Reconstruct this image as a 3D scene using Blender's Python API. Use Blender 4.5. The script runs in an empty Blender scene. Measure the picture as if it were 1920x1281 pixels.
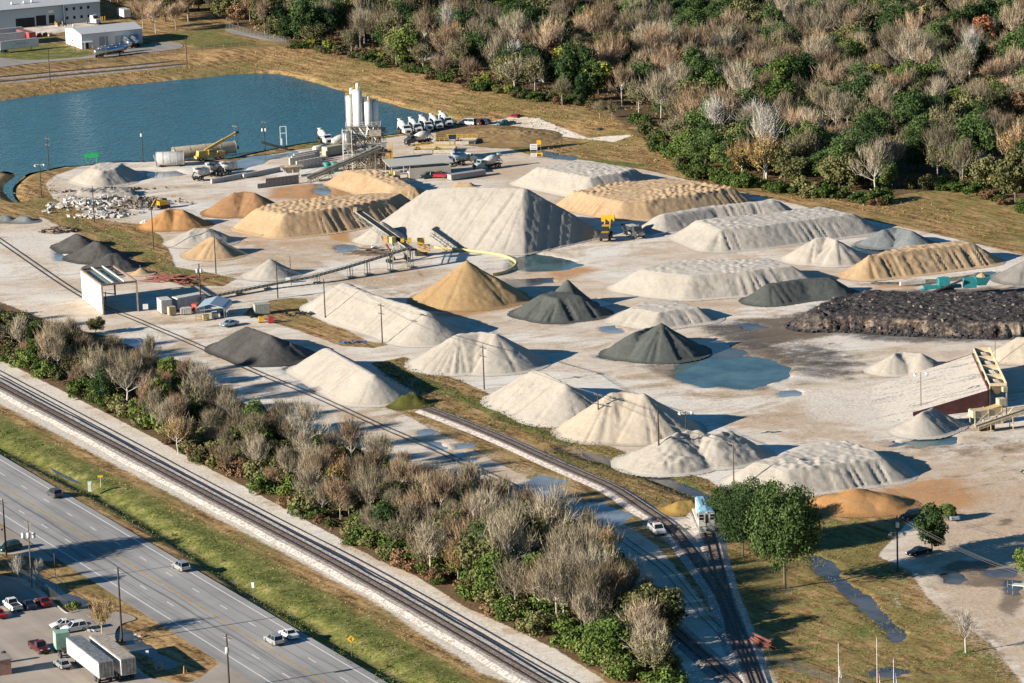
import bpy, math, random
import numpy as np
from mathutils import Vector, Matrix
R = math.radians
random.seed(7)
rng = np.random.default_rng(11)
scene = bpy.context.scene
col = scene.collection

# ------------------------------------------------------------------ camera
F, TH, HC, RO = 7000.0, 0.22757, 192.5, 0.0346
def G(px, py, z=0.0):
    """world point seen at photo pixel px,py at height z"""
    u = px - 960; v = py - 640.5
    c, s = math.cos(RO), math.sin(RO)
    u2 = u*c - v*s; v2 = u*s + v*c
    dx, dy, dz = u2, F*math.cos(TH) - v2*math.sin(TH), -F*math.sin(TH) - v2*math.cos(TH)
    t = (z - HC)/dz
    return Vector((dx*t, dy*t, z))
def PR(P):
    x, y, z = P[0], P[1], P[2] - HC
    dep = y*math.cos(TH) - z*math.sin(TH); up = y*math.sin(TH) + z*math.cos(TH)
    u2 = F*x/dep; v2 = -F*up/dep
    c, s = math.cos(RO), math.sin(RO)
    return 960 + u2*c + v2*s, 640.5 - u2*s + v2*c
cam = bpy.data.cameras.new('camera'); cam.lens = 36*F/1920; cam.sensor_width = 36
cam.clip_start = 1; cam.clip_end = 30000
co = bpy.data.objects.new('camera', cam); col.objects.link(co)
fwd = Vector((0, math.cos(TH), -math.sin(TH))); up = Vector((0, math.sin(TH), math.cos(TH))); rt = Vector((1, 0, 0))
r2 = rt*math.cos(RO) - up*math.sin(RO); u2 = rt*math.sin(RO) + up*math.cos(RO)
co.matrix_world = Matrix(((r2.x, u2.x, -fwd.x, 0), (r2.y, u2.y, -fwd.y, 0), (r2.z, u2.z, -fwd.z, HC), (0, 0, 0, 1)))
scene.camera = co

# ------------------------------------------------------------------ light
SAZ, SEL = R(23), R(18.7)              # direction the shadows run, and sun height
sd = Vector((math.cos(SAZ)*math.cos(SEL), math.sin(SAZ)*math.cos(SEL), -math.sin(SEL)))
sl = bpy.data.lights.new('sun', 'SUN'); sl.energy = 5.0; sl.angle = R(0.5); sl.color = (1.0, 0.915, 0.80)
so = bpy.data.objects.new('sun', sl); col.objects.link(so)
so.rotation_euler = sd.to_track_quat('-Z', 'Y').to_euler(); so.location = (-60, 500, 300)
w = bpy.data.worlds.new('World'); scene.world = w; w.use_nodes = True
nt = w.node_tree; nt.nodes.clear()
sky = nt.nodes.new('ShaderNodeTexSky'); sky.sky_type = 'NISHITA'; sky.sun_disc = False
sky.sun_elevation = SEL
tosun = -sd
sky.sun_rotation = math.atan2(tosun.x, tosun.y)
sky.altitude = 100; sky.air_density = 1.0; sky.dust_density = 0.1; sky.ozone_density = 2.2
bg = nt.nodes.new('ShaderNodeBackground'); bg.inputs[1].default_value = SKY = 0.05
ow = nt.nodes.new('ShaderNodeOutputWorld')
hs = nt.nodes.new('ShaderNodeHueSaturation'); hs.inputs['Saturation'].default_value = 1.35; nt.links.new(sky.outputs[0], hs.inputs['Color']); nt.links.new(hs.outputs[0], bg.inputs[0]); nt.links.new(bg.outputs[0], ow.inputs[0])
vs = scene.view_settings; vs.view_transform = 'Standard'; vs.look = 'None'; vs.gamma = 1; vs.exposure = 1.0
scene.cycles.max_bounces = 6; scene.cycles.diffuse_bounces = 1; scene.cycles.transparent_max_bounces = 12
scene.cycles.sample_clamp_indirect = 4

# ------------------------------------------------------------------ node helpers
class NT:
    def __init__(s, name, rough=0.85, spec=0.3):
        s.m = bpy.data.materials.new(name); s.m.use_nodes = True
        s.t = s.m.node_tree; s.b = s.t.nodes['Principled BSDF']
        s.b.inputs['Roughness'].default_value = rough
        s.b.inputs['Specular IOR Level'].default_value = spec
        s._c = None
    def N(s, t, **kw):
        n = s.t.nodes.new('ShaderNode' + t)
        for k, v in kw.items(): setattr(n, k, v)
        return n
    def L(s, v, sock):
        if v is None: return
        if hasattr(v, 'is_linked') or hasattr(v, 'links'): s.t.links.new(v, sock)
        elif isinstance(v, (tuple, list)) and len(v) == 3 and sock.type == 'RGBA': sock.default_value = (*v, 1)
        else: sock.default_value = v
    def co(s, scale=(1, 1, 1), rot=0.0):
        if s._c is None: s._c = s.N('TexCoord').outputs['Object']
        if scale == (1, 1, 1) and rot == 0: return s._c
        m1 = s.N('Mapping'); m1.inputs['Rotation'].default_value = (0, 0, rot); s.L(s._c, m1.inputs[0])
        m = s.N('Mapping'); m.inputs['Scale'].default_value = scale; s.L(m1.outputs[0], m.inputs[0])
        return m.outputs[0]
    def noise(s, sc, det=4, ro=0.55, vec=None, dist=0):
        n = s.N('TexNoise'); n.inputs['Scale'].default_value = sc; n.inputs['Detail'].default_value = det
        n.inputs['Roughness'].default_value = ro; n.inputs['Distortion'].default_value = dist
        s.L(vec if vec is not None else s.co(), n.inputs['Vector']); return n.outputs['Fac']
    def vor(s, sc, vec=None, feat='F1', out='Distance'):
        n = s.N('TexVoronoi', feature=feat); n.inputs['Scale'].default_value = sc
        s.L(vec if vec is not None else s.co(), n.inputs['Vector']); return n.outputs[out]
    def ramp(s, f, stops):
        n = s.N('ValToRGB'); e = n.color_ramp.elements
        while len(e) < len(stops): e.new(0.5)
        for k, (p, c) in enumerate(stops):
            e[k].position = p; e[k].color = (*c, 1) if isinstance(c, tuple) else (c, c, c, 1)
        s.L(f, n.inputs[0]); return n.outputs[0]
    def mix(s, f, a, b, mode='MIX'):
        n = s.N('Mix', data_type='RGBA', blend_type=mode)
        s.L(f, n.inputs[0]); s.L(a, n.inputs[6]); s.L(b, n.inputs[7]); return n.outputs[2]
    def math(s, op, a, b=0.0, cl=False):
        n = s.N('Math', operation=op, use_clamp=cl); s.L(a, n.inputs[0]); s.L(b, n.inputs[1]); return n.outputs[0]
    def attr(s, name):
        return s.N('Attribute', attribute_name=name).outputs['Fac']
    def rnd(s):
        return s.N('ObjectInfo').outputs['Random']
    def color(s, c): s.L(c, s.b.inputs['Base Color'])
    def bump(s, h, st=0.5, dist=0.1):
        n = s.N('Bump'); n.inputs['Strength'].default_value = st; n.inputs['Distance'].default_value = dist
        s.L(h, n.inputs['Height']); s.L(n.outputs[0], s.b.inputs['Normal'])
_mats = {}
def paint(name, c, rough=0.5, metal=0.0, dirt=0.25, spec=0.5, sc=1.2):
    """painted or plain surface with faint grime"""
    if name in _mats: return _mats[name]
    k = NT(name, rough, spec); k.b.inputs['Metallic'].default_value = metal
    f = k.noise(sc, 5, 0.65)
    d = tuple(x*(1 - dirt*0.9) for x in c); d = (d[0], d[1]*0.97, d[2]*0.92)
    k.color(k.ramp(f, [(0.35, d), (0.6, c)]))
    _mats[name] = k.m; return k.m
def lin(r, g, b):
    f = lambda v: ((v/255+0.055)/1.055)**2.4 if v > 10 else v/255/12.92
    return (f(r), f(g), f(b))

# ------------------------------------------------------------------ mesh builder
class MB:
    def __init__(s): s.v = []; s.f = []
    def add(s, vs, fs):
        n = len(s.v); s.v += [tuple(q) for q in vs]; s.f += [tuple(n+i for i in f) for f in fs]; return s
    def box(s, cx, cy, cz, sx, sy, sz, rz=0.0, tx=1.0, ty=1.0):
        c, n = math.cos(rz), math.sin(rz); P = []
        for z, kx, ky in ((-1, 1, 1), (1, tx, ty)):
            for x, y in ((-1, -1), (1, -1), (1, 1), (-1, 1)):
                a, b = x*sx/2*kx, y*sy/2*ky
                P.append((cx+a*c-b*n, cy+a*n+b*c, cz+z*sz/2))
        return s.add(P, [(3, 2, 1, 0), (4, 5, 6, 7), (0, 1, 5, 4), (1, 2, 6, 5), (2, 3, 7, 6), (3, 0, 4, 7)])
    def tube(s, a, b, r0, r1=None, n=6, cap=True):
        r1 = r0 if r1 is None else r1
        a = Vector(a); b = Vector(b); d = b-a
        if d.length < 1e-6: return s
        d.normalize(); u = d.orthogonal().normalized(); w_ = d.cross(u)
        P = []
        for p, r in ((a, r0), (b, r1)):
            for k in range(n):
                t = 2*math.pi*k/n; P.append(p+(u*math.cos(t)+w_*math.sin(t))*r)
        Fs = [(k, (k+1) % n, n+(k+1) % n, n+k) for k in range(n)]
        if cap: Fs += [tuple(range(n-1, -1, -1)), tuple(range(n, 2*n))]
        return s.add(P, Fs)
    def beam(s, a, b, w_, h):
        a = Vector(a); b = Vector(b); d = (b-a)
        if d.length < 1e-6: return s
        d.normalize(); u = Vector((0, 0, 1)).cross(d)
        u = u.normalized() if u.length > 1e-4 else Vector((1, 0, 0))
        q = d.cross(u); P = []
        for p in (a, b):
            for x, y in ((-1, -1), (1, -1), (1, 1), (-1, 1)): P.append(p+u*x*w_/2+q*y*h/2)
        return s.add(P, [(3, 2, 1, 0), (4, 5, 6, 7), (0, 1, 5, 4), (1, 2, 6, 5), (2, 3, 7, 6), (3, 0, 4, 7)])
    def lathe(s, a, b, prof, n=14):
        """prof: list of (t along a-b, radius)"""
        a = Vector(a); b = Vector(b); d = b-a; dn = d.normalized(); u = dn.orthogonal().normalized(); w_ = dn.cross(u)
        P = []; Fs = []
        for t, r in prof:
            for k in range(n):
                q = 2*math.pi*k/n; P.append(a+d*t+(u*math.cos(q)+w_*math.sin(q))*max(r, 1e-3))
        for i in range(len(prof)-1):
            for k in range(n): Fs.append((i*n+k, i*n+(k+1) % n, (i+1)*n+(k+1) % n, (i+1)*n+k))
        Fs += [tuple(range(n-1, -1, -1)), tuple((len(prof)-1)*n+k for k in range(n))]
        return s.add(P, Fs)
    def ext(s, prof, y0, y1, axis='y', k=1.0):
        """side profile (x,z) extruded across y; k narrows the second half widths by z via callable"""
        n = len(prof); P = [(x, y0, z) for x, z in prof]+[(x, y1, z) for x, z in prof]
        return s.add(P, [tuple(range(n)), tuple(range(2*n-1, n-1, -1))]+[(i, n+i, n+(i+1) % n, (i+1) % n) for i in range(n)])
    def poly(s, pts, z=None):
        n = len(pts); P = [(q[0], q[1], q[2] if z is None else z) for q in pts]
        return s.add(P, [tuple(range(n))])
    def hull8(s, P):
        return s.add(P, [(3, 2, 1, 0), (4, 5, 6, 7), (0, 1, 5, 4), (1, 2, 6, 5), (2, 3, 7, 6), (3, 0, 4, 7)])
    def build(s, name, mat, parent=None, smooth=False, label=None):
        me = bpy.data.meshes.new(name); me.from_pydata(s.v, [], s.f); me.update()
        if mat: me.materials.append(mat)
        if smooth: me.polygons.foreach_set('use_smooth', [True]*len(me.polygons))
        o = bpy.data.objects.new(name, me); col.objects.link(o)
        if parent: o.parent = parent
        if label: o['label'] = label
        return o
def tag(o, label=None, cat=None, group=None, kind=None):
    if label: o['label'] = label
    if cat: o['category'] = cat
    if group: o['group'] = group
    if kind: o['kind'] = kind
    return o
def thing(name, label, cat, loc=(0, 0, 0), rz=0.0, group=None):
    o = bpy.data.objects.new(name, None); col.objects.link(o); o.empty_display_size = 0.5
    o.location = loc; o.rotation_euler = (0, 0, rz)
    return tag(o, label, cat, group)
def copytree(o, parent=None):
    c = o.copy(); col.objects.link(c)
    if parent: c.parent = parent
    for ch in kids.get(o.name, ()): copytree(ch, c)
    return c
kids = {}
def fix_kids():
    kids.clear()
    for o in scene.objects:
        if o.parent: kids.setdefault(o.parent.name, []).append(o)
def dup(o, loc, rz, label=None, group=None, sc=None):
    if o.name not in kids: fix_kids()
    c = copytree(o); c.location = loc; c.rotation_euler = (0, 0, rz)
    if sc: c.scale = sc if isinstance(sc, tuple) else (sc, sc, sc)
    if label: c['label'] = label
    if group: c['group'] = group
    return c

# ------------------------------------------------------------------ numpy noise and distances
_T = rng.random((8, 256, 256))
def vn(x, y, seed=0):
    xi = np.floor(x).astype(int); yi = np.floor(y).astype(int); fx = x-xi; fy = y-yi
    fx = fx*fx*(3-2*fx); fy = fy*fy*(3-2*fy); T = _T[seed % 8]; o = (seed*37) % 256
    a = T[(xi+o) & 255, yi & 255]; b = T[(xi+1+o) & 255, yi & 255]; c = T[(xi+o) & 255, (yi+1) & 255]; d = T[(xi+1+o) & 255, (yi+1) & 255]
    return (a*(1-fx)+b*fx)*(1-fy)+(c*(1-fx)+d*fx)*fy
def fbm(x, y, o=4, seed=0):
    r = 0; a = 0.5; n = 0
    for k in range(o): r = r+a*vn(x*2**k+k*17.3, y*2**k+k*5.1, seed+k); n += a; a *= 0.5
    return r/n
def dseg(X, Y, a, b):
    """distance to segment, parameter along it"""
    dx, dy = b[0]-a[0], b[1]-a[1]; L2 = dx*dx+dy*dy+1e-9
    t = np.clip(((X-a[0])*dx+(Y-a[1])*dy)/L2, 0, 1)
    return np.hypot(X-a[0]-t*dx, Y-a[1]-t*dy), t
def dline(X, Y, P):
    d = None
    for a, b in zip(P[:-1], P[1:]):
        q, _ = dseg(X, Y, a, b); d = q if d is None else np.minimum(d, q)
    return d
def inpoly(X, Y, P):
    r = np.zeros(X.shape, bool); n = len(P)
    for i in range(n):
        x0, y0 = P[i][:2]; x1, y1 = P[(i+1) % n][:2]
        if y0 == y1: continue
        c = ((y0 > Y) != (y1 > Y)) & (X < (x1-x0)*(Y-y0)/(y1-y0)+x0); r ^= c
    return r
def sdpoly(X, Y, P):
    """positive inside"""
    d = dline(X, Y, list(P)+[P[0]]); return np.where(inpoly(X, Y, P), d, -d)
def smoothpts(P, n=6, closed=False):
    P = [Vector((q[0], q[1], q[2] if len(q) > 2 else 0)) for q in P]; out = []; m = len(P)
    rngi = range(m) if closed else range(m-1)
    for i in rngi:
        p0 = P[(i-1) % m] if closed else P[max(i-1, 0)]; p1 = P[i]; p2 = P[(i+1) % m]; p3 = P[(i+2) % m] if closed else P[min(i+2, m-1)]
        for k in range(n):
            t = k/n; out.append(0.5*((2*p1)+(p2-p0)*t+(2*p0-5*p1+4*p2-p3)*t*t+(3*p1-p0-3*p2+p3)*t**3))
    if not closed: out.append(P[-1])
    return out
def GP(pts, z=0.0): return [G(x, y, z) for x, y in pts]
# ------------------------------------------------------------------ terrain
POND = [(-60, 203), (0, 190), (60, 181), (130, 172), (190, 165), (250, 158), (320, 151), (390, 145), (450, 139), (500, 138), (540, 142), (590, 156), (640, 171), (700, 187), (760, 203), (810, 214), (850, 225),
        (850, 231), (800, 238), (745, 250), (700, 256), (640, 262), (590, 266), (560, 270), (520, 277), (470, 288), (430, 297), (380, 300), (310, 301), (270, 302), (230, 303), (190, 306), (160, 310), (120, 312), (80, 320), (55, 325), (40, 335), (27, 350), (24, 365), (34, 378), (22, 374), (9, 362), (8, 348), (18, 338), (29, 328), (10, 321), (-60, 318)]
CREST = [(440, 95), (527, 88), (626, 104), (714, 125), (818, 148), (886, 167), (980, 187), (1111, 213), (1200, 238)]
DITCH = [(-40, 812), (0, 833), (68, 865), (146, 904), (216, 940), (280, 978), (333, 1010), (391, 1046), (480, 1111), (558, 1150), (626, 1194), (704, 1240), (787, 1285), (850, 1320)]
DITCH2 = [(1060, 838), (1090, 849), (1129, 862), (1194, 880), (1272, 912), (1345, 945), (1400, 985)]
gpond = GP(POND, -0.5); gcrest = GP(CREST, 2.0); gditch = GP(DITCH); gditch2 = GP(DITCH2)
def hgt(X, Y):
    h = -0.05-0.12*fbm(X*0.08, Y*0.08, 3, 2)
    d = dline(X, Y, gcrest); h = h+2.2*np.exp(-(d/17.0)**2)
    d = dline(X, Y, gditch); h = h-1.0*np.exp(-(d/2.2)**2)
    m = (X > -40) & (X < 60) & (Y < 780)
    d = dline(X, Y, gditch2); h = h-0.8*np.exp(-(d/2.0)**2)
    s = sdpoly(X, Y, gpond); h = np.where(s > -4, h-1.6*np.clip((s+3.0)/5.0, 0, 1), h)
    return h
def h1(x, y):
    return float(hgt(np.array([x]), np.array([y]))[0])
def axis(a, b, fine, ends, g=1.25):
    c = list(np.arange(a, b, fine)); lo, hi = [], []
    s = fine; x = a
    while x > ends[0]: s *= g; x -= s; lo.append(x)
    s = fine; x = c[-1]
    while x < ends[1]: s *= g; x += s; hi.append(x)
    return np.array(lo[::-1]+c+hi)
xs = axis(-205, 205, 0.62, (-7000, 7000))
ys = np.concatenate([axis(575, 760, 0.65, (-800, 575))[:-1], ])
ys = np.array([y for y in ys if y < 760]); ys = np.concatenate([ys, np.arange(760, 1000, 0.95), np.arange(1000, 1440, 1.5), axis(1440, 1500, 3, (1440, 14000))])
ys = np.unique(ys)
XX, YY = np.meshgrid(xs, ys)
nx, ny = len(xs), len(ys)
ZZ = hgt(XX, YY)
LAY = {k: np.zeros(XX.shape) for k in ('green', 'dirt', 'orange', 'dark', 'mud', 'pale', 'leaf', 'dry')}
def paintz(name, pts, soft=1.5, val=1.0, line=None, z=0.0, erase=False):
    P = GP(pts, z); X0 = min(p[0] for p in P)-soft*2-(line or 0); X1 = max(p[0] for p in P)+soft*2+(line or 0)
    Y0 = min(p[1] for p in P)-soft*2-(line or 0); Y1 = max(p[1] for p in P)+soft*2+(line or 0)
    i0, i1 = np.searchsorted(xs, [X0, X1]); j0, j1 = np.searchsorted(ys, [Y0, Y1])
    if i1 <= i0 or j1 <= j0: return
    X = XX[j0:j1, i0:i1]; Y = YY[j0:j1, i0:i1]
    s = (line-dline(X, Y, P)) if line else sdpoly(X, Y, P)
    m = np.clip(0.5+s/(2*soft), 0, 1)*val; A = LAY[name][j0:j1, i0:i1]
    if erase: A *= (1-m)
    else: np.maximum(A, m, out=A)
# --- woods floor and hedge floor
paintz('leaf', [(440, 40), (560, 88), (640, 100), (700, 112), (818, 140), (980, 172), (1120, 196), (1180, 250), (1290, 290), (1310, 330), (1500, 352), (1620, 378), (1720, 350), (1800, 350), (2100, 400), (2300, -200), (400, -200)], 3, z=1)
HEDGE = [(-60, 640), (0, 678), (39, 699), (125, 741), (203, 780), (286, 824), (385, 880), (482, 929), (540, 962), (620, 1006), (701, 1050), (780, 1084), (870, 1141), (975, 1188), (1048, 1225), (1137, 1266), (1200, 1310),
         (1275, 1310), (1262, 1240), (1235, 1160), (1190, 1090), (1130, 1030), (1010, 970), (880, 925), (720, 850), (600, 815), (500, 770), (380, 710), (300, 665), (200, 625), (100, 600), (0, 560), (-60, 530)]
# --- big dirt yard
paintz('dirt', [(-80, 420), (30, 418), (75, 416), (60, 385), (85, 335), (128, 308), (180, 304), (290, 301), (440, 303), (520, 287), (640, 268), (730, 258), (745, 256), (860, 238), (960, 223), (1010, 228), (1100, 262), (1190, 262), (1150, 270), (1080, 262),
                (1040, 256), (940, 244), (880, 252), (940, 272), (1000, 292), (1100, 300), (1220, 320), (1400, 362), (1500, 385), (1640, 415), (1760, 440), (1920, 478), (2100, 520),
                (2200, 1400), (1960, 1330), (1850, 1200), (1790, 1160), (1740, 1120), (1705, 1070), (1640, 1045), (1700, 968), (1520, 958), (1400, 925), (1340, 920), (1300, 905), (1240, 880), (1180, 860), (1130, 840), (1040, 815), (960, 765), (880, 735), (800, 700), (760, 675), (700, 680),
                (760, 730), (740, 765), (800, 800), (900, 850), (1000, 900), (1100, 945), (1160, 975), (1230, 1020), (1290, 1090), (1340, 1160), (1400, 1290), (1300, 1290), (1230, 1150), (1150, 1040), (1010, 975), (880, 930), (720, 855), (600, 820), (500, 775), (380, 715), (300, 670), (200, 630), (100, 605), (0, 565), (-80, 540)], 1.4)
paintz('leaf', HEDGE, 2.0)
# service road beside the main line
paintz('dirt', [(-40, 650), (0, 673), (125, 736), (286, 819), (385, 874), (482, 924), (620, 1000), (701, 1045), (780, 1079), (870, 1136), (975, 1183), (1048, 1220), (1150, 1285), (1000, 1290), (980, 1275), (700, 1120), (400, 955), (0, 745), (-40, 722)], 0.8)
paintz('pale', [(-40, 660), (0, 684), (125, 746), (286, 830), (482, 934), (620, 1010), (780, 1090), (975, 1196), (1130, 1285), (1010, 1290), (980, 1258), (700, 1096), (400, 935), (0, 724), (-40, 700)], 0.9, 0.75)
paintz('pale', [(-40, 712), (0, 733), (400, 946), (700, 1108), (980, 1270), (1040, 1310), (900, 1260), (700, 1128), (560, 1052), (400, 968), (200, 864), (0, 757), (-40, 737)], 0.9, 1.0)
# green verge
paintz('green', [(-40, 752), (0, 772), (120, 835), (250, 905), (370, 968), (500, 1040), (640, 1120), (760, 1192), (860, 1250), (920, 1290), (700, 1290), (600, 1210), (500, 1130), (400, 1075), (300, 1010), (200, 945), (100, 895), (0, 840), (-40, 818)], 2.2, 0.72)
paintz('green', [(-40, 770), (0, 790), (120, 850), (200, 898), (250, 925), (370, 990), (500, 1066), (640, 1146), (760, 1215), (840, 1262), (770, 1262), (640, 1178), (500, 1100), (370, 1030), (250, 960), (120, 880), (0, 812)], 1.6, 1.0)
paintz('mud', DITCH, 1.2, 0.5, line=0.9)
# grass strips in the yard
def unpaint(pts, soft=1.5, line=None, lays=('dirt', 'pale')):
    for l in lays: paintz(l, pts, soft, line=line, erase=True)
unpaint([(28, 372), (60, 335), (110, 318), (155, 305), (150, 312), (100, 330), (84, 345), (100, 372), (160, 398), (210, 415), (262, 420), (300, 440), (318, 470), (330, 500), (400, 512), (445, 522), (420, 536), (345, 536), (290, 520), (262, 505), (190, 470), (150, 440), (100, 418), (60, 395), (28, 385)], 1.3)
unpaint([(-60, 310), (20, 322), (5, 352), (12, 372), (40, 392), (78, 415), (40, 420), (-60, 415)], 1.3)
unpaint([(470, 575), (510, 562), (545, 558), (575, 560), (590, 585), (640, 612), (690, 640), (735, 645), (700, 652), (640, 648), (560, 620), (500, 600), (455, 590)], 1.0)
unpaint([(700, 680), (760, 668), (800, 690), (860, 712), (920, 738), (990, 775), (1050, 805), (1130, 830), (1200, 858), (1240, 875), (1330, 898), (1360, 925), (1420, 960), (1370, 1010), (1330, 990), (1250, 960), (1170, 925), (1090, 895), (1000, 855), (900, 815), (800, 770), (740, 770), (715, 745), (760, 725)], 1.2)
unpaint([(900, 245), (960, 240), (1040, 258), (1100, 285), (1180, 292), (1240, 290), (1290, 310), (1290, 335), (1220, 318), (1100, 298), (1000, 290), (930, 268)], 1.5)
paintz('green', [(430, 505), (330, 492), (300, 470), (270, 450), (240, 430), (180, 420), (120, 400), (80, 370), (60, 372), (100, 410), (160, 440), (260, 490), (300, 515), (400, 530)], 2.5, 0.55)
paintz('green', [(750, 690), (800, 705), (900, 748), (1000, 790), (1100, 835), (1060, 840), (960, 800), (860, 755), (800, 730), (740, 715)], 2.0, 0.72)
paintz('green', [(1120, 860), (1200, 870), (1300, 900), (1340, 925), (1280, 920), (1200, 895)], 1.2, 0.75)
paintz('leaf', [(820, 765), (900, 795), (1000, 838), (1100, 878), (1060, 880), (960, 842), (860, 800), (780, 760)], 1.5, 0.8)
paintz('mud', DITCH2, 1.0, 0.9, line=2.4)
# lawn lower right
LAWN = [(1340, 935), (1420, 955), (1530, 955), (1640, 972), (1705, 975), (1640, 1040), (1700, 1068), (1708, 1100), (1740, 1140), (1800, 1180), (1860, 1215), (1900, 1290), (1440, 1300), (1400, 1200), (1370, 1130), (1350, 1050), (1335, 990)]
unpaint(LAWN, 1.0)
paintz('green', LAWN, 3.0, 0.46)
for c in ((1560, 980, 60, 12), (1690, 1090, 30, 10), (1760, 1150, 40, 20), (1850, 1235, 40, 30), (1620, 1180, 60, 30), (1500, 1200, 50, 10)):
    paintz('green', [(c[0]-c[2], c[1]), (c[0], c[1]-c[3]), (c[0]+c[2], c[1]), (c[0], c[1]+c[3])], 4.0, 0.72)
paintz('dirt', [(1400, 1095), (1470, 1080), (1560, 1100), (1500, 1125), (1400, 1130)], 4, 0.4)
paintz('dirt', [(1640, 1095), (1700, 1110), (1720, 1140), (1660, 1150)], 3, 0.45)
paintz('green', [(1783, 1223), (1811, 1214), (1839, 1223), (1811, 1232)], 0.5, 1.0)
# upper left lawns and lots
paintz('green', [(-20, 98), (60, 84), (108, 80), (150, 93), (180, 98), (160, 108), (80, 114), (0, 120)], 2.5, 0.7)
paintz('green', [(270, 66), (340, 58), (400, 56), (452, 72), (500, 86), (460, 90), (380, 95), (330, 80)], 2.5, 0.6)
paintz('dirt', [(-40, 60), (-40, 30), (190, 30), (190, 46), (108, 62), (60, 68)], 2, 0.8)
paintz('mud', [(-40, 60), (-40, 30), (190, 30), (190, 46), (108, 62), (60, 68)], 2, 0.35)
paintz('green', [(1600, 350), (1720, 340), (1840, 360), (1960, 390), (1960, 470), (1800, 430), (1640, 395)], 5, 0.45)
paintz('green', [(860, 170), (980, 190), (1120, 218), (1300, 300), (1200, 280), (1050, 230), (900, 190)], 5, 0.3)
paintz('green', [(880, 265), (960, 268), (1040, 290), (1150, 300), (1260, 310), (1180, 315), (1040, 298)], 2.5, 0.75)
paintz('green', [(560, 266), (640, 261), (700, 257), (745, 252), (745, 257), (640, 268), (560, 275)], 1.0, 0.7)
# stains in the yard
paintz('orange', [(505, 352), (560, 345), (615, 340), (690, 362), (650, 372), (560, 374), (500, 372)], 3, 1.0)
paintz('orange', [(395, 400), (470, 404), (440, 430), (560, 446), (680, 432), (660, 425), (700, 430), (640, 462), (520, 470), (420, 462)], 5, 0.45)
paintz('orange', [(612, 438), (660, 432), (655, 455), (620, 450)], 1.5, 0.9)
paintz('orange', [(1000, 500), (1080, 495), (1140, 505), (1100, 515), (1040, 530)], 3, 0.8)
paintz('orange', [(955, 512), (1040, 500), (1080, 520), (1020, 535)], 3, 0.5)
paintz('orange', [(1560, 515), (1640, 532), (1780, 520), (1860, 505), (1870, 515), (1700, 542), (1600, 535)], 2.5, 0.8)
paintz('orange', [(1640, 912), (1780, 890), (1860, 930), (1800, 965), (1700, 975), (1560, 960)], 4, 0.85)
paintz('orange', [(280, 420), (330, 432), (400, 425), (380, 440), (300, 440)], 3, 0.5)
paintz('orange', [(755, 590), (870, 594), (990, 575), (1010, 560), (995, 552), (985, 570), (870, 582)], 1.8, 0.8)
paintz('orange', [(560, 545), (640, 520), (760, 505), (860, 500), (840, 520), (700, 520)], 4, 0.3)
paintz('pale', [(1480, 745), (1600, 725), (1800, 690), (1850, 745), (1750, 785), (1640, 800), (1520, 790)], 3, 0.7)
paintz('dark', [(1300, 612), (1380, 600), (1480, 590), (1560, 560), (1640, 545), (1920, 535), (2000, 540), (2000, 625), (1880, 640), (1740, 642), (1640, 640), (1560, 625), (1480, 640), (1440, 655), (1380, 650)], 3.5, 0.85)
paintz('mud', [(1400, 600), (1500, 590), (1580, 575), (1620, 620), (1500, 640), (1420, 640)], 2.5, 0.9)
paintz('dark', [(1420, 640), (1560, 640), (1640, 680), (1600, 712), (1500, 720), (1470, 700), (1300, 640)], 6, 0.72)
paintz('dark', [(140, 350), (255, 345), (300, 385), (260, 405), (180, 402)], 3, 0.38)
paintz('dark', [(1000, 605), (960, 590), (1100, 600), (1060, 612)], 2, 0.7)
paintz('dark', [(1120, 655), (1200, 684), (1330, 670), (1300, 690), (1180, 690)], 2, 0.6)
paintz('dark', [(80, 462), (130, 475), (240, 512), (180, 500)], 2, 0.4)
paintz('mud', [(1200, 690), (1260, 680), (1380, 645), (1480, 665), (1500, 700), (1440, 735), (1330, 725), (1240, 705)], 2.2, 0.75)
paintz('mud', [(1600, 780), (1660, 815), (1760, 830), (1900, 800), (1960, 850), (1800, 862), (1680, 850), (1590, 810)], 4, 0.45)
paintz('mud', [(1480, 760), (1580, 770), (1600, 800), (1520, 800)], 5, 0.35)
paintz('mud', [(880, 490), (980, 480), (1060, 500), (1000, 520), (900, 515)], 3, 0.3)
paintz('mud', [(1765, 1062), (1800, 1048), (1860, 1050), (1915, 1060), (1930, 1110), (1900, 1160), (1870, 1140), (1880, 1100), (1820, 1100), (1780, 1088)], 1.2, 0.85)
paintz('mud', [(1870, 972), (1900, 970), (1900, 984), (1868, 986)], 1.0, 0.8)
paintz('mud', [(1740, 1080), (1710, 1062), (1780, 1150), (1900, 1260), (1890, 1200), (1800, 1140)], 1.5, 0.5)
paintz('mud', [(560, 865), (700, 900), (860, 960), (1000, 990), (900, 930), (760, 870)], 5, 0.35)
for pl in ([(1330, 650), (1450, 700), (1600, 720), (1850, 690)], [(1350, 690), (1480, 730), (1640, 735), (1840, 705)], [(1330, 760), (1500, 745), (1700, 730), (1850, 715)]):
    paintz('pale', pl, 2, 0.8, line=2.2)
paintz('dark', [(1480, 720), (1640, 715), (1830, 688)], 2, 0.5, line=1.6)
paintz('pale', [(300, 325), (500, 345), (640, 330), (560, 345), (380, 350), (260, 340)], 3, 0.6)
paintz('pale', [(0, 432), (80, 430), (130, 480), (60, 480), (0, 460)], 3, 0.7)
paintz('pale', [(1050, 620), (1120, 640), (1100, 680), (980, 700), (1040, 700), (1250, 740), (1400, 760), (1300, 800), (1200, 790), (1000, 690)], 4, 0.5)
paintz('pale', [(1205, 985), (1290, 1040), (1330, 1130), (1400, 1290), (1460, 1290), (1420, 1190), (1380, 1110), (1350, 1040), (1300, 960), (1250, 950)], 1.5, 0.9)
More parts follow.
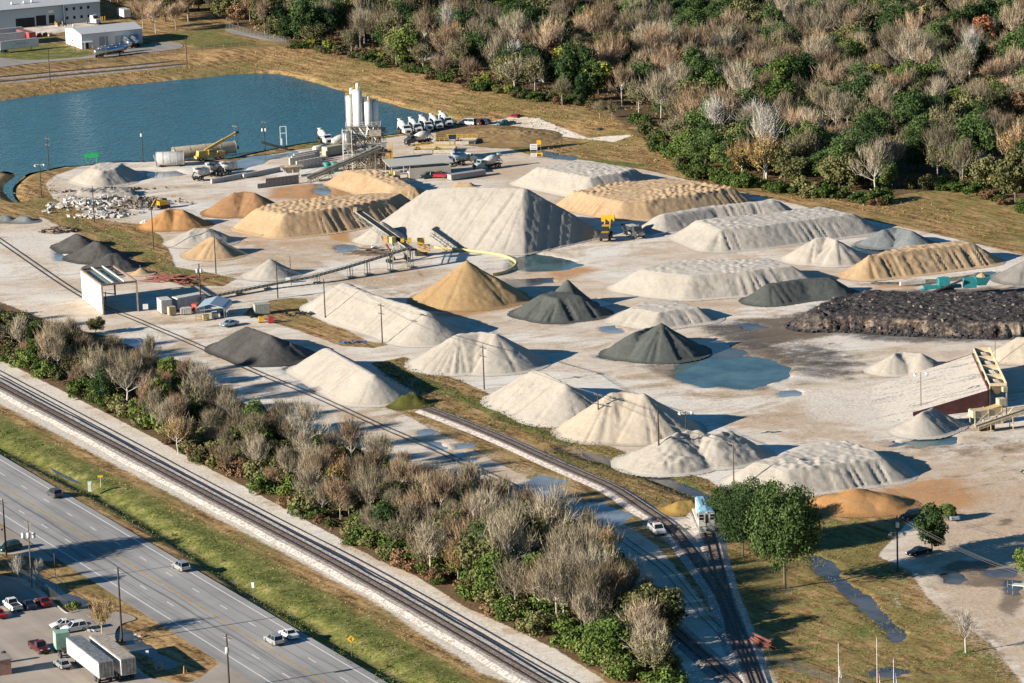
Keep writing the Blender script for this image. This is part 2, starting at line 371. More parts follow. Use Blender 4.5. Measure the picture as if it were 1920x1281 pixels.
paintz('mud', [(0, 420), (60, 418), (40, 410), (0, 408)], 2, 0.5)
for pl_, v_ in (([(420, 462), (560, 445), (700, 440), (720, 470), (600, 500), (450, 500)], 0.7), ([(560, 520), (760, 500), (900, 505), (960, 530), (860, 510), (740, 540), (620, 535)], 0.75), ([(150, 318), (90, 350), (140, 372), (260, 395), (250, 405), (130, 385)], 0.6),
               ([(1300, 480), (1450, 480), (1560, 505), (1600, 540), (1500, 525), (1300, 470)], 0.55), ([(1100, 440), (1250, 450), (1320, 475), (1180, 480)], 0.5), ([(1560, 800), (1700, 840), (1960, 820), (1960, 1000), (1800, 1000), (1660, 900)], 0.62),
               ([(1330, 790), (1500, 745), (1620, 770), (1640, 830), (1480, 830)], 0.7), ([(760, 770), (1000, 880), (1180, 960), (1240, 1020), (1100, 975), (900, 900)], 0.6), ([(250, 600), (420, 650), (560, 740), (700, 800), (640, 810), (420, 720), (300, 650)], 0.55),
               ([(1720, 990), (1780, 900), (1960, 900), (1960, 1290), (1900, 1260), (1760, 1140), (1690, 1060)], 0.78), ([(20, 440), (120, 500), (200, 560), (140, 560), (0, 480)], 0.5), ([(780, 290), (1000, 300), (1010, 330), (820, 345)], 0.6), ([(1130, 600), (1300, 590), (1500, 600), (1480, 560), (1200, 560)], 0.5), ([(1620, 700), (1720, 690), (1700, 720), (1600, 740)], 0.6)):
    paintz('dry', pl_, 5, v_)
# wheel tracks: long arcs from the entrance lanes to the pile feet
ra = random.Random(5)
for k_ in range(60):
    cx_, cy_ = ra.choice([(1100, 470), (1000, 640), (1400, 700), (1350, 780), (1650, 760), (560, 500), (400, 350), (1500, 760), (900, 520), (1180, 590), (1750, 880), (1850, 960), (640, 330), (330, 620), (900, 700)])
    x_, y_ = cx_+ra.gauss(0, 70), cy_+ra.gauss(0, 18); a_ = ra.uniform(-0.35, 0.35)+(3.14 if ra.random() < 0.5 else 0); cv_ = ra.gauss(0, 0.10); P_ = []
    for s_ in range(12): P_.append((x_, y_)); x_ += 18*math.cos(a_); y_ += 18*math.sin(a_)*0.45; a_ += cv_
    paintz(ra.choice(['mud', 'dark', 'mud', 'pale']), P_, 0.5, ra.uniform(0.35, 0.6), line=0.45)
    paintz('mud', [(q_[0]+ra.uniform(-1, 1), q_[1]+4) for q_ in P_], 0.5, ra.uniform(0.3, 0.5), line=0.4)
# parking lot bottom left
paintz('dirt', [(-60, 1070), (60, 1085), (120, 1150), (170, 1160), (215, 1200), (250, 1240), (300, 1290), (-60, 1300)], 1.0, 0.9)
paintz('mud', [(-60, 1070), (60, 1085), (120, 1150), (170, 1160), (215, 1200), (250, 1240), (300, 1290), (-60, 1300)], 1.0, 0.3)
PUD = [([(1258, 692), (1285, 680), (1330, 668), (1392, 668), (1440, 672), (1478, 688), (1482, 702), (1440, 722), (1390, 728), (1320, 722), (1272, 708)], 'pud_g'),
       ([(1300, 636), (1335, 632), (1380, 652), (1400, 660), (1370, 668), (1330, 668), (1330, 655)], 'pud_d'),
       ([(1125, 664), (1145, 668), (1160, 676), (1140, 674)], 'pud_g'),
       ([(965, 485), (1000, 476), (1040, 482), (1095, 495), (1060, 503), (1000, 507), (962, 502)], 'pud_g'),
       ([(950, 522), (1035, 520), (1040, 528), (980, 536), (945, 536)], 'pud_d'),
       ([(590, 352), (610, 348), (625, 358), (612, 365), (588, 362)], 'pud_m'), ([(588, 344), (604, 344), (602, 349), (592, 349)], 'pud_m'),
       ([(622, 466), (645, 457), (682, 462), (672, 470), (640, 472)], 'pud_m'),
       ([(440, 300), (480, 291), (530, 287), (560, 283), (550, 290), (505, 299), (470, 312), (445, 318), (430, 310)], 'pud_m'),
       ([(275, 322), (330, 320), (345, 326), (300, 332), (272, 330)], 'pud_m'),
       ([(560, 718), (590, 714), (610, 725), (595, 735), (570, 732)], 'pud_m'), ([(532, 690), (548, 684), (548, 698), (536, 700)], 'pud_m'),
       ([(785, 806), (805, 802), (822, 808), (808, 814), (790, 814)], 'pud_m'), ([(802, 826), (830, 828), (838, 838), (815, 840)], 'pud_m'),
       ([(845, 830), (885, 828), (890, 836), (860, 840)], 'pud_m'), ([(848, 846), (872, 846), (876, 856), (852, 856)], 'pud_m'), ([(870, 856), (895, 856), (902, 864), (880, 866)], 'pud_m'),
       ([(982, 905), (1020, 892), (1052, 900), (1060, 930), (1030, 938), (1000, 930), (975, 920)], 'pud_m'),
       ([(1085, 948), (1130, 938), (1178, 965), (1160, 978), (1120, 978), (1100, 965)], 'pud_m'),
       ([(1660, 822), (1680, 824), (1700, 832), (1680, 834)], 'pud_d'), ([(1690, 826), (1750, 822), (1790, 818), (1785, 828), (1720, 836)], 'pud_g'),
       ([(1460, 730), (1495, 728), (1500, 738), (1470, 742)], 'pud_m'), ([(1125, 612), (1150, 610), (1170, 622), (1140, 625)], 'pud_m'),
       ([(1100, 562), (1120, 558), (1145, 568), (1125, 574)], 'pud_d'), ([(1380, 606), (1420, 604), (1440, 612), (1400, 616)], 'pud_d'),
       ([(1765, 1075), (1785, 1072), (1812, 1084), (1800, 1095), (1775, 1090)], 'pud_d'), ([(1830, 1062), (1862, 1066), (1868, 1080), (1838, 1078)], 'pud_d'), ([(1875, 1062), (1905, 1066), (1900, 1080), (1878, 1076)], 'pud_d'), ([(1885, 1085), (1912, 1088), (1908, 1112), (1890, 1104)], 'pud_d'),
       ([(1525, 1040), (1545, 1048), (1565, 1072), (1600, 1105), (1640, 1130), (1672, 1160), (1690, 1195), (1680, 1200), (1665, 1180), (1640, 1150), (1590, 1118), (1555, 1095), (1535, 1065)], 'pud_d'),
       ([(1632, 1258), (1655, 1251), (1680, 1252), (1694, 1258), (1670, 1266), (1640, 1265)], 'pud_d'),
       ([(50, 1065), (75, 1072), (108, 1098), (140, 1120), (155, 1138), (140, 1140), (110, 1118), (80, 1095), (52, 1078)], 'pud_d'), ([(225, 1178), (250, 1190), (285, 1218), (325, 1242), (318, 1250), (280, 1230), (240, 1200), (222, 1188)], 'pud_d'),
       ([(100, 470), (112, 474), (122, 486), (112, 487)], 'pud_m'), ([(1078, 268+0), (1090, 266), (1098, 271), (1088, 273)], 'pud_m'),
       ([(1018, 283), (1042, 287), (1082, 292), (1076, 298), (1040, 296), (1018, 290)], 'pud_d'),
       ([(1588, 462), (1612, 456), (1660, 466), (1700, 472), (1650, 478), (1610, 472)], 'pud_g'), ([(1640, 530), (1760, 522), (1860, 508), (1850, 516), (1720, 534)], 'pud_g')]
def grow(pts, k):
    cx = sum(q[0] for q in pts)/len(pts); cy = sum(q[1] for q in pts)/len(pts)
    return [(cx+(q[0]-cx)*k, cy+(q[1]-cy)*k) for q in pts]
for pts_, m_ in PUD:
    if pts_[0][1] > 300 and not (1340 < pts_[0][0] < 1760 and pts_[0][1] > 1000): paintz('mud', grow(pts_, 1.15), 2.4, 0.7)
for pts_, m_ in PUD:
    P_ = GP(pts_); X0 = min(q.x for q in P_)-4; X1 = max(q.x for q in P_)+4; Y0 = min(q.y for q in P_)-4; Y1 = max(q.y for q in P_)+4
    i0, i1 = np.searchsorted(xs, [X0, X1]); j0, j1 = np.searchsorted(ys, [Y0, Y1]); X = XX[j0:j1, i0:i1]; Y = YY[j0:j1, i0:i1]
    e = sdpoly(X, Y, P_)+(fbm(X*0.22, Y*0.22, 4, 6)-0.5)*4.5+0.2; w_ = np.clip((e+1.3)/2.6, 0, 1); ZZ[j0:j1, i0:i1] -= 0.32*w_*w_*(3-2*w_)
me = bpy.data.meshes.new('ground')
V = np.stack([XX, YY, ZZ], -1).reshape(-1, 3)
idx = np.arange(nx*ny).reshape(ny, nx)
Q = np.stack([idx[:-1, :-1], idx[:-1, 1:], idx[1:, 1:], idx[1:, :-1]], -1).reshape(-1, 4)
def fastmesh(me, V, Q):
    me.vertices.add(len(V)); me.vertices.foreach_set('co', V.astype(np.float32).ravel())
    me.loops.add(Q.size); me.loops.foreach_set('vertex_index', Q.astype(np.int32).ravel())
    me.polygons.add(len(Q)); k = Q.shape[1]
    me.polygons.foreach_set('loop_start', np.arange(0, Q.size, k, dtype=np.int32))
    me.polygons.foreach_set('loop_total', np.full(len(Q), k, dtype=np.int32))
    me.polygons.foreach_set('use_smooth', np.ones(len(Q), bool)); me.update(); me.validate()
fastmesh(me, V, Q)
for k, A in LAY.items():
    a = me.attributes.new(k, 'FLOAT', 'POINT'); a.data.foreach_set('value', A.astype(np.float32).ravel())
def ground_mat():
    k = NT('ground_soil_and_grass', 0.95, 0.15)
    n1 = k.noise(0.03, 5, 0.6); n2 = k.noise(0.25, 5, 0.65); n3 = k.noise(1.6, 4, 0.7)
    cra = math.atan2(gcrest[6].y-gcrest[1].y, gcrest[6].x-gcrest[1].x); st = k.noise(0.55, 6, 0.68, k.co((0.16, 1, 1), -cra))
    st2 = k.noise(0.085, 7, 0.66, k.co((0.5, 1, 1), R(-18)), 1.3)
    grass = k.ramp(k.math('ADD', k.math('MULTIPLY', st, 0.55), k.math('MULTIPLY', k.noise(0.8, 6, 0.8), 0.45)), [(0.42, (0.10, 0.06, 0.022)), (0.49, (0.30, 0.18, 0.073)), (0.57, (0.50, 0.33, 0.155))])
    olive = k.ramp(k.math('ADD', k.math('MULTIPLY', n2, 0.5), k.math('MULTIPLY', n3, 0.5)), [(0.38, (0.075, 0.075, 0.02)), (0.62, (0.29, 0.23, 0.075))])
    c = k.mix(k.ramp(n1, [(0.46, 0.0), (0.62, 0.75)]), grass, olive)
    gr = k.ramp(k.math('ADD', k.math('MULTIPLY', n2, 0.55), k.math('MULTIPLY', n3, 0.45)), [(0.38, (0.05, 0.065, 0.016)), (0.5, (0.135, 0.145, 0.035)), (0.62, (0.31, 0.26, 0.095))])
    lf = k.ramp(n3, [(0.3, (0.07, 0.045, 0.025)), (0.6, (0.20, 0.125, 0.065)), (0.8, (0.28, 0.2, 0.11))])
    di = k.ramp(k.math('ADD', k.math('MULTIPLY', st2, 0.7), k.math('MULTIPLY', n3, 0.3)), [(0.35, (0.33, 0.23, 0.14)), (0.43, (0.56, 0.45, 0.33)), (0.50, (0.73, 0.665, 0.565)), (0.58, (0.76, 0.71, 0.625)), (0.66, (0.56, 0.52, 0.46))])
    di = k.mix(k.ramp(k.noise(0.02, 5, 0.65, k.co((0.5, 1, 1), R(20)), 1.0), [(0.45, 0.0), (0.6, 0.7)]), di, k.ramp(n2, [(0.35, (0.46, 0.33, 0.22)), (0.65, (0.66, 0.53, 0.39))]))
    trk = k.ramp(k.noise(0.5, 4, 0.6, k.co((0.14, 1, 1), R(-14)), 1.2), [(0.56, 0.0), (0.64, 0.3)])
    di = k.mix(trk, di, (0.30, 0.25, 0.20))
    orr = k.ramp(n2, [(0.3, (0.36, 0.17, 0.06)), (0.7, (0.55, 0.30, 0.13))])
    dk = k.ramp(k.math('ADD', k.math('MULTIPLY', st2, 0.5), k.math('MULTIPLY', n3, 0.5)), [(0.38, (0.04, 0.034, 0.03)), (0.52, (0.11, 0.098, 0.088)), (0.64, (0.33, 0.31, 0.285))])
    mu = k.ramp(st2, [(0.3, (0.10, 0.075, 0.055)), (0.65, (0.22, 0.17, 0.125))])
    pa = k.ramp(n3, [(0.38, (0.55, 0.48, 0.39)), (0.6, (0.78, 0.71, 0.61))])
    nz = k.math('SUBTRACT', k.math('ADD', k.math('MULTIPLY', n2, 0.55), k.math('MULTIPLY', n3, 0.45)), 0.5)
    def m(a, amp=1.1, lo=0.38, hi=0.62):
        v = k.math('ADD', k.attr(a), k.math('MULTIPLY', nz, amp))
        n = k.N('MapRange', interpolation_type='SMOOTHSTEP'); k.L(v, n.inputs[0]); n.inputs[1].default_value = lo; n.inputs[2].default_value = hi
        return n.outputs[0]
    c = k.mix(m('green', 2.2), c, gr)
    c = k.mix(m('leaf'), c, lf)
    c = k.mix(m('dirt', 1.0), c, di)
    c = k.mix(k.math('MULTIPLY', m('dry', 3.2, 0.25, 0.75), 0.85), c, k.ramp(n3, [(0.36, (0.36, 0.25, 0.155)), (0.62, (0.60, 0.46, 0.325))]))
    c = k.mix(k.math('MULTIPLY', m('orange', 2.0, 0.2, 0.9), 0.9), c, orr)
    c = k.mix(k.math('MULTIPLY', m('dark', 2.4, 0.25, 0.8), 0.95), c, dk)
    c = k.mix(k.math('MULTIPLY', m('mud', 2.4, 0.25, 0.8), 0.85), c, mu)
    c = k.mix(k.math('MULTIPLY', m('pale', 1.6, 0.25, 0.85), 0.9), c, pa)
    k.color(c)
    k.bump(k.math('ADD', k.math('MULTIPLY', n3, 0.25), k.math('MULTIPLY', n2, 0.5)), 0.6, 0.35)
    return k.m
me.materials.append(ground_mat())
go = bpy.data.objects.new('ground', me); col.objects.link(go); tag(go, kind='structure')

# ------------------------------------------------------------------ water
def water_mat(name, deep, rough, bs, bump):
    k = NT(name, rough, 0.6); k.b.inputs['IOR'].default_value = 1.33
    f = k.noise(0.05, 4, 0.6); k.color(k.ramp(k.noise(0.09, 5, 0.65), [(0.38, deep), (0.62, tuple(x*1.25 for x in deep) if bump > 0.5 else tuple(x*1.7+0.03 for x in deep))]))
    k.bump(k.math('ADD', k.noise(bs, 3, 0.6, k.co((1, 0.5, 1), R(20))), k.math('MULTIPLY', k.noise(bs*0.3, 4, 0.7), 1.2)), bump, 0.45 if bump > 0.5 else 0.2); return k.m
pond_m = water_mat('pond_water', (0.014, 0.095, 0.130), 0.17, 0.8, 0.7)
pud_m = water_mat('puddle_water', (0.15, 0.175, 0.19), 0.09, 1.5, 0.06)
pud_g = water_mat('green_puddle_water', (0.045, 0.085, 0.088), 0.07, 1.5, 0.06)  # tone patches stand in for sky reflection among green shallows
pud_d = water_mat('dark_puddle_water', (0.05, 0.05, 0.05), 0.08, 1.5, 0.05)
sheet_n = [0]
def sheet(name, pts, mat, z=0.0, wob=0.5, n=5, kind='structure', world=None):
    P = smoothpts(world or GP(pts, z), n, True); sheet_n[0] += 1
    cx = sum(p.x for p in P)/len(P); cy = sum(p.y for p in P)/len(P); out = []
    for i, p in enumerate(P):
        q = wob*((float(vn(np.array([p.x*0.16]), np.array([p.y*0.16]), sheet_n[0])[0])-0.5)*2.2+(float(vn(np.array([p.x*0.8]), np.array([p.y*0.8]), sheet_n[0]+1)[0])-0.5)*0.6)
        d = Vector((p.x-cx, p.y-cy, 0)); d = d.normalized() if d.length > 0 else d
        out.append((p.x+d.x*q-cx, p.y+d.y*q-cy, 0))
    from mathutils.geometry import tessellate_polygon
    me = bpy.data.meshes.new(name); tri = tessellate_polygon([[Vector(o) for o in out]])
    me.from_pydata(out, [], [t if (Vector(out[t[1]])-Vector(out[t[0]])).cross(Vector(out[t[2]])-Vector(out[t[0]])).z > 0 else t[::-1] for t in tri]); me.update()
    me.materials.append(mat); o = bpy.data.objects.new(name, me); col.objects.link(o); o.location = (cx, cy, z)
    return tag(o, kind=kind) if kind else o
sheet('pond', POND, pond_m, -0.5, 0.6, 4)
def outset(pts, d):
    P = GP(pts); n = len(P); out = []
    ar = sum(P[i].x*P[(i+1) % n].y-P[(i+1) % n].x*P[i].y for i in range(n)); sg = 1 if ar > 0 else -1
    for i in range(n):
        t_ = (P[(i+1) % n]-P[i-1]).normalized(); out.append(P[i]+Vector((t_.y, -t_.x, 0))*sg*d)
    return out
for i, (p, m_) in enumerate(PUD): sheet('puddle', p, dict(pud_g=pud_g, pud_d=pud_d, pud_m=pud_m)[m_], -0.262+0.0006*i, 0.0, 6, world=outset(p, 1.5))
# ditch water (lies in the two ditches)
sheet('ditch_water', [(1092, 846), (1129, 855), (1194, 873), (1272, 903), (1348, 936), (1362, 950), (1272, 920), (1194, 890), (1129, 868), (1095, 856)], pud_d, -0.28, 0.8)
sheet('ditch_water', [(96, 868), (112, 873), (158, 900), (152, 908), (120, 896), (98, 880)], pud_d, -0.78, 0.3)

# ------------------------------------------------------------------ highway
def z1(x, y): return (x/3.84, 950+y/3.84)
d0 = G(*z1(480, 45)); d1 = G(480+600/3.84, 950+1225/3.84)
u = (d1-d0).normalized(); nrm = Vector((-u.y, u.x, 0))
if nrm.y < 0: nrm = -nrm            # nrm points away from the camera, toward the railway
def off(px, py): return (G(px, py)-d0).dot(nrm)
def asphalt(name, c0, c1, sc=0.4):
    k = NT(name, 0.85, 0.3); a = math.atan2(u.y, u.x)
    f = k.noise(sc, 5, 0.6, k.co((0.05, 1, 1), -a)); g = k.noise(6, 2, 0.6)
    c = k.ramp(f, [(0.35, c0), (0.65, c1)]); c = k.mix(k.math('MULTIPLY', g, 0.35), c, tuple(x*0.6 for x in c0))
    seam = k.ramp(k.noise(0.03, 4, 0.7), [(0.45, 0.0), (0.6, 0.35)]); c = k.mix(seam, c, tuple(x*1.25 for x in c1))
    k.color(c); k.bump(g, 0.2, 0.02); return k.m
hwy_m = asphalt('highway_asphalt', (0.25, 0.24, 0.225), (0.38, 0.365, 0.34))
lot_m = asphalt('parking_asphalt', (0.30, 0.25, 0.20), (0.46, 0.39, 0.32), 0.2)
def strip(mb, s0, s1, o0, o1, z):
    a = d0+u*s0; b = d0+u*s1
    mb.poly([a+nrm*o0, b+nrm*o0, b+nrm*o1, a+nrm*o1], z)
up_edge = off(161, 944)+0.0; lo_line = off(*z1(870, 590)); row2 = off(*z1(1135, 645)); yel = off(*z1(820, 345)); upl = off(*z1(1380, 480))
mb = MB(); strip(mb, -420, 330, lo_line-2.6, upl+1.5, 0.02); tag(mb.build('highway', hwy_m), kind='structure')
wl = paint('white_road_paint', (0.74, 0.73, 0.70), 0.7, 0, 0.2); yl = paint('yellow_road_paint', (0.55, 0.33, 0.07), 0.7, 0, 0.3)
tar = paint('tar_seal', (0.14, 0.135, 0.13), 0.7, 0, 0.2)
mb = MB()
for o_ in (upl, lo_line): strip(mb, -420, 330, o_-0.13, o_+0.13, 0.03)
for k in range(-34, 27):
    s = k*12.192; strip(mb, s, s+3.05, -0.12, 0.12, 0.03); strip(mb, s+5, s+8.05, row2-0.12, row2+0.12, 0.03)
strip(mb, -420, 330, row2+3.55, row2+3.62, 0.03)
tag(mb.build('white_lane_markings', wl), kind='structure')
mb = MB()
for k in range(-60, 50):
    s = k*7.0; strip(mb, s, s+6.4, yel-0.15, yel+0.15, 0.031)
tag(mb.build('yellow_lane_markings', yl), kind='structure')
mb = MB()
for o_, s0, s1 in ((yel-1.4, -20, 150), (yel-2.3, -10, 120), (yel-2.9, 5, 160), (yel+1.8, -60, 200), (1.7, -80, 210), (lo_line+1.9, -80, 190), (row2+1.6, -60, 200), (row2-1.2, -40, 140)):
    P = []; m_ = 40
    for i in range(m_+1):
        s = s0+(s1-s0)*i/m_; w_ = 0.45*math.sin(s*0.037+s0)+0.16*math.sin(s*0.21+o_)
        P.append(d0+u*s+nrm*(o_+w_))
    for a, b in zip(P[:-1], P[1:]): mb.poly([a-nrm*0.05, b-nrm*0.05, b+nrm*0.05, a+nrm*0.05], 0.027)
tag(mb.build('tar_crack_seals', tar), kind='structure')
# parking lot, side drive, kerb
LOT = [(-70, 1088), (0, 1080), (50, 1100), (90, 1128), (108, 1140), (128, 1148), (158, 1140), (182, 1150), (222, 1148), (255, 1160), (225, 1172), (215, 1195), (235, 1230), (262, 1262), (300, 1275), (360, 1278), (420, 1240), (455, 1262), (490, 1300), (-70, 1330)]
sheet('parking_lot', LOT, lot_m, 0.013, 0.1, 4)
sheet('side_drive', [(-60, 985), (0, 985), (60, 1020), (100, 1048), (80, 1052), (30, 1040), (-60, 1035)], lot_m, 0.012, 0.1, 4)
conc = paint('concrete', (0.45, 0.42, 0.38), 0.9, 0, 0.35)
mb = MB(); kp = smoothpts(GP([(107, 1136), (118, 1145), (128, 1150), (150, 1146)]), 4)
for a, b in zip(kp[:-1], kp[1:]): mb.beam(a+Vector((0, 0, 0.07)), b+Vector((0, 0, 0.07)), 0.25, 0.16)
tag(mb.build('kerb', conc), kind='structure')
# gravel shoulder of the far-left loop road and lot behind the small warehouse
road_g = asphalt('gravel_lane', (0.26, 0.235, 0.20), (0.36, 0.33, 0.29), 0.3)
sheet('lane', [(-40, 130), (0, 126), (80, 117), (180, 108), (260, 100), (330, 92), (345, 86), (330, 80), (290, 80), (268, 86), (200, 98), (160, 106), (80, 112), (40, 112), (0, 108), (-40, 108)], road_g, 0.012, 0.3)
sheet('lane', [(428, 54), (470, 62), (520, 70), (545, 80), (500, 76), (430, 62)], road_g, 0.1, 0.3)
# ------------------------------------------------------------------ railway
steel = paint('worn_rail_steel', (0.07, 0.05, 0.042), 0.45, 0.3, 0.3)
tie_m = paint('creosoted_wood', (0.20, 0.135, 0.10), 0.9, 0, 0.5, sc=3)
def gravel(name, c0, c1):
    k = NT(name, 0.95, 0.2); f = k.vor(3.0, None, 'F1', 'Color'); n = k.noise(1.2, 4, 0.7)
    sp = k.N('SeparateColor'); k.L(f, sp.inputs[0])
    k.color(k.ramp(k.math('ADD', k.math('MULTIPLY', sp.outputs[0], 0.5), k.math('MULTIPLY', n, 0.5)), [(0.3, c0), (0.65, c1)])); k.bump(f, 0.5, 0.05); return k.m
bal_m = gravel('pale_ballast', (0.30, 0.26, 0.22), (0.60, 0.54, 0.48))
bal_d = gravel('grey_ballast', (0.22, 0.19, 0.165), (0.42, 0.375, 0.33))
def tracks(pts, label, ballast=None, ties=True, n100=False, bw=4.2, bh=0.30, tie_sp=0.56, rail_w=0.10, rh=0.16):
    P = smoothpts(GP(pts), 12)
    # resample
    D = [0]
    for a, b in zip(P[:-1], P[1:]): D.append(D[-1]+(b-a).length)
    def at(s):
        s = min(max(s, 0), D[-1]); i = int(np.searchsorted(D, s)); i = min(max(i, 1), len(P)-1)
        t = (s-D[i-1])/(D[i]-D[i-1]+1e-9); return P[i-1].lerp(P[i], t), (P[i]-P[i-1]).normalized()
    c = at(D[-1]/2)[0]; t = thing('railway_track', label, 'railway track', (c.x, c.y, 0))
    z0 = 0.0 if not ballast else bh
    S = np.arange(0, D[-1], 3.0); S = np.append(S, D[-1])
    for sgn in (-1, 1):
        mb = MB(); prev = None
        for s in S:
            q, d = at(s); nn = Vector((-d.y, d.x, 0)); q = q-c+nn*sgn*0.755; cur = [q+nn*rail_w/2*a+Vector((0, 0, z0+b)) for a, b in ((-1, 0.0), (1, 0.0), (1, rh+0.02), (-1, rh+0.02))]
            if prev:
                for k in range(1, 4): mb.add([prev[k], cur[k], cur[(k+1) % 4], prev[(k+1) % 4]], [(0, 1, 2, 3)]) if k != 0 else None
            prev = cur
        mb.build('rail', steel, t)
    if ballast:
        mb = MB(); rows = []
        for s in S:
            q, d = at(s); nn = Vector((-d.y, d.x, 0)); q = q-c
            j = 0.5*(float(vn(np.array([s*0.12]), np.array([c.x]), 3)[0])-0.5)
            rows.append([q+nn*(o_*(1)+(j if abs(o_) > 1.9 else 0))+Vector((0, 0, z_)) for o_, z_ in ((-bw/2-0.9, -0.15), (-bw/2+0.3, bh), (bw/2-0.3, bh), (bw/2+0.9, -0.15))])
        for a, b in zip(rows[:-1], rows[1:]):
            for k in range(3): mb.add([a[k], b[k], b[k+1], a[k+1]], [(0, 3, 2, 1)])
        mb.build('ballast', ballast, t)
    if ties:
        tm = MB(); tm.box(0, 0, 0, 0.24, 2.6, 0.16); first = None; rest = MB()
        ss = list(np.arange(0.3, D[-1], tie_sp)); pos = []
        for s in ss:
            q, d = at(s); pos.append((q, math.atan2(d.y, d.x)+random.uniform(-0.03, 0.03)))
        near = set()
        if n100:
            vis = [(q.length, i) for i, (q, a) in enumerate(pos) if 0 < PR(q)[0] < 1920 and 0 < PR(q)[1] < 1275]
            near = set(i for _, i in sorted(vis)[:100])
        for i, (q, a) in enumerate(pos):
            q = q-c; z = z0+random.uniform(-0.01, 0.01)-0.03
            if i in near:
                if first is None: first = tm.build('sleeper', tie_m, t); o = first
                else: o = first.copy(); col.objects.link(o); o.parent = t
                o.location = (q.x, q.y, z); o.rotation_euler = (0, 0, a)
            else: rest.box(q.x, q.y, z, 0.24, 2.6, 0.16, a)
        tag(rest.build('sleepers', tie_m, t), kind='stuff')
    return t
tracks([(-200, 618), (0, 725), (400, 937.5), (700, 1099), (980, 1261.5), (1120, 1345)], 'main line track on white ballast beside the green verge and highway', bal_m, n100=True, bw=5.0, bh=0.35)
tracks([(-200, 596), (0, 700), (435, 932), (700, 1070), (980, 1228), (1120, 1308)], 'siding sunk in the pale service road just above the main line', None, ties=False, rail_w=0.09, rh=0.07)
tracks([(-100, 385), (0, 452), (150, 553), (260, 602), (357, 643), (480, 698), (592, 744), (712, 799), (818, 844), (886, 876), (1000, 930), (1116, 984), (1158, 1005), (1210, 1041), (1254, 1074), (1311, 1143), (1366, 1204), (1403, 1283), (1430, 1340)], 'long yard track running beside the bare hedge from the open shed to the switches', None, ties=False, rh=0.09)
tracks([(1215, 1130), (1236, 1153), (1285, 1200), (1325, 1236), (1382, 1285), (1430, 1340)], 'short track coming out from under the bare trees at the foot of the photo', bal_d, bw=3.6, bh=0.12)
tracks([(798, 768), (880, 799), (960, 833), (1030, 865), (1095, 893), (1150, 918), (1210, 957), (1254, 988), (1288, 1027), (1322, 1072), (1350, 1114), (1368, 1156), (1380, 1202), (1403, 1252), (1432, 1330)], 'curved spur track from the green grass mound past the ditch to the switches', bal_m, bw=3.8, bh=0.22)
tracks([(1300, 950), (1316, 975), (1331, 1012), (1346, 1070), (1363, 1128), (1380, 1172), (1400, 1225), (1424, 1290), (1440, 1340)], 'track under the white locomotive', bal_m, bw=3.8, bh=0.21)
tracks([(-60, 151), (0, 146), (120, 135), (250, 124), (365, 113), (392, 111)], 'rear of two rusty tracks above the pond bank', bal_d, bw=3.6, bh=0.2, tie_sp=0.9)
tracks([(-60, 161), (0, 155), (120, 143), (250, 131), (430, 114), (452, 112)], 'front of two rusty tracks above the pond bank', bal_d, bw=3.6, bh=0.2, tie_sp=0.9)
# weedy dark drain line between main line and siding
paintln = smoothpts(GP([(-40, 692), (0, 712), (55, 738), (100, 768), (409, 927), (700, 1085), (980, 1240), (1060, 1285)]), 10)
mb = MB(); dk = paint('wet_ballast', (0.11, 0.105, 0.09), 0.8, 0, 0.5, sc=2.5); prev = None
for i, (a, b) in enumerate(zip(paintln[:-1], paintln[1:])):
    w_ = 0.05+0.35*float(vn(np.array([i*0.8]), np.array([3.0]), 1)[0]); d = (b-a).normalized(); nn = Vector((-d.y, d.x, 0))
    cur = [a-nn*w_, a+nn*w_]
    if prev: mb.poly([prev[0], cur[0], cur[1], prev[1]], 0.006)
    prev = cur
tag(mb.build('drain_line', dk), kind='structure')

# ------------------------------------------------------------------ stockpiles
def pmat(name, c0, c1, c2=None, gr=6.0, bmp=0.5, band=0.5, rough=0.95, top=False):
    if name in _mats: return _mats[name]
    k = NT(name, rough, 0.15)
    n1 = k.noise(0.12, 5, 0.6); n2 = k.noise(gr*0.25, 4, 0.75); n3 = k.noise(gr, 2, 0.6)
    f = k.math('ADD', k.math('MULTIPLY', n1, band), k.math('MULTIPLY', n2, 1-band))
    st = [(0.32, c0), (0.62, c1)]
    if c2: st = [(0.30, c0), (0.50, c1), (0.68, c2)]
    c = k.ramp(f, st)
    c = k.mix(k.math('MULTIPLY', k.ramp(n3, [(0.5, 0.0), (0.72, 1.0)]), 0.35), c, tuple(x*0.55 for x in c0))
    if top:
        g_ = k.N('NewGeometry'); sx = k.N('SeparateXYZ'); k.L(g_.outputs['Normal'], sx.inputs[0]); c = k.mix(k.math('MULTIPLY', k.ramp(sx.outputs[2], [(0.90, 0.0), (0.97, 1.0)]), 0.7), c, tuple(min(0.75, x*1.45) for x in c1))  # upward faces lightened: pale dust, with the sunlit brightness painted in
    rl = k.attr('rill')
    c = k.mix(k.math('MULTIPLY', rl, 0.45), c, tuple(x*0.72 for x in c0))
    k.color(c)
    k.bump(k.math('ADD', k.math('MULTIPLY', n2, 0.7), k.math('MULTIPLY', n3, 0.3)), bmp, 0.25)
    _mats[name] = k.m; return k.m
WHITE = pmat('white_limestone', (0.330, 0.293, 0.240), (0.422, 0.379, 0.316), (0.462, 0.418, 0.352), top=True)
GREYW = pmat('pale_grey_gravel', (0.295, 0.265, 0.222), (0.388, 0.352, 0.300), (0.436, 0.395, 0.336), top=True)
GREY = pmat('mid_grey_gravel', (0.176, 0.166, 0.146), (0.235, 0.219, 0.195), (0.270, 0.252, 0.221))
BLUEG = pmat('blue_grey_gravel', (0.109, 0.123, 0.123), (0.184, 0.201, 0.198), (0.245, 0.255, 0.245))
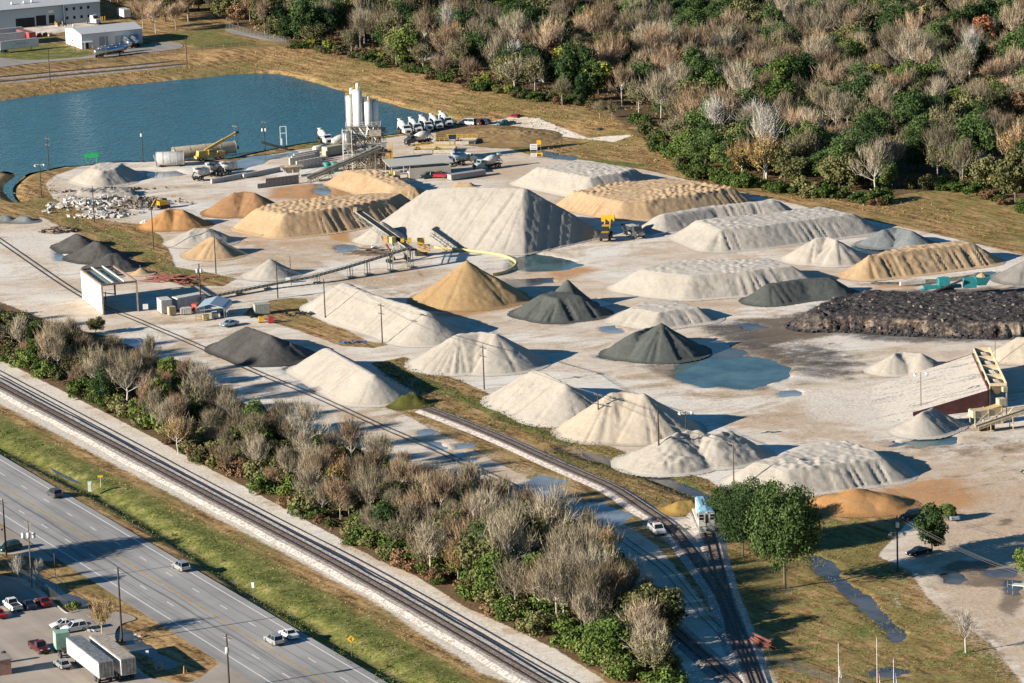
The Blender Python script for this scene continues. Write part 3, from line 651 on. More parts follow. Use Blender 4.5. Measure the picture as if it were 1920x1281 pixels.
SAND = pmat('tan_sand', (0.335, 0.212, 0.110), (0.425, 0.296, 0.173), (0.463, 0.348, 0.226), top=True)
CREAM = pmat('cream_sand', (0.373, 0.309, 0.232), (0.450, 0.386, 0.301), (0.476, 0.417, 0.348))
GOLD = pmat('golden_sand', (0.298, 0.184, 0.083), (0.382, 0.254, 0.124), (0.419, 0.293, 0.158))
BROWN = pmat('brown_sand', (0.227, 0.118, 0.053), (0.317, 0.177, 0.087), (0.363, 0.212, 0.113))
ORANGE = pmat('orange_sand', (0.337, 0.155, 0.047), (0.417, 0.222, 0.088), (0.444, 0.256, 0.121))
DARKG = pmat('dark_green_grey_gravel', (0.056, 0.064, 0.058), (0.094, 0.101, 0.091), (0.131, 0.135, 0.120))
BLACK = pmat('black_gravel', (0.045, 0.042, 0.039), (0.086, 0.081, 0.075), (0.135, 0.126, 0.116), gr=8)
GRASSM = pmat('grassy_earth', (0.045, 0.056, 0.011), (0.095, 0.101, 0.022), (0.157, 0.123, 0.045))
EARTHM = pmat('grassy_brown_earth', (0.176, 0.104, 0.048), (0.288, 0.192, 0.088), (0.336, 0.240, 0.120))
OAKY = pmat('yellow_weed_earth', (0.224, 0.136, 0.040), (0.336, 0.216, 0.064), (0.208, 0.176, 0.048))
def solveH(ap, fb, k, dz=0):
    lo, hi = 0.1, 40
    for _ in range(40):
        m_ = (lo+hi)/2; P = G(ap[0], ap[1], m_); d = -Vector((P.x, P.y, 0)).normalized(); Q_ = Vector((P.x, P.y, 0))+d*(m_/k)
        if PR(Q_)[1] > fb: hi = m_
        else: lo = m_
    return lo
npile = [0]
def lobe(crest, fb=None, ref=0, H=None, k=0.68, flat=False, hump=0.0, soft=0.0, tops=None, cuts=()):
    """crest: photo pixels of the ridge (or rim of a flat top when flat); fb: photo y of the foot in front of crest[ref]"""
    if H is None: H = solveH(crest[ref], fb, k)
    zs = [H+(tops[i] if tops else 0) for i in range(len(crest))]
    return dict(cuts=[(G(*a, H), G(*b), G(*c_)) for a, b, c_ in cuts], P=[G(c[0], c[1], z) for c, z in zip(crest, zs)], H=H, k=k, flat=flat, hump=hump, soft=soft)
def pile(label, cat, lobes, mat, name='gravel_pile', group=None, res=0.38, rough=0.32, rill=0.35, wob=0.10, edge=0.0, seed=None, kind=None, attrs=None):
    npile[0] += 1; sd_ = npile[0] if seed is None else seed
    x0 = min(p.x-l['H']/l['k'] for l in lobes for p in l['P'])-2; x1 = max(p.x+l['H']/l['k'] for l in lobes for p in l['P'])+2
    y0 = min(p.y-l['H']/l['k'] for l in lobes for p in l['P'])-2; y1 = max(p.y+l['H']/l['k'] for l in lobes for p in l['P'])+2
    cx, cy = (x0+x1)/2, (y0+y1)/2
    X, Y = np.meshgrid(np.arange(x0, x1, res), np.arange(y0, y1, res))
    Z = np.full(X.shape, -9.0); RL = np.zeros(X.shape)
    for li, l in enumerate(lobes):
        P = l['P']; best = np.full(X.shape, -1e9); nxp = np.zeros(X.shape); nyp = np.zeros(X.shape); dd = np.full(X.shape, 1e9)
        segs = list(zip(P, P[1:]+[P[0]])) if l['flat'] else (list(zip(P[:-1], P[1:])) if len(P) > 1 else [(P[0], P[0])])
        ins = inpoly(X, Y, [(p.x, p.y) for p in P]) if l['flat'] else np.zeros(X.shape, bool)
        lowf = fbm(X*0.11+sd_*7, Y*0.11, 3, sd_)-0.5
        for a, b in segs:
            d, t = dseg(X, Y, a, b); zc = a.z+(b.z-a.z)*t
            d = np.where(ins, 0, d)
            v = zc-l['k']*d
            m_ = v > best; best = np.where(m_, v, best); dd = np.where(m_, d, dd)
            nxp = np.where(m_, a.x+(b.x-a.x)*t, nxp); nyp = np.where(m_, a.y+(b.y-a.y)*t, nyp)
        if l['flat']:
            dm = dline(X, Y, [(p.x, p.y) for p in P]+[(P[0].x, P[0].y)])
            best = np.where(ins, np.mean([p.z for p in P])+np.minimum(dm*0.02, 0.3), best)
            wz = np.array([p.z for p in P])
        H = l['H']
        # outline wobble grows towards the foot
        fr = np.clip(dd*l['k']/H, 0, 1)
        best = best+lowf*wob*H*1.2*np.sin(np.clip(fr, 0, 1)*3.0)
        # rills: constant down the slope
        ux = (X-nxp)/(dd+1e-6); uy = (Y-nyp)/(dd+1e-6)
        ang = np.arctan2(uy, ux)
        q1 = nxp*0.55+np.cos(ang)*H*0.30+sd_*3.1; q2 = nyp*0.55+np.sin(ang)*H*0.30
        r = fbm(q1, q2, 3, sd_+1); r2_ = fbm(q1*3.1, q2*3.1, 2, sd_+2)
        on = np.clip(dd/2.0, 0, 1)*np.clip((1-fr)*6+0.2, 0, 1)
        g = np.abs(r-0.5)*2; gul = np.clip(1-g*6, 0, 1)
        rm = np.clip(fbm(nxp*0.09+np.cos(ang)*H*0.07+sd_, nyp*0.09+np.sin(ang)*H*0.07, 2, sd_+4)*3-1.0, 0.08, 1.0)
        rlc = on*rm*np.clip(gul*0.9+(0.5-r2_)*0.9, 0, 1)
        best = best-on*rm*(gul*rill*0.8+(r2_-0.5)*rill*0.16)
        for cp in l.get('cuts', ()):
            a_, b_, c_ = cp; n_ = (b_-a_).cross(c_-a_); pl = a_.z-((X-a_.x)*n_.x+(Y-a_.y)*n_.y)/n_.z
            ct = vn((X*(b_-a_).y-Y*(b_-a_).x)*0.05+sd_, X*0.02, 3)+0.4*vn((X*(b_-a_).y-Y*(b_-a_).x)*0.2, X*0.05, 5)
            pl = pl-(ct-0.6)*0.45; m2 = pl < best; best = np.where(m2, pl, best); rlc = np.where(m2, np.clip(0.55+ct*0.5, 0, 1), rlc)
        if l['soft']: best = np.where(dd < l['soft'], best-(l['soft']-dd)**2*l['k']/(2*l['soft']), best)
        if l['hump']:
            # dumped loads: rounded heaps packed over the top
            s_ = 1.7; gx = X/s_+sd_; gy = Y/s_; ix = np.floor(gx); iy = np.floor(gy); hv = np.zeros(X.shape)
            for ox in (-1, 0, 1):
                for oy in (-1, 0, 1):
                    jx = ix+ox; jy = iy+oy; tx_ = _T[0][(jx.astype(int)*7+jy.astype(int)*13) & 255, (jy.astype(int)*3) & 255]; ty_ = _T[1][(jx.astype(int)*5) & 255, (jy.astype(int)*11+jx.astype(int)) & 255]
                    e = np.hypot(gx-(jx+0.15+0.7*tx_), gy-(jy+0.15+0.7*ty_)); hv = np.maximum(hv, np.clip(1-(e/0.62)**1.6, 0, 1)*(0.5+0.7*tx_))
            top = np.clip(1-dd/1.6, 0, 1)*np.clip(fbm(X*0.07+sd_, Y*0.07, 3, 1)*5-1.9, 0.12, 1.15) if l['flat'] else np.clip(1-dd/(H*0.25/l['k']), 0, 1)
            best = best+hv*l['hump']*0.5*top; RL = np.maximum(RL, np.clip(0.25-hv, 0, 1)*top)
        m_ = best > Z; RL = np.where(m_, np.maximum(rlc, RL*(1 if l['hump'] else 0)), RL); Z = np.maximum(Z, best)
    Z = Z+(fbm(X*0.9, Y*0.9, 3, sd_+3)-0.5)*rough*np.clip(Z/1.5, 0.2, 1)
    # spread a thin apron at the foot
    Z = np.where(Z < 0.5, 0.5*np.exp((Z-0.5)/0.5)*1.0-0.10, Z)
    keep = Z > -0.02
    ny_, nx_ = X.shape; id_ = np.arange(nx_*ny_).reshape(ny_, nx_)
    kq = (keep[:-1, :-1] | keep[1:, :-1] | keep[:-1, 1:] | keep[1:, 1:])
    Q_ = np.stack([id_[:-1, :-1], id_[:-1, 1:], id_[1:, 1:], id_[1:, :-1]], -1)[kq]
    usedv = np.unique(Q_); remap = np.full(nx_*ny_, -1); remap[usedv] = np.arange(len(usedv)); Q_ = remap[Q_]
    Vv = np.stack([X-cx, Y-cy, Z], -1).reshape(-1, 3)[usedv]
    me = bpy.data.meshes.new(name); fastmesh(me, Vv, Q_)
    a = me.attributes.new('rill', 'FLOAT', 'POINT'); a.data.foreach_set('value', RL.ravel()[usedv].astype(np.float32))
    me.materials.append(mat); o = bpy.data.objects.new(name, me); col.objects.link(o); o.location = (cx, cy, 0)
    tag(o, label, cat, group, kind); return o
gp_, sp_ = 'gravel_pile', 'sand_pile'
def gpile(label, lobes, mat, **kw): return pile(label, 'gravel pile', lobes, mat, **kw)
def spile(label, lobes, mat, **kw): return pile(label, 'sand pile', lobes, mat, name=sp_, **kw)
# left part of the yard
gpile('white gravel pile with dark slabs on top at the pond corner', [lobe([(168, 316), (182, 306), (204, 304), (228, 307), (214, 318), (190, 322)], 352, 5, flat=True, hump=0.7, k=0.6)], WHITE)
spile('brown flat-crested sand pile right of the orange pile', [lobe([(438, 361), (458, 359), (478, 361)], 406, 1, k=0.62)], BROWN)
spile('orange sand pile beside the rubble and the utility pole', [lobe([(310, 394), (326, 391), (343, 393)], 430, 1, k=0.6), lobe([(333, 404), (350, 402)], 430, 0, k=0.7)], ORANGE, rill=0.6)
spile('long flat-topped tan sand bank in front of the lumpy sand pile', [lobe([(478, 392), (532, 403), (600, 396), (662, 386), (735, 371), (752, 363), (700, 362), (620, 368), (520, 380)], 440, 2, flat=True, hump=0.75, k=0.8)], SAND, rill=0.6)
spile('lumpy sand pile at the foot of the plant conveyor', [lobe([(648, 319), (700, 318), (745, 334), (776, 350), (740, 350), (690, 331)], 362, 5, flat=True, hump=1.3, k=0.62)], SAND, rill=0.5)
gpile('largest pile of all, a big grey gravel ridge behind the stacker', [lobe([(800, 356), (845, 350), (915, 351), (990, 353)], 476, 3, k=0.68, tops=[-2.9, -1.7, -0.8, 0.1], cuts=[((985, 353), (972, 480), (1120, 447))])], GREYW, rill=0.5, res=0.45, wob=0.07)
gpile('small white gravel cone under the stacker boom', [lobe([(716, 414)], 459, 0)], WHITE)
spile('small tan heap peeping over the big grey ridge', [lobe([(858, 341), (880, 341)], 352, 0)], SAND, rill=0.2)
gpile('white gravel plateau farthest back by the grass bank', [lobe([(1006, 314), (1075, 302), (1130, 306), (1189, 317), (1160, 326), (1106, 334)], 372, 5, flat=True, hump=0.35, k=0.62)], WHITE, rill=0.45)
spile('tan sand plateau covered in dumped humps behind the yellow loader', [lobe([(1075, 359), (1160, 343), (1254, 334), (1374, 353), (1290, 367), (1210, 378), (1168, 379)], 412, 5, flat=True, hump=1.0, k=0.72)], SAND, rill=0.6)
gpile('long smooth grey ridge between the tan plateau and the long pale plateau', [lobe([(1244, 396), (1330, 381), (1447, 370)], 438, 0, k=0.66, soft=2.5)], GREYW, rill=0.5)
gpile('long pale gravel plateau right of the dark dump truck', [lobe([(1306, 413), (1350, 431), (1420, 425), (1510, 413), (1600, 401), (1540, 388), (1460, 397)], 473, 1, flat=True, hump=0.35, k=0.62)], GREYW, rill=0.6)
gpile('blue-grey gravel pile by the far edge of the yard', [lobe([(1656, 430), (1682, 426), (1710, 433)], 463, 1, k=0.58)], BLUEG, rill=0.6)
gpile('white cone left of the long tan ridge', [lobe([(1529, 446), (1552, 444), (1568, 449)], 497, 0, k=0.62)], WHITE, rill=0.5)
spile('long tan sand ridge in front of the far grass field', [lobe([(1628, 480), (1700, 472), (1826, 456), (1800, 451), (1700, 462)], 526, 0, flat=True, hump=0.5, k=0.66)], SAND, rill=0.7, rough=0.5)
gpile('grey gravel pile cut off by the right edge above the teal machine', [lobe([(1925, 486), (1990, 472)], 534, 0, k=0.55)], GREY)
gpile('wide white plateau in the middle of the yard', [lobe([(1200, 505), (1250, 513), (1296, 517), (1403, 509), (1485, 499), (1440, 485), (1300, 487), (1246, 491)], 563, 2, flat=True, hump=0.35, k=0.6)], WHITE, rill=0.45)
gpile('dark green-grey gravel ridge at the foot of the wide white plateau', [lobe([(1443, 529), (1500, 520), (1552, 516)], 574, 0, k=0.66, soft=1.5)], DARKG, rill=0.5)
gpile('dark grey pile with a small steep tip on its top', [lobe([(1012, 553), (1045, 560), (1088, 555), (1065, 548), (1035, 546)], 606, 1, flat=True, k=0.62), lobe([(1064, 523)], 584, 0, k=0.95)], DARKG, rill=0.7)
gpile('low white plateau behind the dark cone', [lobe([(1181, 578), (1233, 586), (1309, 576), (1268, 564), (1205, 566)], 618, 1, flat=True, k=0.55)], WHITE, rill=0.45)
gpile('dark grey gravel cone beside the big puddle', [lobe([(1240, 605)], 681, 0, k=0.66), lobe([(1190, 622), (1238, 608)], 676, 0, k=0.66)], DARKG, rill=0.7)
spile('tall golden sand cone in the middle of the yard', [lobe([(875, 488)], 583, 0), lobe([(875, 490), (925, 520)], None, 0, H=solveH((875, 488), 583, 0.68)-0.3, tops=[0, -3.6])], GOLD, rill=0.7)
gpile('long white ridge running down behind the two utility poles', [lobe([(645, 527), (694, 548), (764, 568), (800, 582)], 614, 1, k=0.62, soft=1.5)], WHITE, rill=0.25)
gpile('black gravel pile left of the smooth white ridge', [lobe([(462, 612), (510, 629)], 668, 0, k=0.55), lobe([(531, 636), (545, 642)], 672, 0, k=0.6)], BLACK, rill=0.3)
gpile('smooth white ridge beside the green grass mound', [lobe([(612, 650), (665, 680), (700, 700)], 741, 1, k=0.62, soft=1.2)], WHITE, rill=0.12, rough=0.2)
gpile('broad white pile above the grass strip with a pole in front', [lobe([(860, 624), (900, 620), (928, 624)], 703, 0, k=0.6, soft=1.0)], WHITE, rill=0.5)
gpile('white pile between the broad white pile and the cream cone', [lobe([(999, 693), (1022, 700), (1062, 720)], 772, 0, k=0.62)], WHITE, rill=0.7)
spile('cream sand cone crossed by the shadow of a pole', [lobe([(1146, 736), (1170, 734), (1208, 738)], 831, 1, k=0.66)], CREAM, rill=0.7)
pile('weathered white rubble heap with green bushes on it', 'rubble heap', [lobe([(1252, 818), (1290, 806), (1312, 806)], 880, 1, k=0.5), lobe([(1340, 812), (1366, 806)], 880, 0, k=0.62)], WHITE, name='rubble_heap', rill=0.6, rough=0.8, wob=0.2)
gpile('large white plateau with rows of dumped humps near the orange sand', [lobe([(1412, 868), (1480, 880), (1560, 872), (1655, 858), (1640, 845), (1576, 825), (1524, 834)], 922, 2, flat=True, hump=0.7, k=0.62)], WHITE, rill=0.5)
spile('low orange sand bank above the lawn', [lobe([(1570, 922), (1607, 912), (1650, 922)], 967, 1, k=0.42, soft=3, tops=[-1.2, 0, -0.8])], ORANGE, rill=0.15, rough=0.15)
gpile('small bright white pile left of the loading ramp', [lobe([(1676, 664), (1690, 659), (1728, 663)], 700, 1, k=0.6)], WHITE, rill=0.4)
spile('cream sand pile cut off by the right edge above the hopper', [lobe([(1908, 631), (1960, 634)], 684, 0, k=0.7)], CREAM, rill=0.7)
gpile('pale gravel cone just below the loading ramp', [lobe([(1728, 773), (1750, 764)], 822, 0, k=0.62)], GREYW, rill=0.6)
gpile('small pale cone against the rusty ramp wall', [lobe([(1826, 768)], 787, 0)], GREYW, rill=0.2)
gpile('uppermost of the three black gravel piles by the left track', [lobe([(142, 437), (149, 442)], 469, 0, k=0.55)], BLACK, rill=0.2)
gpile('middle one of the three black gravel piles by the left track', [lobe([(176, 452), (186, 454)], 492, 0, k=0.55)], BLACK, rill=0.2)
gpile('lowest of the three black gravel piles by the left track', [lobe([(206, 475), (218, 474)], 511, 0, k=0.55)], BLACK, rill=0.2)
spile('small tan heap behind the open shed roof', [lobe([(205, 506)], 522, 0, k=0.55)], SAND, rill=0.2)
spile('small tan heap beside the pile of old sleepers', [lobe([(264, 502)], 517, 0, k=0.55)], SAND, rill=0.2)
gpile('pale rough gravel heap behind the small tan cone', [lobe([(362, 429), (391, 428)], 464, 0, k=0.5)], GREYW, rill=0.2, rough=0.6)
spile('small tan cone with a pole standing in front of it', [lobe([(394, 444), (404, 445)], 487, 0, k=0.62)], SAND, rill=0.5)
gpile('grey gravel cone behind the long ground conveyor', [lobe([(507, 485)], 526, 0, k=0.6)], GREYW, rill=0.2)
gpile('low grey heap at the far left edge by the dirt yard', [lobe([(4, 404), (14, 404)], 416, 0, k=0.5)], BLUEG, rill=0.2)
gpile('low grey heap just right of the one on the left edge', [lobe([(40, 404), (50, 405)], 417, 0, k=0.5)], BLUEG, rill=0.2)
pile('green overgrown earth mound at the head of the spur track', 'earth mound', [lobe([(758, 740), (778, 738)], 766, 0, k=0.6)], GRASSM, name='earth_mound', rill=0.2, rough=0.7)
pile('yellow weedy earth mound left of the locomotive', 'earth mound', [lobe([(1276, 938), (1290, 936)], 966, 0, k=0.5)], OAKY, name='earth_mound', rill=0.2, rough=0.8)
pile('brown grassy knoll below the pale young trees', 'earth mound', [lobe([(1190, 237), (1225, 236)], 262, 0, k=0.3)], EARTHM, name='earth_mound', rill=0.2, rough=0.6)
pile('green tuft mound beside the end of the rusty tracks', 'earth mound', [lobe([(388, 105)], 113, 0, k=0.5)], GRASSM, name='earth_mound', rill=0.1, rough=0.4)
pile('dark earth mound right of the green tuft mound', 'earth mound', [lobe([(453, 105)], 113, 0, k=0.5)], BLACK, name='earth_mound', rill=0.1, rough=0.4)
pile('brown grassy bank strewn with tyres by the teal pickup', 'earth mound', [lobe([(925, 240), (985, 246)], 268, 0, k=0.12)], EARTHM, name='earth_mound', rill=0.1, rough=0.6)
# asphalt millings heap: dark plateau with a broken cream and black front
def millings():
    k = NT('millings', 0.95, 0.2)
    n = k.noise(0.10, 4, 0.6, None, 1.2); m2 = k.noise(1.1, 4, 0.75); sl = k.N('NewGeometry').outputs['Normal']; sx = k.N('SeparateXYZ'); k.L(sl, sx.inputs[0])
    steep = k.ramp(sx.outputs[2], [(0.55, 1.0), (0.85, 0.0)])
    dark = k.ramp(m2, [(0.38, (0.022, 0.02, 0.02)), (0.55, (0.07, 0.06, 0.057)), (0.68, (0.22, 0.19, 0.17))])
    front = k.ramp(k.math('ADD', k.math('MULTIPLY', n, 0.7), k.math('MULTIPLY', m2, 0.3)), [(0.42, (0.02, 0.018, 0.018)), (0.48, (0.11, 0.07, 0.05)), (0.53, (0.33, 0.27, 0.195)), (0.62, (0.09, 0.065, 0.05))])
    k.color(k.mix(steep, dark, front)); k.bump(m2, 0.9, 0.5); return k.m
pile('dark heap of broken asphalt millings with a torn cream and black front', 'millings heap',
     [lobe([(1515, 583), (1570, 556), (1640, 543), (1720, 549), (1990, 546), (1990, 600), (1880, 604), (1780, 600), (1700, 598), (1620, 592), (1560, 590)], H=3.0, flat=True, k=0.75),
      lobe([(1530, 580), (1580, 567), (1640, 566)], H=3.8, k=0.6), lobe([(1650, 585), (1720, 590), (1800, 590)], H=3.6, k=0.7)], millings(), name='millings_heap', rill=2.0, rough=0.9, wob=0.8)

mh = [o for o in scene.objects if o.name == 'millings_heap'][0]
mv = np.empty(len(mh.data.vertices)*3, np.float32); mh.data.vertices.foreach_get('co', mv); mv = mv.reshape(-1, 3); mn = np.empty(len(mh.data.vertices)*3, np.float32)
rg = np.random.default_rng(9)
for nm, mm_, n_, s0, s1, sel in (('asphalt_chunks', paint('black_asphalt_chunk', (0.035, 0.032, 0.032), 0.8, 0, 0.3), 420, 0.25, 1.1, mv[:, 2] < 1.6), ('pale_chunks', paint('pale_chunk', (0.22, 0.185, 0.15), 0.9, 0, 0.4), 110, 0.2, 0.9, mv[:, 2] > 0.8)):
    id_ = np.nonzero(sel)[0]; mb = MB()
    for k_ in rg.choice(id_, n_):
        q = mv[k_]; s = rg.uniform(s0, s1)*rg.random()**0.5+0.15; rot = Matrix.Rotation(rg.random()*6, 3, 'Z') @ Matrix.Rotation(rg.normal()*0.6, 3, 'X')
        mb.hull8([rot @ Vector((x_*s*rg.uniform(0.3, 0.5), y_*s*rg.uniform(0.25, 0.45), z_*s*rg.uniform(0.2, 0.35)))+Vector((float(q[0]), float(q[1]), float(q[2])+s*0.1)) for z_ in (-1, 1) for x_, y_ in ((-1, -1), (1, -1), (1, 1), (-1, 1))])
    tag(mb.build(nm, mm_, mh), kind='stuff')
# ------------------------------------------------------------------ vegetation
def leafmat(name, cols, rough=0.7, hue=0.25):
    """cols: dark, mid, light leaf colour; varies clump to clump and tree to tree"""
    k = NT(name, rough, 0.2)
    n = k.noise(0.9, 3, 0.7); f = k.math('ADD', k.math('MULTIPLY', n, 1-hue), k.math('MULTIPLY', k.rnd(), hue))
    k.color(k.ramp(f, [(0.32, cols[0]), (0.5, cols[1]), (0.68, cols[2])]))
    k.b.inputs['Transmission Weight'].default_value = 0
    return k.m
bark_g = leafmat('grey_bark', [(0.195, 0.171, 0.140), (0.366, 0.323, 0.268), (0.537, 0.488, 0.415)])
bark_w = leafmat('white_bark', [(0.34, 0.30, 0.25), (0.50, 0.46, 0.40), (0.62, 0.57, 0.50)])
bark_b = leafmat('brown_bark', [(0.08, 0.06, 0.045), (0.14, 0.105, 0.08), (0.2, 0.155, 0.12)])
tw_grey = leafmat('grey_twigs', [(0.140, 0.112, 0.071), (0.281, 0.232, 0.156), (0.451, 0.384, 0.275)], hue=0.35)
tw_tan = leafmat('tan_twigs', [(0.220, 0.144, 0.083), (0.390, 0.262, 0.159), (0.537, 0.378, 0.244)], hue=0.35)
tw_pink = leafmat('pinkish_twigs', [(0.146, 0.104, 0.063), (0.293, 0.213, 0.137), (0.451, 0.348, 0.232)], hue=0.35)
lf_dark = leafmat('dark_evergreen_leaves', [(0.016, 0.038, 0.011), (0.047, 0.084, 0.022), (0.112, 0.162, 0.045)])
lf_mid = leafmat('mid_green_leaves', [(0.039, 0.067, 0.013), (0.084, 0.129, 0.025), (0.157, 0.202, 0.045)])
lf_olive = leafmat('olive_leaves', [(0.067, 0.069, 0.025), (0.134, 0.134, 0.050), (0.235, 0.218, 0.084)])
lf_bright = leafmat('bright_green_leaves', [(0.04, 0.066, 0.012), (0.085, 0.125, 0.024), (0.17, 0.205, 0.05)])
lf_yel = leafmat('yellowing_leaves', [(0.20, 0.13, 0.02), (0.36, 0.25, 0.045), (0.48, 0.38, 0.10)])
lf_lime = leafmat('yellow_green_leaves', [(0.13, 0.15, 0.02), (0.26, 0.27, 0.045), (0.38, 0.37, 0.09)])
lf_rust = leafmat('rust_leaves', [(0.13, 0.045, 0.022), (0.24, 0.085, 0.04), (0.35, 0.15, 0.07)])
lf_brown = leafmat('brown_leaves', [(0.11, 0.065, 0.035), (0.20, 0.12, 0.06), (0.30, 0.19, 0.10)])

def npmesh(name, V, Fq, mat, parent):
    me = bpy.data.meshes.new(name); me.from_pydata(V.tolist() if hasattr(V, 'tolist') else V, [], Fq.tolist() if hasattr(Fq, 'tolist') else Fq)
    me.materials.append(mat); me.update(); o = bpy.data.objects.new(name, me); col.objects.link(o); o.parent = parent; return o
def leaves(C, n, size, rg, drop=0.0):
    """n small leaf-clump faces scattered through lobes C=[(x,y,z,rx,ry,rz)]"""
    C = np.array(C); wts = (C[:, 3]*C[:, 4])**0.9; wts /= wts.sum(); k = rg.choice(len(C), n, p=wts)
    d = rg.normal(size=(n, 3)); d /= np.linalg.norm(d, axis=1)[:, None]; r = rg.random(n)**0.28
    P = C[k, :3]+d*C[k, 3:6]*r[:, None]*(0.86+0.28*rg.random((n, 1)))
    nn = d+rg.normal(size=(n, 3))*0.55; nn /= np.linalg.norm(nn, axis=1)[:, None]
    a = np.cross(nn, rg.normal(size=(n, 3))); a /= np.linalg.norm(a, axis=1)[:, None]; b = np.cross(nn, a)
    s = (size*(0.6+0.8*rg.random(n)))[:, None]
    V = np.stack([P-a*s*0.5-b*s*0.3, P+a*s*0.5-b*s*0.35, P+b*s*0.55+a*s*0.1], 1).reshape(-1, 3)
    return V, np.arange(n*3).reshape(-1, 3)
def limbs(mb, rg, h, spread, n, trunk_r, t0=0.3, up=0.5, lean=(0, 0)):
    """trunk and main limbs; returns branch tips and directions for the twigs"""
    tips = []; top = Vector((lean[0], lean[1], h*0.62)); mid = Vector((lean[0]*0.4+rg.normal()*0.15, lean[1]*0.4+rg.normal()*0.15, h*t0))
    mb.tube((0, 0, -0.3), mid, trunk_r, trunk_r*0.75, 7, False); mb.tube(mid, top, trunk_r*0.75, trunk_r*0.3, 6, False)
    for i in range(n):
        f = rg.random(); base = mid.lerp(top, f); az = 2.4*i+rg.random()*0.8; el = up+(f*0.5)+rg.normal()*0.12
        L = spread*(1.0-0.45*f)*(0.75+0.4*rg.random()); d = Vector((math.cos(az)*math.cos(el), math.sin(az)*math.cos(el), math.sin(el)))
        r = trunk_r*0.42*(1-0.4*f); p = base
        for sgm in range(3):
            q = p+d*L/3; mb.tube(p, q, r*(1-sgm*0.26), r*(1-(sgm+1)*0.26), 4, False); tips.append((q.copy(), d.copy(), 1.0))
            if sgm > 0 or True:
                for s2 in range(2):
                    d2 = (d+Vector(rg.normal(size=3))*0.55+Vector((0, 0, 0.25))).normalized(); e = q+d2*L*0.36
                    mb.tube(q, e, r*0.4, r*0.16, 3, False); tips.append((e.copy(), d2.copy(), 1.0)); m_ = q.lerp(e, 0.5); tips.append((m_, d2.copy(), 0.8))
            p = q; d = (d+Vector((0, 0, 0.22))+Vector(rg.normal(size=3))*0.14).normalized()
    tips.append((top, Vector((0, 0, 1)), 1.0)); return tips
def twigs(tips, n, L, w_, rg, up=0.5):
    T = np.array([t[0] for t in tips]); D = np.array([t[1] for t in tips]); k = rg.integers(0, len(T), n)
    d = D[k]*0.8+rg.normal(size=(n, 3))*0.42+np.array([0, 0, up]); d /= np.linalg.norm(d, axis=1)[:, None]
    st = T[k]+rg.normal(size=(n, 3))*0.35; l = (L*(0.4+0.9*rg.random(n)))[:, None]
    a = np.cross(d, rg.normal(size=(n, 3))); a /= np.linalg.norm(a, axis=1)[:, None]
    w2 = (w_*(0.6+0.8*rg.random(n)))[:, None]
    V = np.stack([st-a*w2/2, st+a*w2/2, st+d*l], 1).reshape(-1, 3); return V, np.arange(n*3).reshape(-1, 3)
PROTO = {}
def bare(key, h, spread, nl, tr, ntw, L, w_, barkm, twm, seed, up=0.55, name='bare_tree', extra=None, t0=0.3):
    rg = np.random.default_rng(seed); root = thing(name, 'x', 'tree'); mb = MB(); tips = limbs(mb, rg, h, spread, nl+4, tr, t0, up)
    mb.build('trunk', barkm, root); V, Fq = twigs(tips, int(ntw*0.54), L*1.4, w_*0.85, rg, 0.95); npmesh('crown', V, Fq, twm, root)
    if extra:
        C = [(t[0].x, t[0].y, t[0].z, 0.9, 0.9, 0.8) for t in tips]; V, Fq = leaves(C, extra[0], extra[1], rg); npmesh('remaining_leaves', V, Fq, extra[2], root)
    PROTO[key] = root; return root
def leafy(key, h, rx, rz, nlobe, nleaf, size, barkm, lfm, seed, zc=None, cone=0.0, name='evergreen_tree', tr=0.22, cat='tree', part='crown'):
    rg = np.random.default_rng(seed); root = thing(name, 'x', cat); mb = MB()
    zc = h-rz if zc is None else zc; C = []
    for i in range(nlobe):
        d = rg.normal(size=3); d /= np.linalg.norm(d); rr = 0.45+0.45*rg.random(); z = zc+d[2]*rz*rr
        taper = 1-cone*np.clip((z-zc+rz)/(2*rz), 0, 1); q = (0.24+0.2*rg.random())*rx*(0.65+0.35*taper)
        C.append((d[0]*rx*rr*taper, d[1]*rx*rr*taper, z, q, q, q*0.85))
    if tr:
        mb.tube((0, 0, -0.3), (0.1, 0, zc*0.9), tr, tr*0.6, 7, False)
        for c in C[:8]: mb.tube((0.05, 0, zc*0.55+rg.random()*zc*0.3), c[:3], tr*0.35, tr*0.1, 4, False)
        mb.build('trunk', barkm, root)
    V, Fq = leaves(C, nleaf, size, rg); npmesh(part, V, Fq, lfm, root); PROTO[key] = root; return root
# prototypes (moved to real places below)
bare('g1', 10, 4.2, 14, 0.20, 2600, 1.35, 0.085, bark_g, tw_grey, 1)
bare('g2', 9, 3.6, 12, 0.17, 2300, 1.3, 0.085, bark_g, tw_grey, 2, up=0.75)
bare('g3', 11, 4.6, 14, 0.22, 2700, 1.5, 0.09, bark_w, tw_grey, 3)
bare('p1', 10, 4.2, 13, 0.20, 2800, 1.3, 0.095, bark_g, tw_pink, 4)
bare('p2', 9, 4.4, 13, 0.18, 2800, 1.3, 0.095, bark_b, tw_pink, 5, up=0.4)
bare('t1', 12, 5.4, 15, 0.26, 3000, 1.5, 0.10, bark_w, tw_tan, 6, up=0.6)
bare('t2', 9, 4.0, 12, 0.18, 2600, 1.3, 0.095, bark_g, tw_tan, 7)
bare('y1', 9, 3.8, 12, 0.18, 1700, 1.2, 0.085, bark_g, tw_tan, 8, extra=(900, 0.30, lf_yel))
bare('o1', 9, 3.8, 12, 0.18, 1500, 1.2, 0.085, bark_g, tw_grey, 9, extra=(1300, 0.32, lf_olive))
bare('w1', 13, 5.0, 13, 0.30, 1300, 1.6, 0.09, bark_w, bark_w, 10, up=0.75)
leafy('e1', 9.5, 4.6, 3.6, 60, 8000, 0.36, bark_b, lf_dark, 21, zc=5.6)
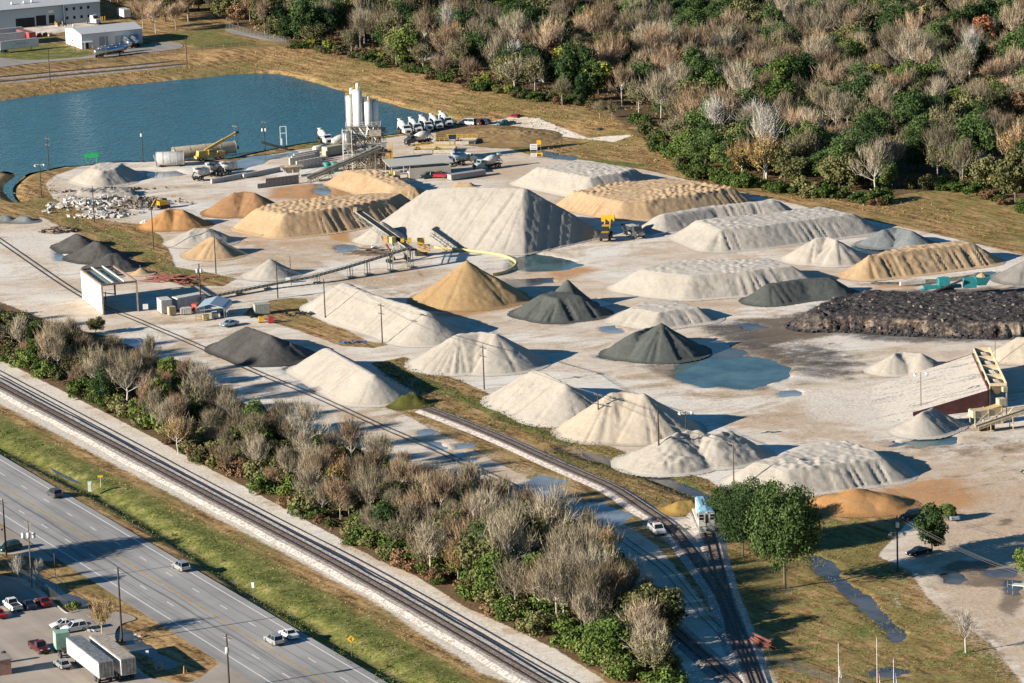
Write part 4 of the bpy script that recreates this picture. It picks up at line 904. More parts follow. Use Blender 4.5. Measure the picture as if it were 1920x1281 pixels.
leafy('e0', 9.5, 4.4, 3.7, 85, 19000, 0.24, bark_b, lf_dark, 41, zc=5.6)
leafy('e2', 8.5, 4.0, 3.4, 50, 6500, 0.38, bark_b, lf_mid, 22, zc=4.8)
leafy('e3', 9.0, 4.3, 3.5, 38, 4200, 0.48, bark_b, lf_olive, 23, zc=5.2)
leafy('e4', 11.0, 3.6, 4.8, 52, 6500, 0.36, bark_b, lf_dark, 24, zc=6.0, cone=0.5)
leafy('e5', 8, 4.0, 3.0, 34, 3600, 0.5, bark_b, lf_lime, 25, zc=4.8)
leafy('r1', 10, 3.2, 4.0, 30, 3200, 0.42, bark_b, lf_rust, 26, zc=5.8, cone=0.35, name='autumn_tree')
leafy('r2', 8, 3.4, 3.0, 30, 3000, 0.42, bark_b, lf_brown, 27, zc=4.8, name='autumn_tree')
leafy('b1', 2.6, 2.3, 1.3, 18, 1500, 0.34, bark_b, lf_bright, 31, zc=1.3, name='shrub', tr=0, cat='shrub', part='foliage')
leafy('b2', 2.8, 2.6, 1.4, 18, 1500, 0.36, bark_b, lf_mid, 32, zc=1.4, name='shrub', tr=0, cat='shrub', part='foliage')
leafy('b3', 2.2, 2.4, 1.1, 16, 1300, 0.34, bark_b, lf_olive, 33, zc=1.1, name='shrub', tr=0, cat='shrub', part='foliage')
leafy('b4', 1.8, 2.2, 0.9, 14, 1100, 0.32, bark_b, lf_brown, 34, zc=0.8, name='shrub', tr=0, cat='shrub', part='foliage')
leafy('b5', 3.2, 2.0, 1.6, 18, 1300, 0.34, bark_b, lf_lime, 35, zc=1.6, name='shrub', tr=0, cat='shrub', part='foliage')
fix_kids()
used = set()
LBL = {'e0': ('large leafy tree', 0), 'g': ('bare grey-twigged tree', 'bare_tree'), 'p': ('bare pinkish-brown twiggy tree', 'bare_tree'), 't': ('bare tan-twigged tree with pale limbs', 'bare_tree'), 'y': ('half-bare tree with yellow leaves', 'bare_tree'),
       'o': ('half-bare tree with olive leaves', 'bare_tree'), 'w': ('bare white-barked tree', 'bare_tree'), 'e1': ('dark evergreen tree', 0), 'e2': ('mid-green leafy tree', 0), 'e3': ('olive-green leafy tree', 0), 'e4': ('tall dark pointed evergreen', 0),
       'e5': ('yellow-green leafy tree', 0), 'r1': ('rust-red leafy tree', 0), 'r2': ('brown-leaved tree', 0), 'b1': ('bright green shrub', 0), 'b2': ('mid-green shrub', 0), 'b3': ('olive shrub', 0), 'b4': ('brown dry shrub', 0), 'b5': ('tall yellow-green shrub', 0)}
def plant(key, x, y, s, where, group, label=None, sz=None, z=None):
    """one tree or shrub at world x,y"""
    p = PROTO[key]; lb = LBL.get(key, LBL.get(key[0]))[0]
    lab = label or (lb+' '+where); zz = h1(x, y)-0.1 if z is None else z
    sc = (s, s, s*(sz or 1.0)); rz = random.uniform(0, 6.283)
    if key in used: o = dup(p, (x, y, zz), rz, lab, None, sc)
    else: o = p; used.add(key); o.location = (x, y, zz); o.rotation_euler = (0, 0, rz); o.scale = sc; o['label'] = lab
    if group: o['group'] = group.format(lb)
    elif 'group' in o: del o['group']
    return o
PLAN = []
def plan(*a, **k): PLAN.append((a, k))
def kname(key): return 'bare_tree' if key[0] in 'gptyow' else PROTO[key].name.split('.')[0]
def flush(limit=296):
    from collections import defaultdict
    D = defaultdict(list); have = defaultdict(int)
    for o in scene.objects:
        if not o.parent and 'label' in o and o['label'] != 'x': have[o.name.split('.')[0]] += 1
    for a, k in PLAN: D[kname(a[0])].append((math.hypot(a[1], a[2])/a[3], a, k))
    for nm, L in D.items():
        L.sort(key=lambda q: q[0]); n = max(0, limit-have[nm])
        for _, a, k in L[:n]: plant(*a, **k)
        rest = L[n:]
        if not rest: continue
        mats = []; VV = []; FF = []; MI = []; nv = 0
        for _, a, k in rest:
            key, x, y, s = a[:4]; sz = k.get('sz', 1.0) or 1.0; th = random.uniform(0, 6.28); c, sn = math.cos(th), math.sin(th)
            z0 = h1(x, y)-0.1
            for ch in PROTO_CH[key]:
                V, Fc, m_ = CACHE(ch); W = np.stack([(V[:, 0]*c-V[:, 1]*sn)*s+x, (V[:, 0]*sn+V[:, 1]*c)*s+y, V[:, 2]*s*sz+z0], 1)
                if m_ not in mats: mats.append(m_)
                VV.append(W); FF.append(Fc+nv); MI.append(np.full(len(Fc), mats.index(m_))); nv += len(W)
        V = np.concatenate(VV); Fc = np.concatenate(FF); MI = np.concatenate(MI)
        me = bpy.data.meshes.new('far_'+nm+'s'); me.vertices.add(len(V)); me.vertices.foreach_set('co', V.astype(np.float32).ravel()); me.loops.add(Fc.size); me.loops.foreach_set('vertex_index', Fc.astype(np.int32).ravel())
        me.polygons.add(len(Fc)); me.polygons.foreach_set('loop_start', np.arange(0, Fc.size, 3, dtype=np.int32)); me.polygons.foreach_set('loop_total', np.full(len(Fc), 3, np.int32))
        for m_ in mats: me.materials.append(m_)
        me.polygons.foreach_set('material_index', MI.astype(np.int32)); me.update()
        o = bpy.data.objects.new('far_'+nm+'s', me); col.objects.link(o); tag(o, kind='stuff'); print('stuff', nm, len(rest))
_cc = {}
def CACHE(o):
    if o.data.name not in _cc:
        me = o.data; me.calc_loop_triangles(); V = np.empty(len(me.vertices)*3, np.float32); me.vertices.foreach_get('co', V); T = np.empty(len(me.loop_triangles)*3, np.int32); me.loop_triangles.foreach_get('vertices', T); _cc[o.data.name] = (V.reshape(-1, 3), T.reshape(-1, 3), me.materials[0])
    return _cc[o.data.name]
PROTO_CH = {k_: list(kids.get(v.name, ())) for k_, v in PROTO.items()}
def plantpx(key, px, py, s, label, sz=None, z=0):
    g = G(px, py, z); return plant(key, g.x, g.y, s, '', None, label, sz)
def pick(wts):
    ks = list(wts); return random.choices(ks, [wts[k] for k in ks])[0]
def scatter(poly, sp, wts, where, group, smin, smax, sz=(0.85, 1.2), avoid=(), world=None, prob=None, zr=0, grow=0):
    P = world or [(p.x, p.y) for p in GP(poly, zr)]; x0 = min(p[0] for p in P); x1 = max(p[0] for p in P); y0 = min(p[1] for p in P); y1 = max(p[1] for p in P)
    n = 0; y = y0; row = 0
    while y < y1:
        x = x0+(row % 2)*sp/2
        while x < x1:
            a = x+random.uniform(-0.38, 0.38)*sp; b = y+random.uniform(-0.38, 0.38)*sp
            if inpoly(np.array([a]), np.array([b]), P)[0]:
                qx, qy = PR((a, b, 4))
                if -90 < qx < 2010 and qy > -130 and qy < 1400 and not any((qx-c[0])**2/(c[2]**2)+(qy-c[1])**2/(c[3]**2) < 1 for c in avoid):
                    if prob is None or random.random() < prob(a, b):
                        w2 = wts(a, b) if callable(wts) else wts
                        sx_ = 1+grow*min(1, max(0, (qx-650)/450))
                        plan(pick(w2), a, b, sx_*random.uniform(smin, smax), where, group, sz=random.uniform(*sz)); n += 1
            x += sp
        y += sp*0.9; row += 1
    return n
# ---- hero trees first, each with a label of its own
plantpx('e0', 1472, 1103, 1.42, 'biggest dark green oak, standing alone on the lawn by the flooded path', sz=1.45)
plantpx('e0', 1393, 1043, 1.0, 'dark green tree on the lawn just right of the locomotive', sz=1.25)
plantpx('e0', 1425, 1022, 1.05, 'dark green tree behind and left of the biggest oak', sz=1.3)
plantpx('e0', 1372, 988, 0.95, 'low green tree between the locomotive and the white gravel', sz=0.95)
plantpx('e4', 1747, 1036, 1.0, 'upright dark green tree between two parked cars', sz=0.95)
plantpx('e2', 1778, 975, 0.42, 'small green tree behind the light blue sedan')
plantpx('e2', 1934, 1085, 0.75, 'green tree cut off by the right edge above the muddy lot')
plantpx('w1', 1811, 1223, 0.62, 'small leafless tree in a ring of mown grass on the lawn', sz=0.95)
plantpx('b5', 1272, 852, 1.0, 'green bush growing on the weathered white rubble heap')
plantpx('b1', 1262, 862, 0.7, 'smaller green bush just below the one on the rubble heap')
plantpx('y1', 192, 1192, 0.80, 'leafless multi-stemmed tree behind the two white trailers', sz=0.95)
plantpx('w1', 34, 1092, 0.42, 'small bare tree by the ditch, left one of a pair beside the dark lot')
plantpx('w1', 74, 1100, 0.40, 'small bare tree by the ditch, right one of a pair beside the dark lot')
plantpx('e1', -60, 1062, 1.15, 'large evergreen just past the left edge beside the highway', sz=1.15)
plantpx('e1', -110, 1078, 1.2, 'large evergreen beyond the left edge by the parking lot', sz=1.1)
plantpx('e4', -60, 1125, 1.0, 'pointed evergreen beyond the left edge by the parking lot')
plantpx('b1', 138, 1141, 0.6, 'low bright green shrub at the kerb corner by the maroon car')
plantpx('w1', 967, 152, 1.10, 'white-barked bare tree standing tall at the front of the woods', z=1)
plantpx('t1', 1152, 152, 1.35, 'broadest tan bare tree with orange-lit limbs in the woods')
plantpx('t1', 1098, 100, 1.15, 'tan bare tree with upswept crown behind the broadest one')
plantpx('t1', 1418, 180, 1.15, 'tan bare tree with golden undergrowth at its foot')
plantpx('r1', 1283, 158, 1.20, 'round rust-red tree in the middle of the woods')
plantpx('r1', 1036, 130, 1.15, 'rust-brown cypress left of the broadest tan tree')
plantpx('r1', 1152, 62, 0.70, 'small red tree high up in the woods, left one of two')
plantpx('r1', 1188, 58, 0.62, 'small red tree high up in the woods, right one of two')
plantpx('r1', 1382, 108, 0.60, 'slim rust-red tree beside the small forest meadow')
plantpx('g1', 683, 86, 1.30, 'wide grey bare tree with a dark trunk at a lawn in the woods')
plantpx('e1', 615, 70, 1.45, 'broad dark evergreen left of the wide grey bare tree')
plantpx('e1', 732, 98, 1.15, 'dark round evergreen right of the wide grey bare tree')
plantpx('e5', 1228, 115, 0.9, 'bright green pine above the round rust-red tree')
plantpx('e5', 1305, 80, 0.8, 'light green pine beside the small forest meadow')
plantpx('e5', 1180, 30, 1.0, 'yellow-green tree near the top edge above the red trees')
plantpx('e5', 1735, 215, 1.2, 'brightest yellow-green tree in the right part of the woods')
plantpx('e5', 1785, 180, 1.0, 'yellow-green tree behind the brightest one')
plantpx('e5', 1640, 165, 1.0, 'yellow-green tree left of the brightest one')
plantpx('o1', 1125, 235, 0.62, 'pale green young tree on the grass above the black car, left one of two')
plantpx('o1', 1148, 238, 0.66, 'pale green young tree on the grass above the black car, right one of two')
plantpx('t2', 292, 62, 1.35, 'large tan-green tree right of the small white warehouse')
plantpx('t2', 268, 55, 1.15, 'tan-green tree just behind the small white warehouse')
plantpx('t2', 330, 55, 1.10, 'tan-green tree on the bank above the curved swale')
for i_, (x_, y_) in enumerate(((757, 752), (770, 748), (783, 754))): plantpx('b3', x_, y_, 0.6, ['low green bush on the left flank', 'low green bush on the crown', 'low green bush on the right flank'][i_]+' of the green earth mound', z=0); scene.objects[-1]
# ---- woods beyond the levee
WOODS = [(545, 92), (640, 108), (760, 140), (900, 172), (1000, 195), (1090, 205), (1110, 190), (1160, 200), (1200, 240), (1290, 292), (1315, 330), (1420, 350), (1500, 357), (1620, 380), (1680, 362), (1700, 345), (1780, 352), (1840, 370), (1960, 398), (2100, 430), (2150, 50), (2000, -170), (440, -170), (470, 60)]
def woodmix(a, b):
    qx, qy = PR((a, b, 0)); n = float(fbm(np.array([a*0.012]), np.array([b*0.012]), 3, 4)[0]); n2 = float(fbm(np.array([a*0.02+9]), np.array([b*0.02]), 2, 5)[0])
    w_ = {'g1': 1, 'g2': 1, 'g3': 1.1, 'p1': 0.9, 'p2': 0.8, 't2': 0.9, 't1': 0.35, 'y1': 0.4, 'o1': 1.4, 'e1': 2.2, 'e2': 1.5, 'e3': 2.4, 'e4': 0.9, 'r2': 0.3, 'e5': 0.16, 'r1': 0.06, 'w1': 0.15}
    dk = max(0, (n-0.5)*12)
    if qy < 70 and 1180 < qx < 1720: dk += 4
    if qx < 900: dk += 0.8
    for k_ in ('e1', 'e4', 'e2'): w_[k_] *= 1+dk
    edge = qy-(0.236*(qx-1290)+300)
    if edge > -70 and qx > 1180: w_.update(e2=2.5, e3=3.5, o1=2.5, e1=1.6, g3=0.3, p1=0.8, p2=0.5)
    if n2 > 0.56: w_['p1'] *= 2; w_['g1'] *= 1.8; w_['e3'] *= 0.5
    return w_
AV = [(1345, 68, 22, 8), (690, 90, 50, 16), (1010, 118, 18, 18), (1020, 155, 60, 10), (1145, 195, 30, 8), (850, 140, 60, 8), (1900, 225, 45, 12), (1725, 360, 25, 12), (900, 148, 40, 8)]
nw = scatter(WOODS, 11.6, woodmix, 'in the woods beyond the levee', '{}s in the woods', 1.0, 1.55, avoid=AV)
nb = scatter([(545, 84), (640, 96), (760, 126), (900, 158), (1000, 178), (1110, 200), (1130, 215), (1000, 200), (900, 178), (760, 146), (640, 112), (545, 98)], 5.0, {'b3': 3, 'b4': 2, 'b2': 2, 'b5': 1.2, 'o1': 0.5, 'p2': 0.5}, 'in the overgrown fence line along the levee', '{}s along the levee fence', 0.7, 1.3, zr=1.0)
nb += scatter([(1200, 238), (1290, 290), (1312, 328), (1500, 356), (1620, 379), (1680, 362), (1700, 345), (1780, 350), (1960, 396), (1960, 412), (1800, 362), (1700, 356), (1640, 388), (1500, 368), (1295, 338), (1180, 244)], 5.0, {'b1': 1.2, 'b2': 3, 'b3': 2, 'b4': 0.8}, 'at the front edge of the woods by the field', '{}s at the woods edge', 0.9, 1.6)
nb += scatter([(1255, 285), (1312, 322), (1500, 348), (1610, 370), (1660, 350), (1560, 320), (1400, 290), (1290, 262)], 9.5, {'e2': 2.5, 'e3': 3, 'e1': 2, 'o1': 0.7}, 'in the green front of the woods by the field', '{}s in the green front of the woods', 1.1, 1.5)
# far left background trees
nw += scatter([(188, 0), (200, 30), (260, 44), (420, 50), (560, 80), (560, -100), (150, -100)], 11, {'t2': 2, 'o1': 1.5, 'g1': 1, 'e1': 1.4, 'e3': 1, 'p1': 1, 'r2': 0.5}, 'behind the warehouses', '{}s behind the warehouses', 1.0, 1.4)
# undergrowth, one mass nobody could count
def undergrowth(name, poly, n, size, mat, zmax, seed, world=None):
    rg = np.random.default_rng(seed); P = world or [(p.x, p.y) for p in GP(poly)]; P = [(p[0], p[1]) for p in P]
    x0 = min(p[0] for p in P); x1 = max(p[0] for p in P); y0 = min(p[1] for p in P); y1 = max(p[1] for p in P)
    X = rg.uniform(x0, x1, n*4); Y = rg.uniform(y0, y1, n*4); m_ = inpoly(X, Y, P) & (fbm(X*0.15, Y*0.15, 3, 2) > 0.42); X = X[m_][:n]; Y = Y[m_][:n]; k = len(X)
    Z = hgt(X, Y)+rg.random(k)**1.5*zmax; a = rg.normal(size=(k, 3)); a /= np.linalg.norm(a, axis=1)[:, None]; b = rg.normal(size=(k, 3)); b /= np.linalg.norm(b, axis=1)[:, None]
    C = np.stack([X, Y, Z], 1); s = (size*(0.5+rg.random(k)))[:, None]
    V = np.stack([C-a*s*0.5, C+a*s*0.5, C+b*s*0.6], 1).reshape(-1, 3)
    me = bpy.data.meshes.new(name); me.from_pydata(V.tolist(), [], np.arange(k*3).reshape(-1, 3).tolist()); me.materials.append(mat); me.update()
    o = bpy.data.objects.new(name, me); col.objects.link(o); tag(o, kind='stuff'); return o
undergrowth('woodland_undergrowth', WOODS, 60000, 0.8, lf_brown, 1.6, 5)
undergrowth('woodland_undergrowth', WOODS, 40000, 0.7, lf_olive, 2.2, 6)
# ---- hedge belt between the main line and the yard
HP = [(p.x, p.y) for p in GP([(-60, 655), (0, 668), (125, 728), (286, 812), (385, 868), (482, 916), (620, 992), (780, 1070), (975, 1172), (1137, 1250), (1200, 1300), (1270, 1300), (1255, 1240), (1220, 1165), (1150, 1085), (1080, 1030), (960, 985), (880, 950), (720, 880), (600, 848), (500, 805), (380, 752), (300, 708), (200, 668), (100, 645), (0, 612), (-60, 590)])]
nh0 = scatter(None, 5.5, {'b3': 2.2, 'b4': 1.6, 'b2': 1.2, 'b1': 0.5}, 'growing under the trees of the belt', '{}s under the belt trees', 0.9, 1.7, world=HP)
nh = scatter(None, 6.0, {'g1': 3, 'g2': 3.2, 'g3': 1.8, 'p1': 1.6, 'p2': 1.0, 'y1': 0.5, 'o1': 1.8, 't2': 0.8, 'e3': 1.3, 'e2': 0.9, 'e1': 1.1}, 'in the belt between the main line and the yard', '{}s in the belt by the main line', 0.5, 0.95, world=HP, grow=0.38)
for i, (x, y, k_, s, lb) in enumerate([(130, 668, 'e1', 0.7, 'round dark evergreen in the belt right below the open shed'), (484, 820, 'e1', 0.85, 'dark evergreen in the belt left of the smooth white ridge'), (745, 965, 'e3', 0.85, 'olive-green tree in the middle of the belt'),
        (700, 1000, 'r2', 0.55, 'reddish-brown tree in the middle of the belt'), (880, 985, 'e1', 0.85, 'large dark evergreen in the right part of the belt'), (965, 1010, 'e1', 0.75, 'dark evergreen beside the large one in the belt'), (845, 930, 'e2', 0.5, 'bright green tree at the rear edge of the belt'),
        (180, 625, 'e3', 0.5, 'small olive tree at the rear edge of the belt near the open shed'), (905, 950, 'e3', 0.6, 'olive tree behind the large dark evergreen of the belt'), (335, 850, 'y1', 0.9, 'yellow-leaved bare tree in the left part of the belt'), (1250, 1275, 'e3', 0.6, 'olive-green tree at the lower right end of the belt')]):
    plantpx(k_, x, y, s, lb)
edge = smoothpts(GP([(-40, 658), (39, 690), (125, 730), (203, 770), (286, 814), (385, 870), (482, 918), (540, 952), (620, 994), (701, 1038), (780, 1072), (870, 1128), (975, 1174), (1048, 1212), (1137, 1256), (1180, 1285)]), 8)
for i in range(0, len(edge)):
    for r_ in range(2):
        p = edge[i]; a = p.x+random.uniform(-1.3, 1.3); b = p.y+random.uniform(0.5, 6)
        if random.random() < 0.5+0.4*math.sin(i*0.35): plan(pick({'b1': 2.0, 'b2': 2.0, 'b3': 1.8, 'b4': 1.6}), a, b, random.uniform(0.5, 1.35), 'at the foot of the belt by the service road', '{}s at the foot of the belt')
undergrowth('hedge_undergrowth', None, 30000, 0.45, lf_brown, 1.2, 8, world=HP)
# rough grass along the service road and track verges
gs = lambda pts, n, s_, m_, z_, sd_: undergrowth('rough_grass', pts, n, s_, m_, z_, sd_)
gs([(0, 672), (125, 735), (286, 818), (385, 873), (482, 922), (620, 1000), (780, 1078), (975, 1182), (1137, 1262), (1150, 1250), (975, 1168), (780, 1066), (620, 988), (385, 864), (125, 724), (0, 662)], 9000, 0.35, lf_brown, 0.5, 9)
gs([(0, 765), (200, 880), (400, 985), (600, 1090), (800, 1200), (960, 1290), (900, 1290), (760, 1205), (600, 1115), (400, 1005), (200, 900), (0, 790)], 14000, 0.28, leafmat('dry_grass_blades', [(0.20, 0.14, 0.05), (0.32, 0.24, 0.10), (0.42, 0.33, 0.16)]), 0.35, 10)
gs([(0, 790), (200, 900), (400, 1010), (600, 1118), (880, 1290), (720, 1290), (560, 1180), (400, 1075), (200, 960), (0, 850)], 26000, 0.28, leafmat('green_grass_blades', [(0.05, 0.09, 0.012), (0.11, 0.15, 0.03), (0.22, 0.22, 0.06)]), 0.3, 11)
gs([(28, 372), (84, 335), (150, 308), (100, 345), (150, 395), (262, 420), (330, 500), (440, 522), (345, 536), (262, 505), (150, 440), (60, 395)], 6000, 0.4, lf_brown, 0.4, 12)
gs([(700, 680), (760, 672), (860, 712), (1050, 805), (1240, 875), (1330, 900), (1400, 960), (1330, 990), (1170, 925), (1000, 855), (800, 770), (740, 735)], 16000, 0.35, lf_olive, 0.35, 13)
flush()
gs([(520, 92), (640, 110), (820, 152), (980, 190), (1110, 215), (1280, 300), (1500, 372), (1700, 410), (1920, 470), (1920, 430), (1700, 370), (1500, 375), (1290, 340), (1200, 310), (1000, 285), (900, 245), (850, 222), (700, 180), (560, 135), (400, 140), (200, 160), (0, 185), (0, 165), (300, 130), (440, 118)], 30000, 0.5, leafmat('straw_grass_blades', [(0.14, 0.085, 0.03), (0.28, 0.18, 0.07), (0.44, 0.30, 0.13)]), 0.35, 14)
gs(LAWN, 12000, 0.22, leafmat('lawn_tufts', [(0.07, 0.085, 0.02), (0.14, 0.145, 0.042), (0.24, 0.21, 0.08)]), 0.2, 15)
print('trees', nw, nb, nh)
# ------------------------------------------------------------------ vehicles
glass = paint('dark_window_glass', (0.015, 0.02, 0.025), 0.08, 0, 0.1, 0.8)
rubber = paint('tyre_rubber', (0.02, 0.02, 0.02), 0.85, 0, 0.4)
rimm = paint('wheel_rim', (0.35, 0.35, 0.35), 0.35, 0.8, 0.3)
black = paint('black_plastic', (0.02, 0.02, 0.022), 0.6, 0, 0.3)
lampw = paint('headlamp_lens', (0.75, 0.75, 0.72), 0.15, 0, 0.1)
lampr = paint('tail_lamp_lens', (0.40, 0.02, 0.015), 0.25, 0, 0.1)
galv = paint('galvanised_steel', (0.42, 0.42, 0.41), 0.5, 0.6, 0.5)
dsteel = paint('dark_steel', (0.07, 0.065, 0.06), 0.6, 0.3, 0.5)
WPT = paint('white_vehicle_paint', (0.72, 0.72, 0.70), 0.3, 0, 0.15)
wdirty = paint('dusty_white_paint', (0.66, 0.63, 0.57), 0.6, 0, 0.45)
car_cols = dict(white=WPT, silver=paint('silver_paint', (0.50, 0.51, 0.51), 0.28, 0.5, 0.15), grey=paint('dark_grey_paint', (0.09, 0.095, 0.10), 0.3, 0.3, 0.15), navy=paint('navy_paint', (0.025, 0.05, 0.085), 0.3, 0.3, 0.15),
    maroon=paint('maroon_paint', (0.17, 0.02, 0.03), 0.3, 0.2, 0.15), red=paint('red_paint', (0.42, 0.03, 0.03), 0.3, 0, 0.15), blk=paint('black_paint', (0.015, 0.017, 0.02), 0.25, 0.2, 0.15), teal=paint('teal_paint', (0.02, 0.12, 0.14), 0.3, 0.3, 0.15),
    lblue=paint('light_blue_paint', (0.32, 0.45, 0.55), 0.3, 0.3, 0.15), green=paint('dark_green_paint', (0.015, 0.06, 0.055), 0.3, 0.2, 0.15), plum=paint('dark_plum_paint', (0.10, 0.02, 0.025), 0.35, 0.2, 0.2))
def wheel(t, x, y, r=0.33, w_=0.22, name='wheel'):
    s = 1 if y > 0 else -1; mb = MB(); mb.lathe((x, y-s*w_, r), (x, y, r), [(0, r*0.9), (0.15, r), (0.85, r), (1, r*0.88)], 12); o = mb.build(name, rubber, t, True)
    m2 = MB(); m2.lathe((x, y-s*0.02, r), (x, y+s*0.025, r), [(0, r*0.6), (0.6, r*0.58), (1, r*0.3)], 8); m2.build('rim', rimm, o); return o
def carbody(t, kind, m_):
    """low shell, tapered cabin, glass, bumpers; nose towards +x"""
    S = dict(sedan=(4.75, 1.85, 0.90, 1.43, -1.35, 0.95, -0.75, 0.15), suv=(4.7, 1.9, 1.02, 1.72, -2.05, 1.05, -1.75, 0.35), hatch=(4.2, 1.75, 0.90, 1.48, -1.85, 0.95, -1.35, 0.15), pickup=(5.7, 2.0, 1.08, 1.85, -0.35, 1.55, -0.1, 1.0), van=(5.2, 2.0, 1.15, 2.0, -2.45, 1.6, -2.35, 0.9))[kind]
    L, W, zb, zt, xa, xb, xc, xd = S; h = L/2
    nose = zb-0.22 if kind != 'pickup' else zb-0.08
    prof = [(-h+0.1, 0.28), (-h, 0.5), (-h+0.03, zb-0.12), (-h+0.18, zb), (xb, zb), (xb+0.35, zb-0.02), (h-0.45, nose+0.04), (h-0.06, nose-0.12), (h, 0.45), (h-0.12, 0.26)]
    mb = MB(); w2 = W/2
    secs = [(-w2, 0.92), (-w2+0.12, 1.0), (w2-0.12, 1.0), (w2, 0.92)]; n = len(prof)
    V = []
    for y, k_ in secs: V += [(x*(0.97 if k_ < 1 else 1), y, 0.26+(z-0.26)*k_) for x, z in prof]
    Fs = [tuple(range(n-1, -1, -1)), tuple(range(3*n, 4*n))]
    for s in range(3): Fs += [(s*n+i, s*n+(i+1) % n, (s+1)*n+(i+1) % n, (s+1)*n+i) for i in range(n)]
    if kind == 'pickup':
        mb.add(V, Fs)
    else: mb.add(V, Fs)
    b = mb.build('body', m_, t, False)
    # cabin: glass block with a painted roof cap and pillars
    wr = w2-0.26; g = MB(); wb = w2-0.09
    g.hull8([(xa, -wb, zb-0.03), (xb, -wb, zb-0.03), (xb, wb, zb-0.03), (xa, wb, zb-0.03), (xc, -wr, zt-0.05), (xd, -wr, zt-0.05), (xd, wr, zt-0.05), (xc, wr, zt-0.05)]); g.build('windows', glass, t)
    r = MB(); r.hull8([(xc-0.08, -wr-0.05, zt-0.06), (xd+0.05, -wr-0.05, zt-0.06), (xd+0.05, wr+0.05, zt-0.06), (xc-0.08, wr+0.05, zt-0.06), (xc+0.05, -wr+0.08, zt), (xd-0.1, -wr+0.08, zt), (xd-0.1, wr-0.08, zt), (xc+0.05, wr-0.08, zt)])
    for s in (-1, 1):
        for fx in (0.0, 0.5, 1.0):
            p = Vector((xa+(xb-xa)*fx, s*(wb+0.005), zb-0.03)); q = Vector((xc+(xd-xc)*fx, s*(wr+0.005), zt-0.05)); r.beam(p, q, 0.09, 0.05)
    r.build('roof', m_, t)
    if kind == 'pickup':
        bd = MB(); bd.box((-h+0.12+xa)/2-0.05, 0, zb+0.003, abs(-h+0.12-xa)-0.25, W-0.36, 0.01); bd.build('cargo_bed', black, t)
        rl = MB()
        for s in (-1, 1): rl.box((-h+xa)/2, s*(w2-0.09), zb+0.04, abs(-h-xa)-0.1, 0.10, 0.08)
        rl.box(-h+0.1, 0, zb+0.04, 0.1, W-0.3, 0.08); rl.build('bed_rail', m_, t)
    for s in (-1, 1):
        for x in (-h+0.98, h-0.92): wheel(t, x, s*(w2+0.01), 0.34 if kind != 'pickup' else 0.40)
        k_ = MB(); k_.box(h-0.10, s*(w2-0.32), nose-0.13, 0.16, 0.36, 0.15); k_.build('headlight', lampw, t)
        k_ = MB(); k_.box(-h+0.02, s*(w2-0.20), zb-0.22, 0.10, 0.26, 0.20); k_.build('tail_light', lampr, t)
    bm_ = MB(); bm_.box(h-0.02, 0, 0.38, 0.12, W-0.25, 0.18); bm_.build('front_bumper', black, t)
    bm_ = MB(); bm_.box(-h-0.0, 0, 0.40, 0.12, W-0.25, 0.18); bm_.build('rear_bumper', black if kind != 'sedan' else m_, t)
def head(c, f):
    a = G(*c); b = G(*f); return a, math.atan2(b.y-a.y, b.x-a.x)
def car(kind, colr, c, f, label, group=None):
    p, rz = head(c, f); t = thing('pickup_truck' if kind == 'pickup' else 'parked_car', label, 'pickup truck' if kind == 'pickup' else 'car', (p.x, p.y, 0.03), rz, group)
    carbody(t, kind, car_cols[colr]); return t
for a in [('suv', 'grey', (103, 931), (70, 911), 'dark grey SUV driving in the upper lane near the yellow-signed cabinet', 1), ('suv', 'silver', (340, 1068), (305, 1048), 'silver SUV driving alone just past the big tree shadow', 1),
          ('sedan', 'white', (542, 1194), (508, 1174), 'white sedan in the edge lane, ahead of and beside another car', 1), ('suv', 'silver', (514, 1206), (480, 1186), 'silver SUV in the inner lane beside the white sedan', 1)]:
    t = car(*a[:5], 'cars driving on the highway'); t.name = 'driving_car'; t.location.z = 0.03
car('pickup', 'white', (24, 1141), (4, 1126), 'white pickup with a loaded bed in the row by the dark lot', 'cars in the bottom-left lot')
car('sedan', 'navy', (53, 1139), (36, 1126), 'dark blue sedan between the white pickup and the maroon sedan', 'cars in the bottom-left lot')
car('sedan', 'maroon', (82, 1134), (64, 1121), 'maroon sedan nearest the kerb in the parked row', 'cars in the bottom-left lot')
car('sedan', 'red', (-4, 1156), (-24, 1142), 'red car cut off by the left edge in the parked row', 'cars in the bottom-left lot')
car('sedan', 'white', (119, 1176), (92, 1180), 'white sedan parked farther from the white trailers', 'cars in the bottom-left lot')
car('suv', 'white', (140, 1183), (112, 1188), 'white car squeezed between the white sedan and the trailers', 'cars in the bottom-left lot')
car('hatch', 'silver', (117, 1251), (98, 1237), 'small silver hatchback below the maroon pickup', 'cars in the bottom-left lot')
car('pickup', 'plum', (74, 1220), (98, 1236), 'dark plum pickup with its nose to the lower right', 'cars in the bottom-left lot')
car('suv', 'green', (18, 1032), (-12, 1040), 'dark green SUV at the left edge on the highway side drive', 'cars in the bottom-left lot')
car('suv', 'blk', (1710, 973), (1680, 978), 'black SUV parked under the foot of the orange bank', 'cars by the muddy lot')
car('sedan', 'lblue', (1783, 972), (1765, 960), 'light blue sedan parked right of the upright dark tree', 'cars by the muddy lot')
car('sedan', 'blk', (1722, 1040), (1695, 1046), 'black sedan in the tree shade below the upright tree', 'cars by the muddy lot')
car('sedan', 'green', (1936, 890), (1915, 886), 'dark car peeping in at the right edge above the muddy lot', 'cars by the muddy lot')
car('sedan', 'lblue', (430, 611), (408, 616), 'pale blue sedan parked beside the carport', None)
car('pickup', 'red', (820, 333), (842, 333), 'red pickup parked in front of the canopy container', 'cars in the plant yard')
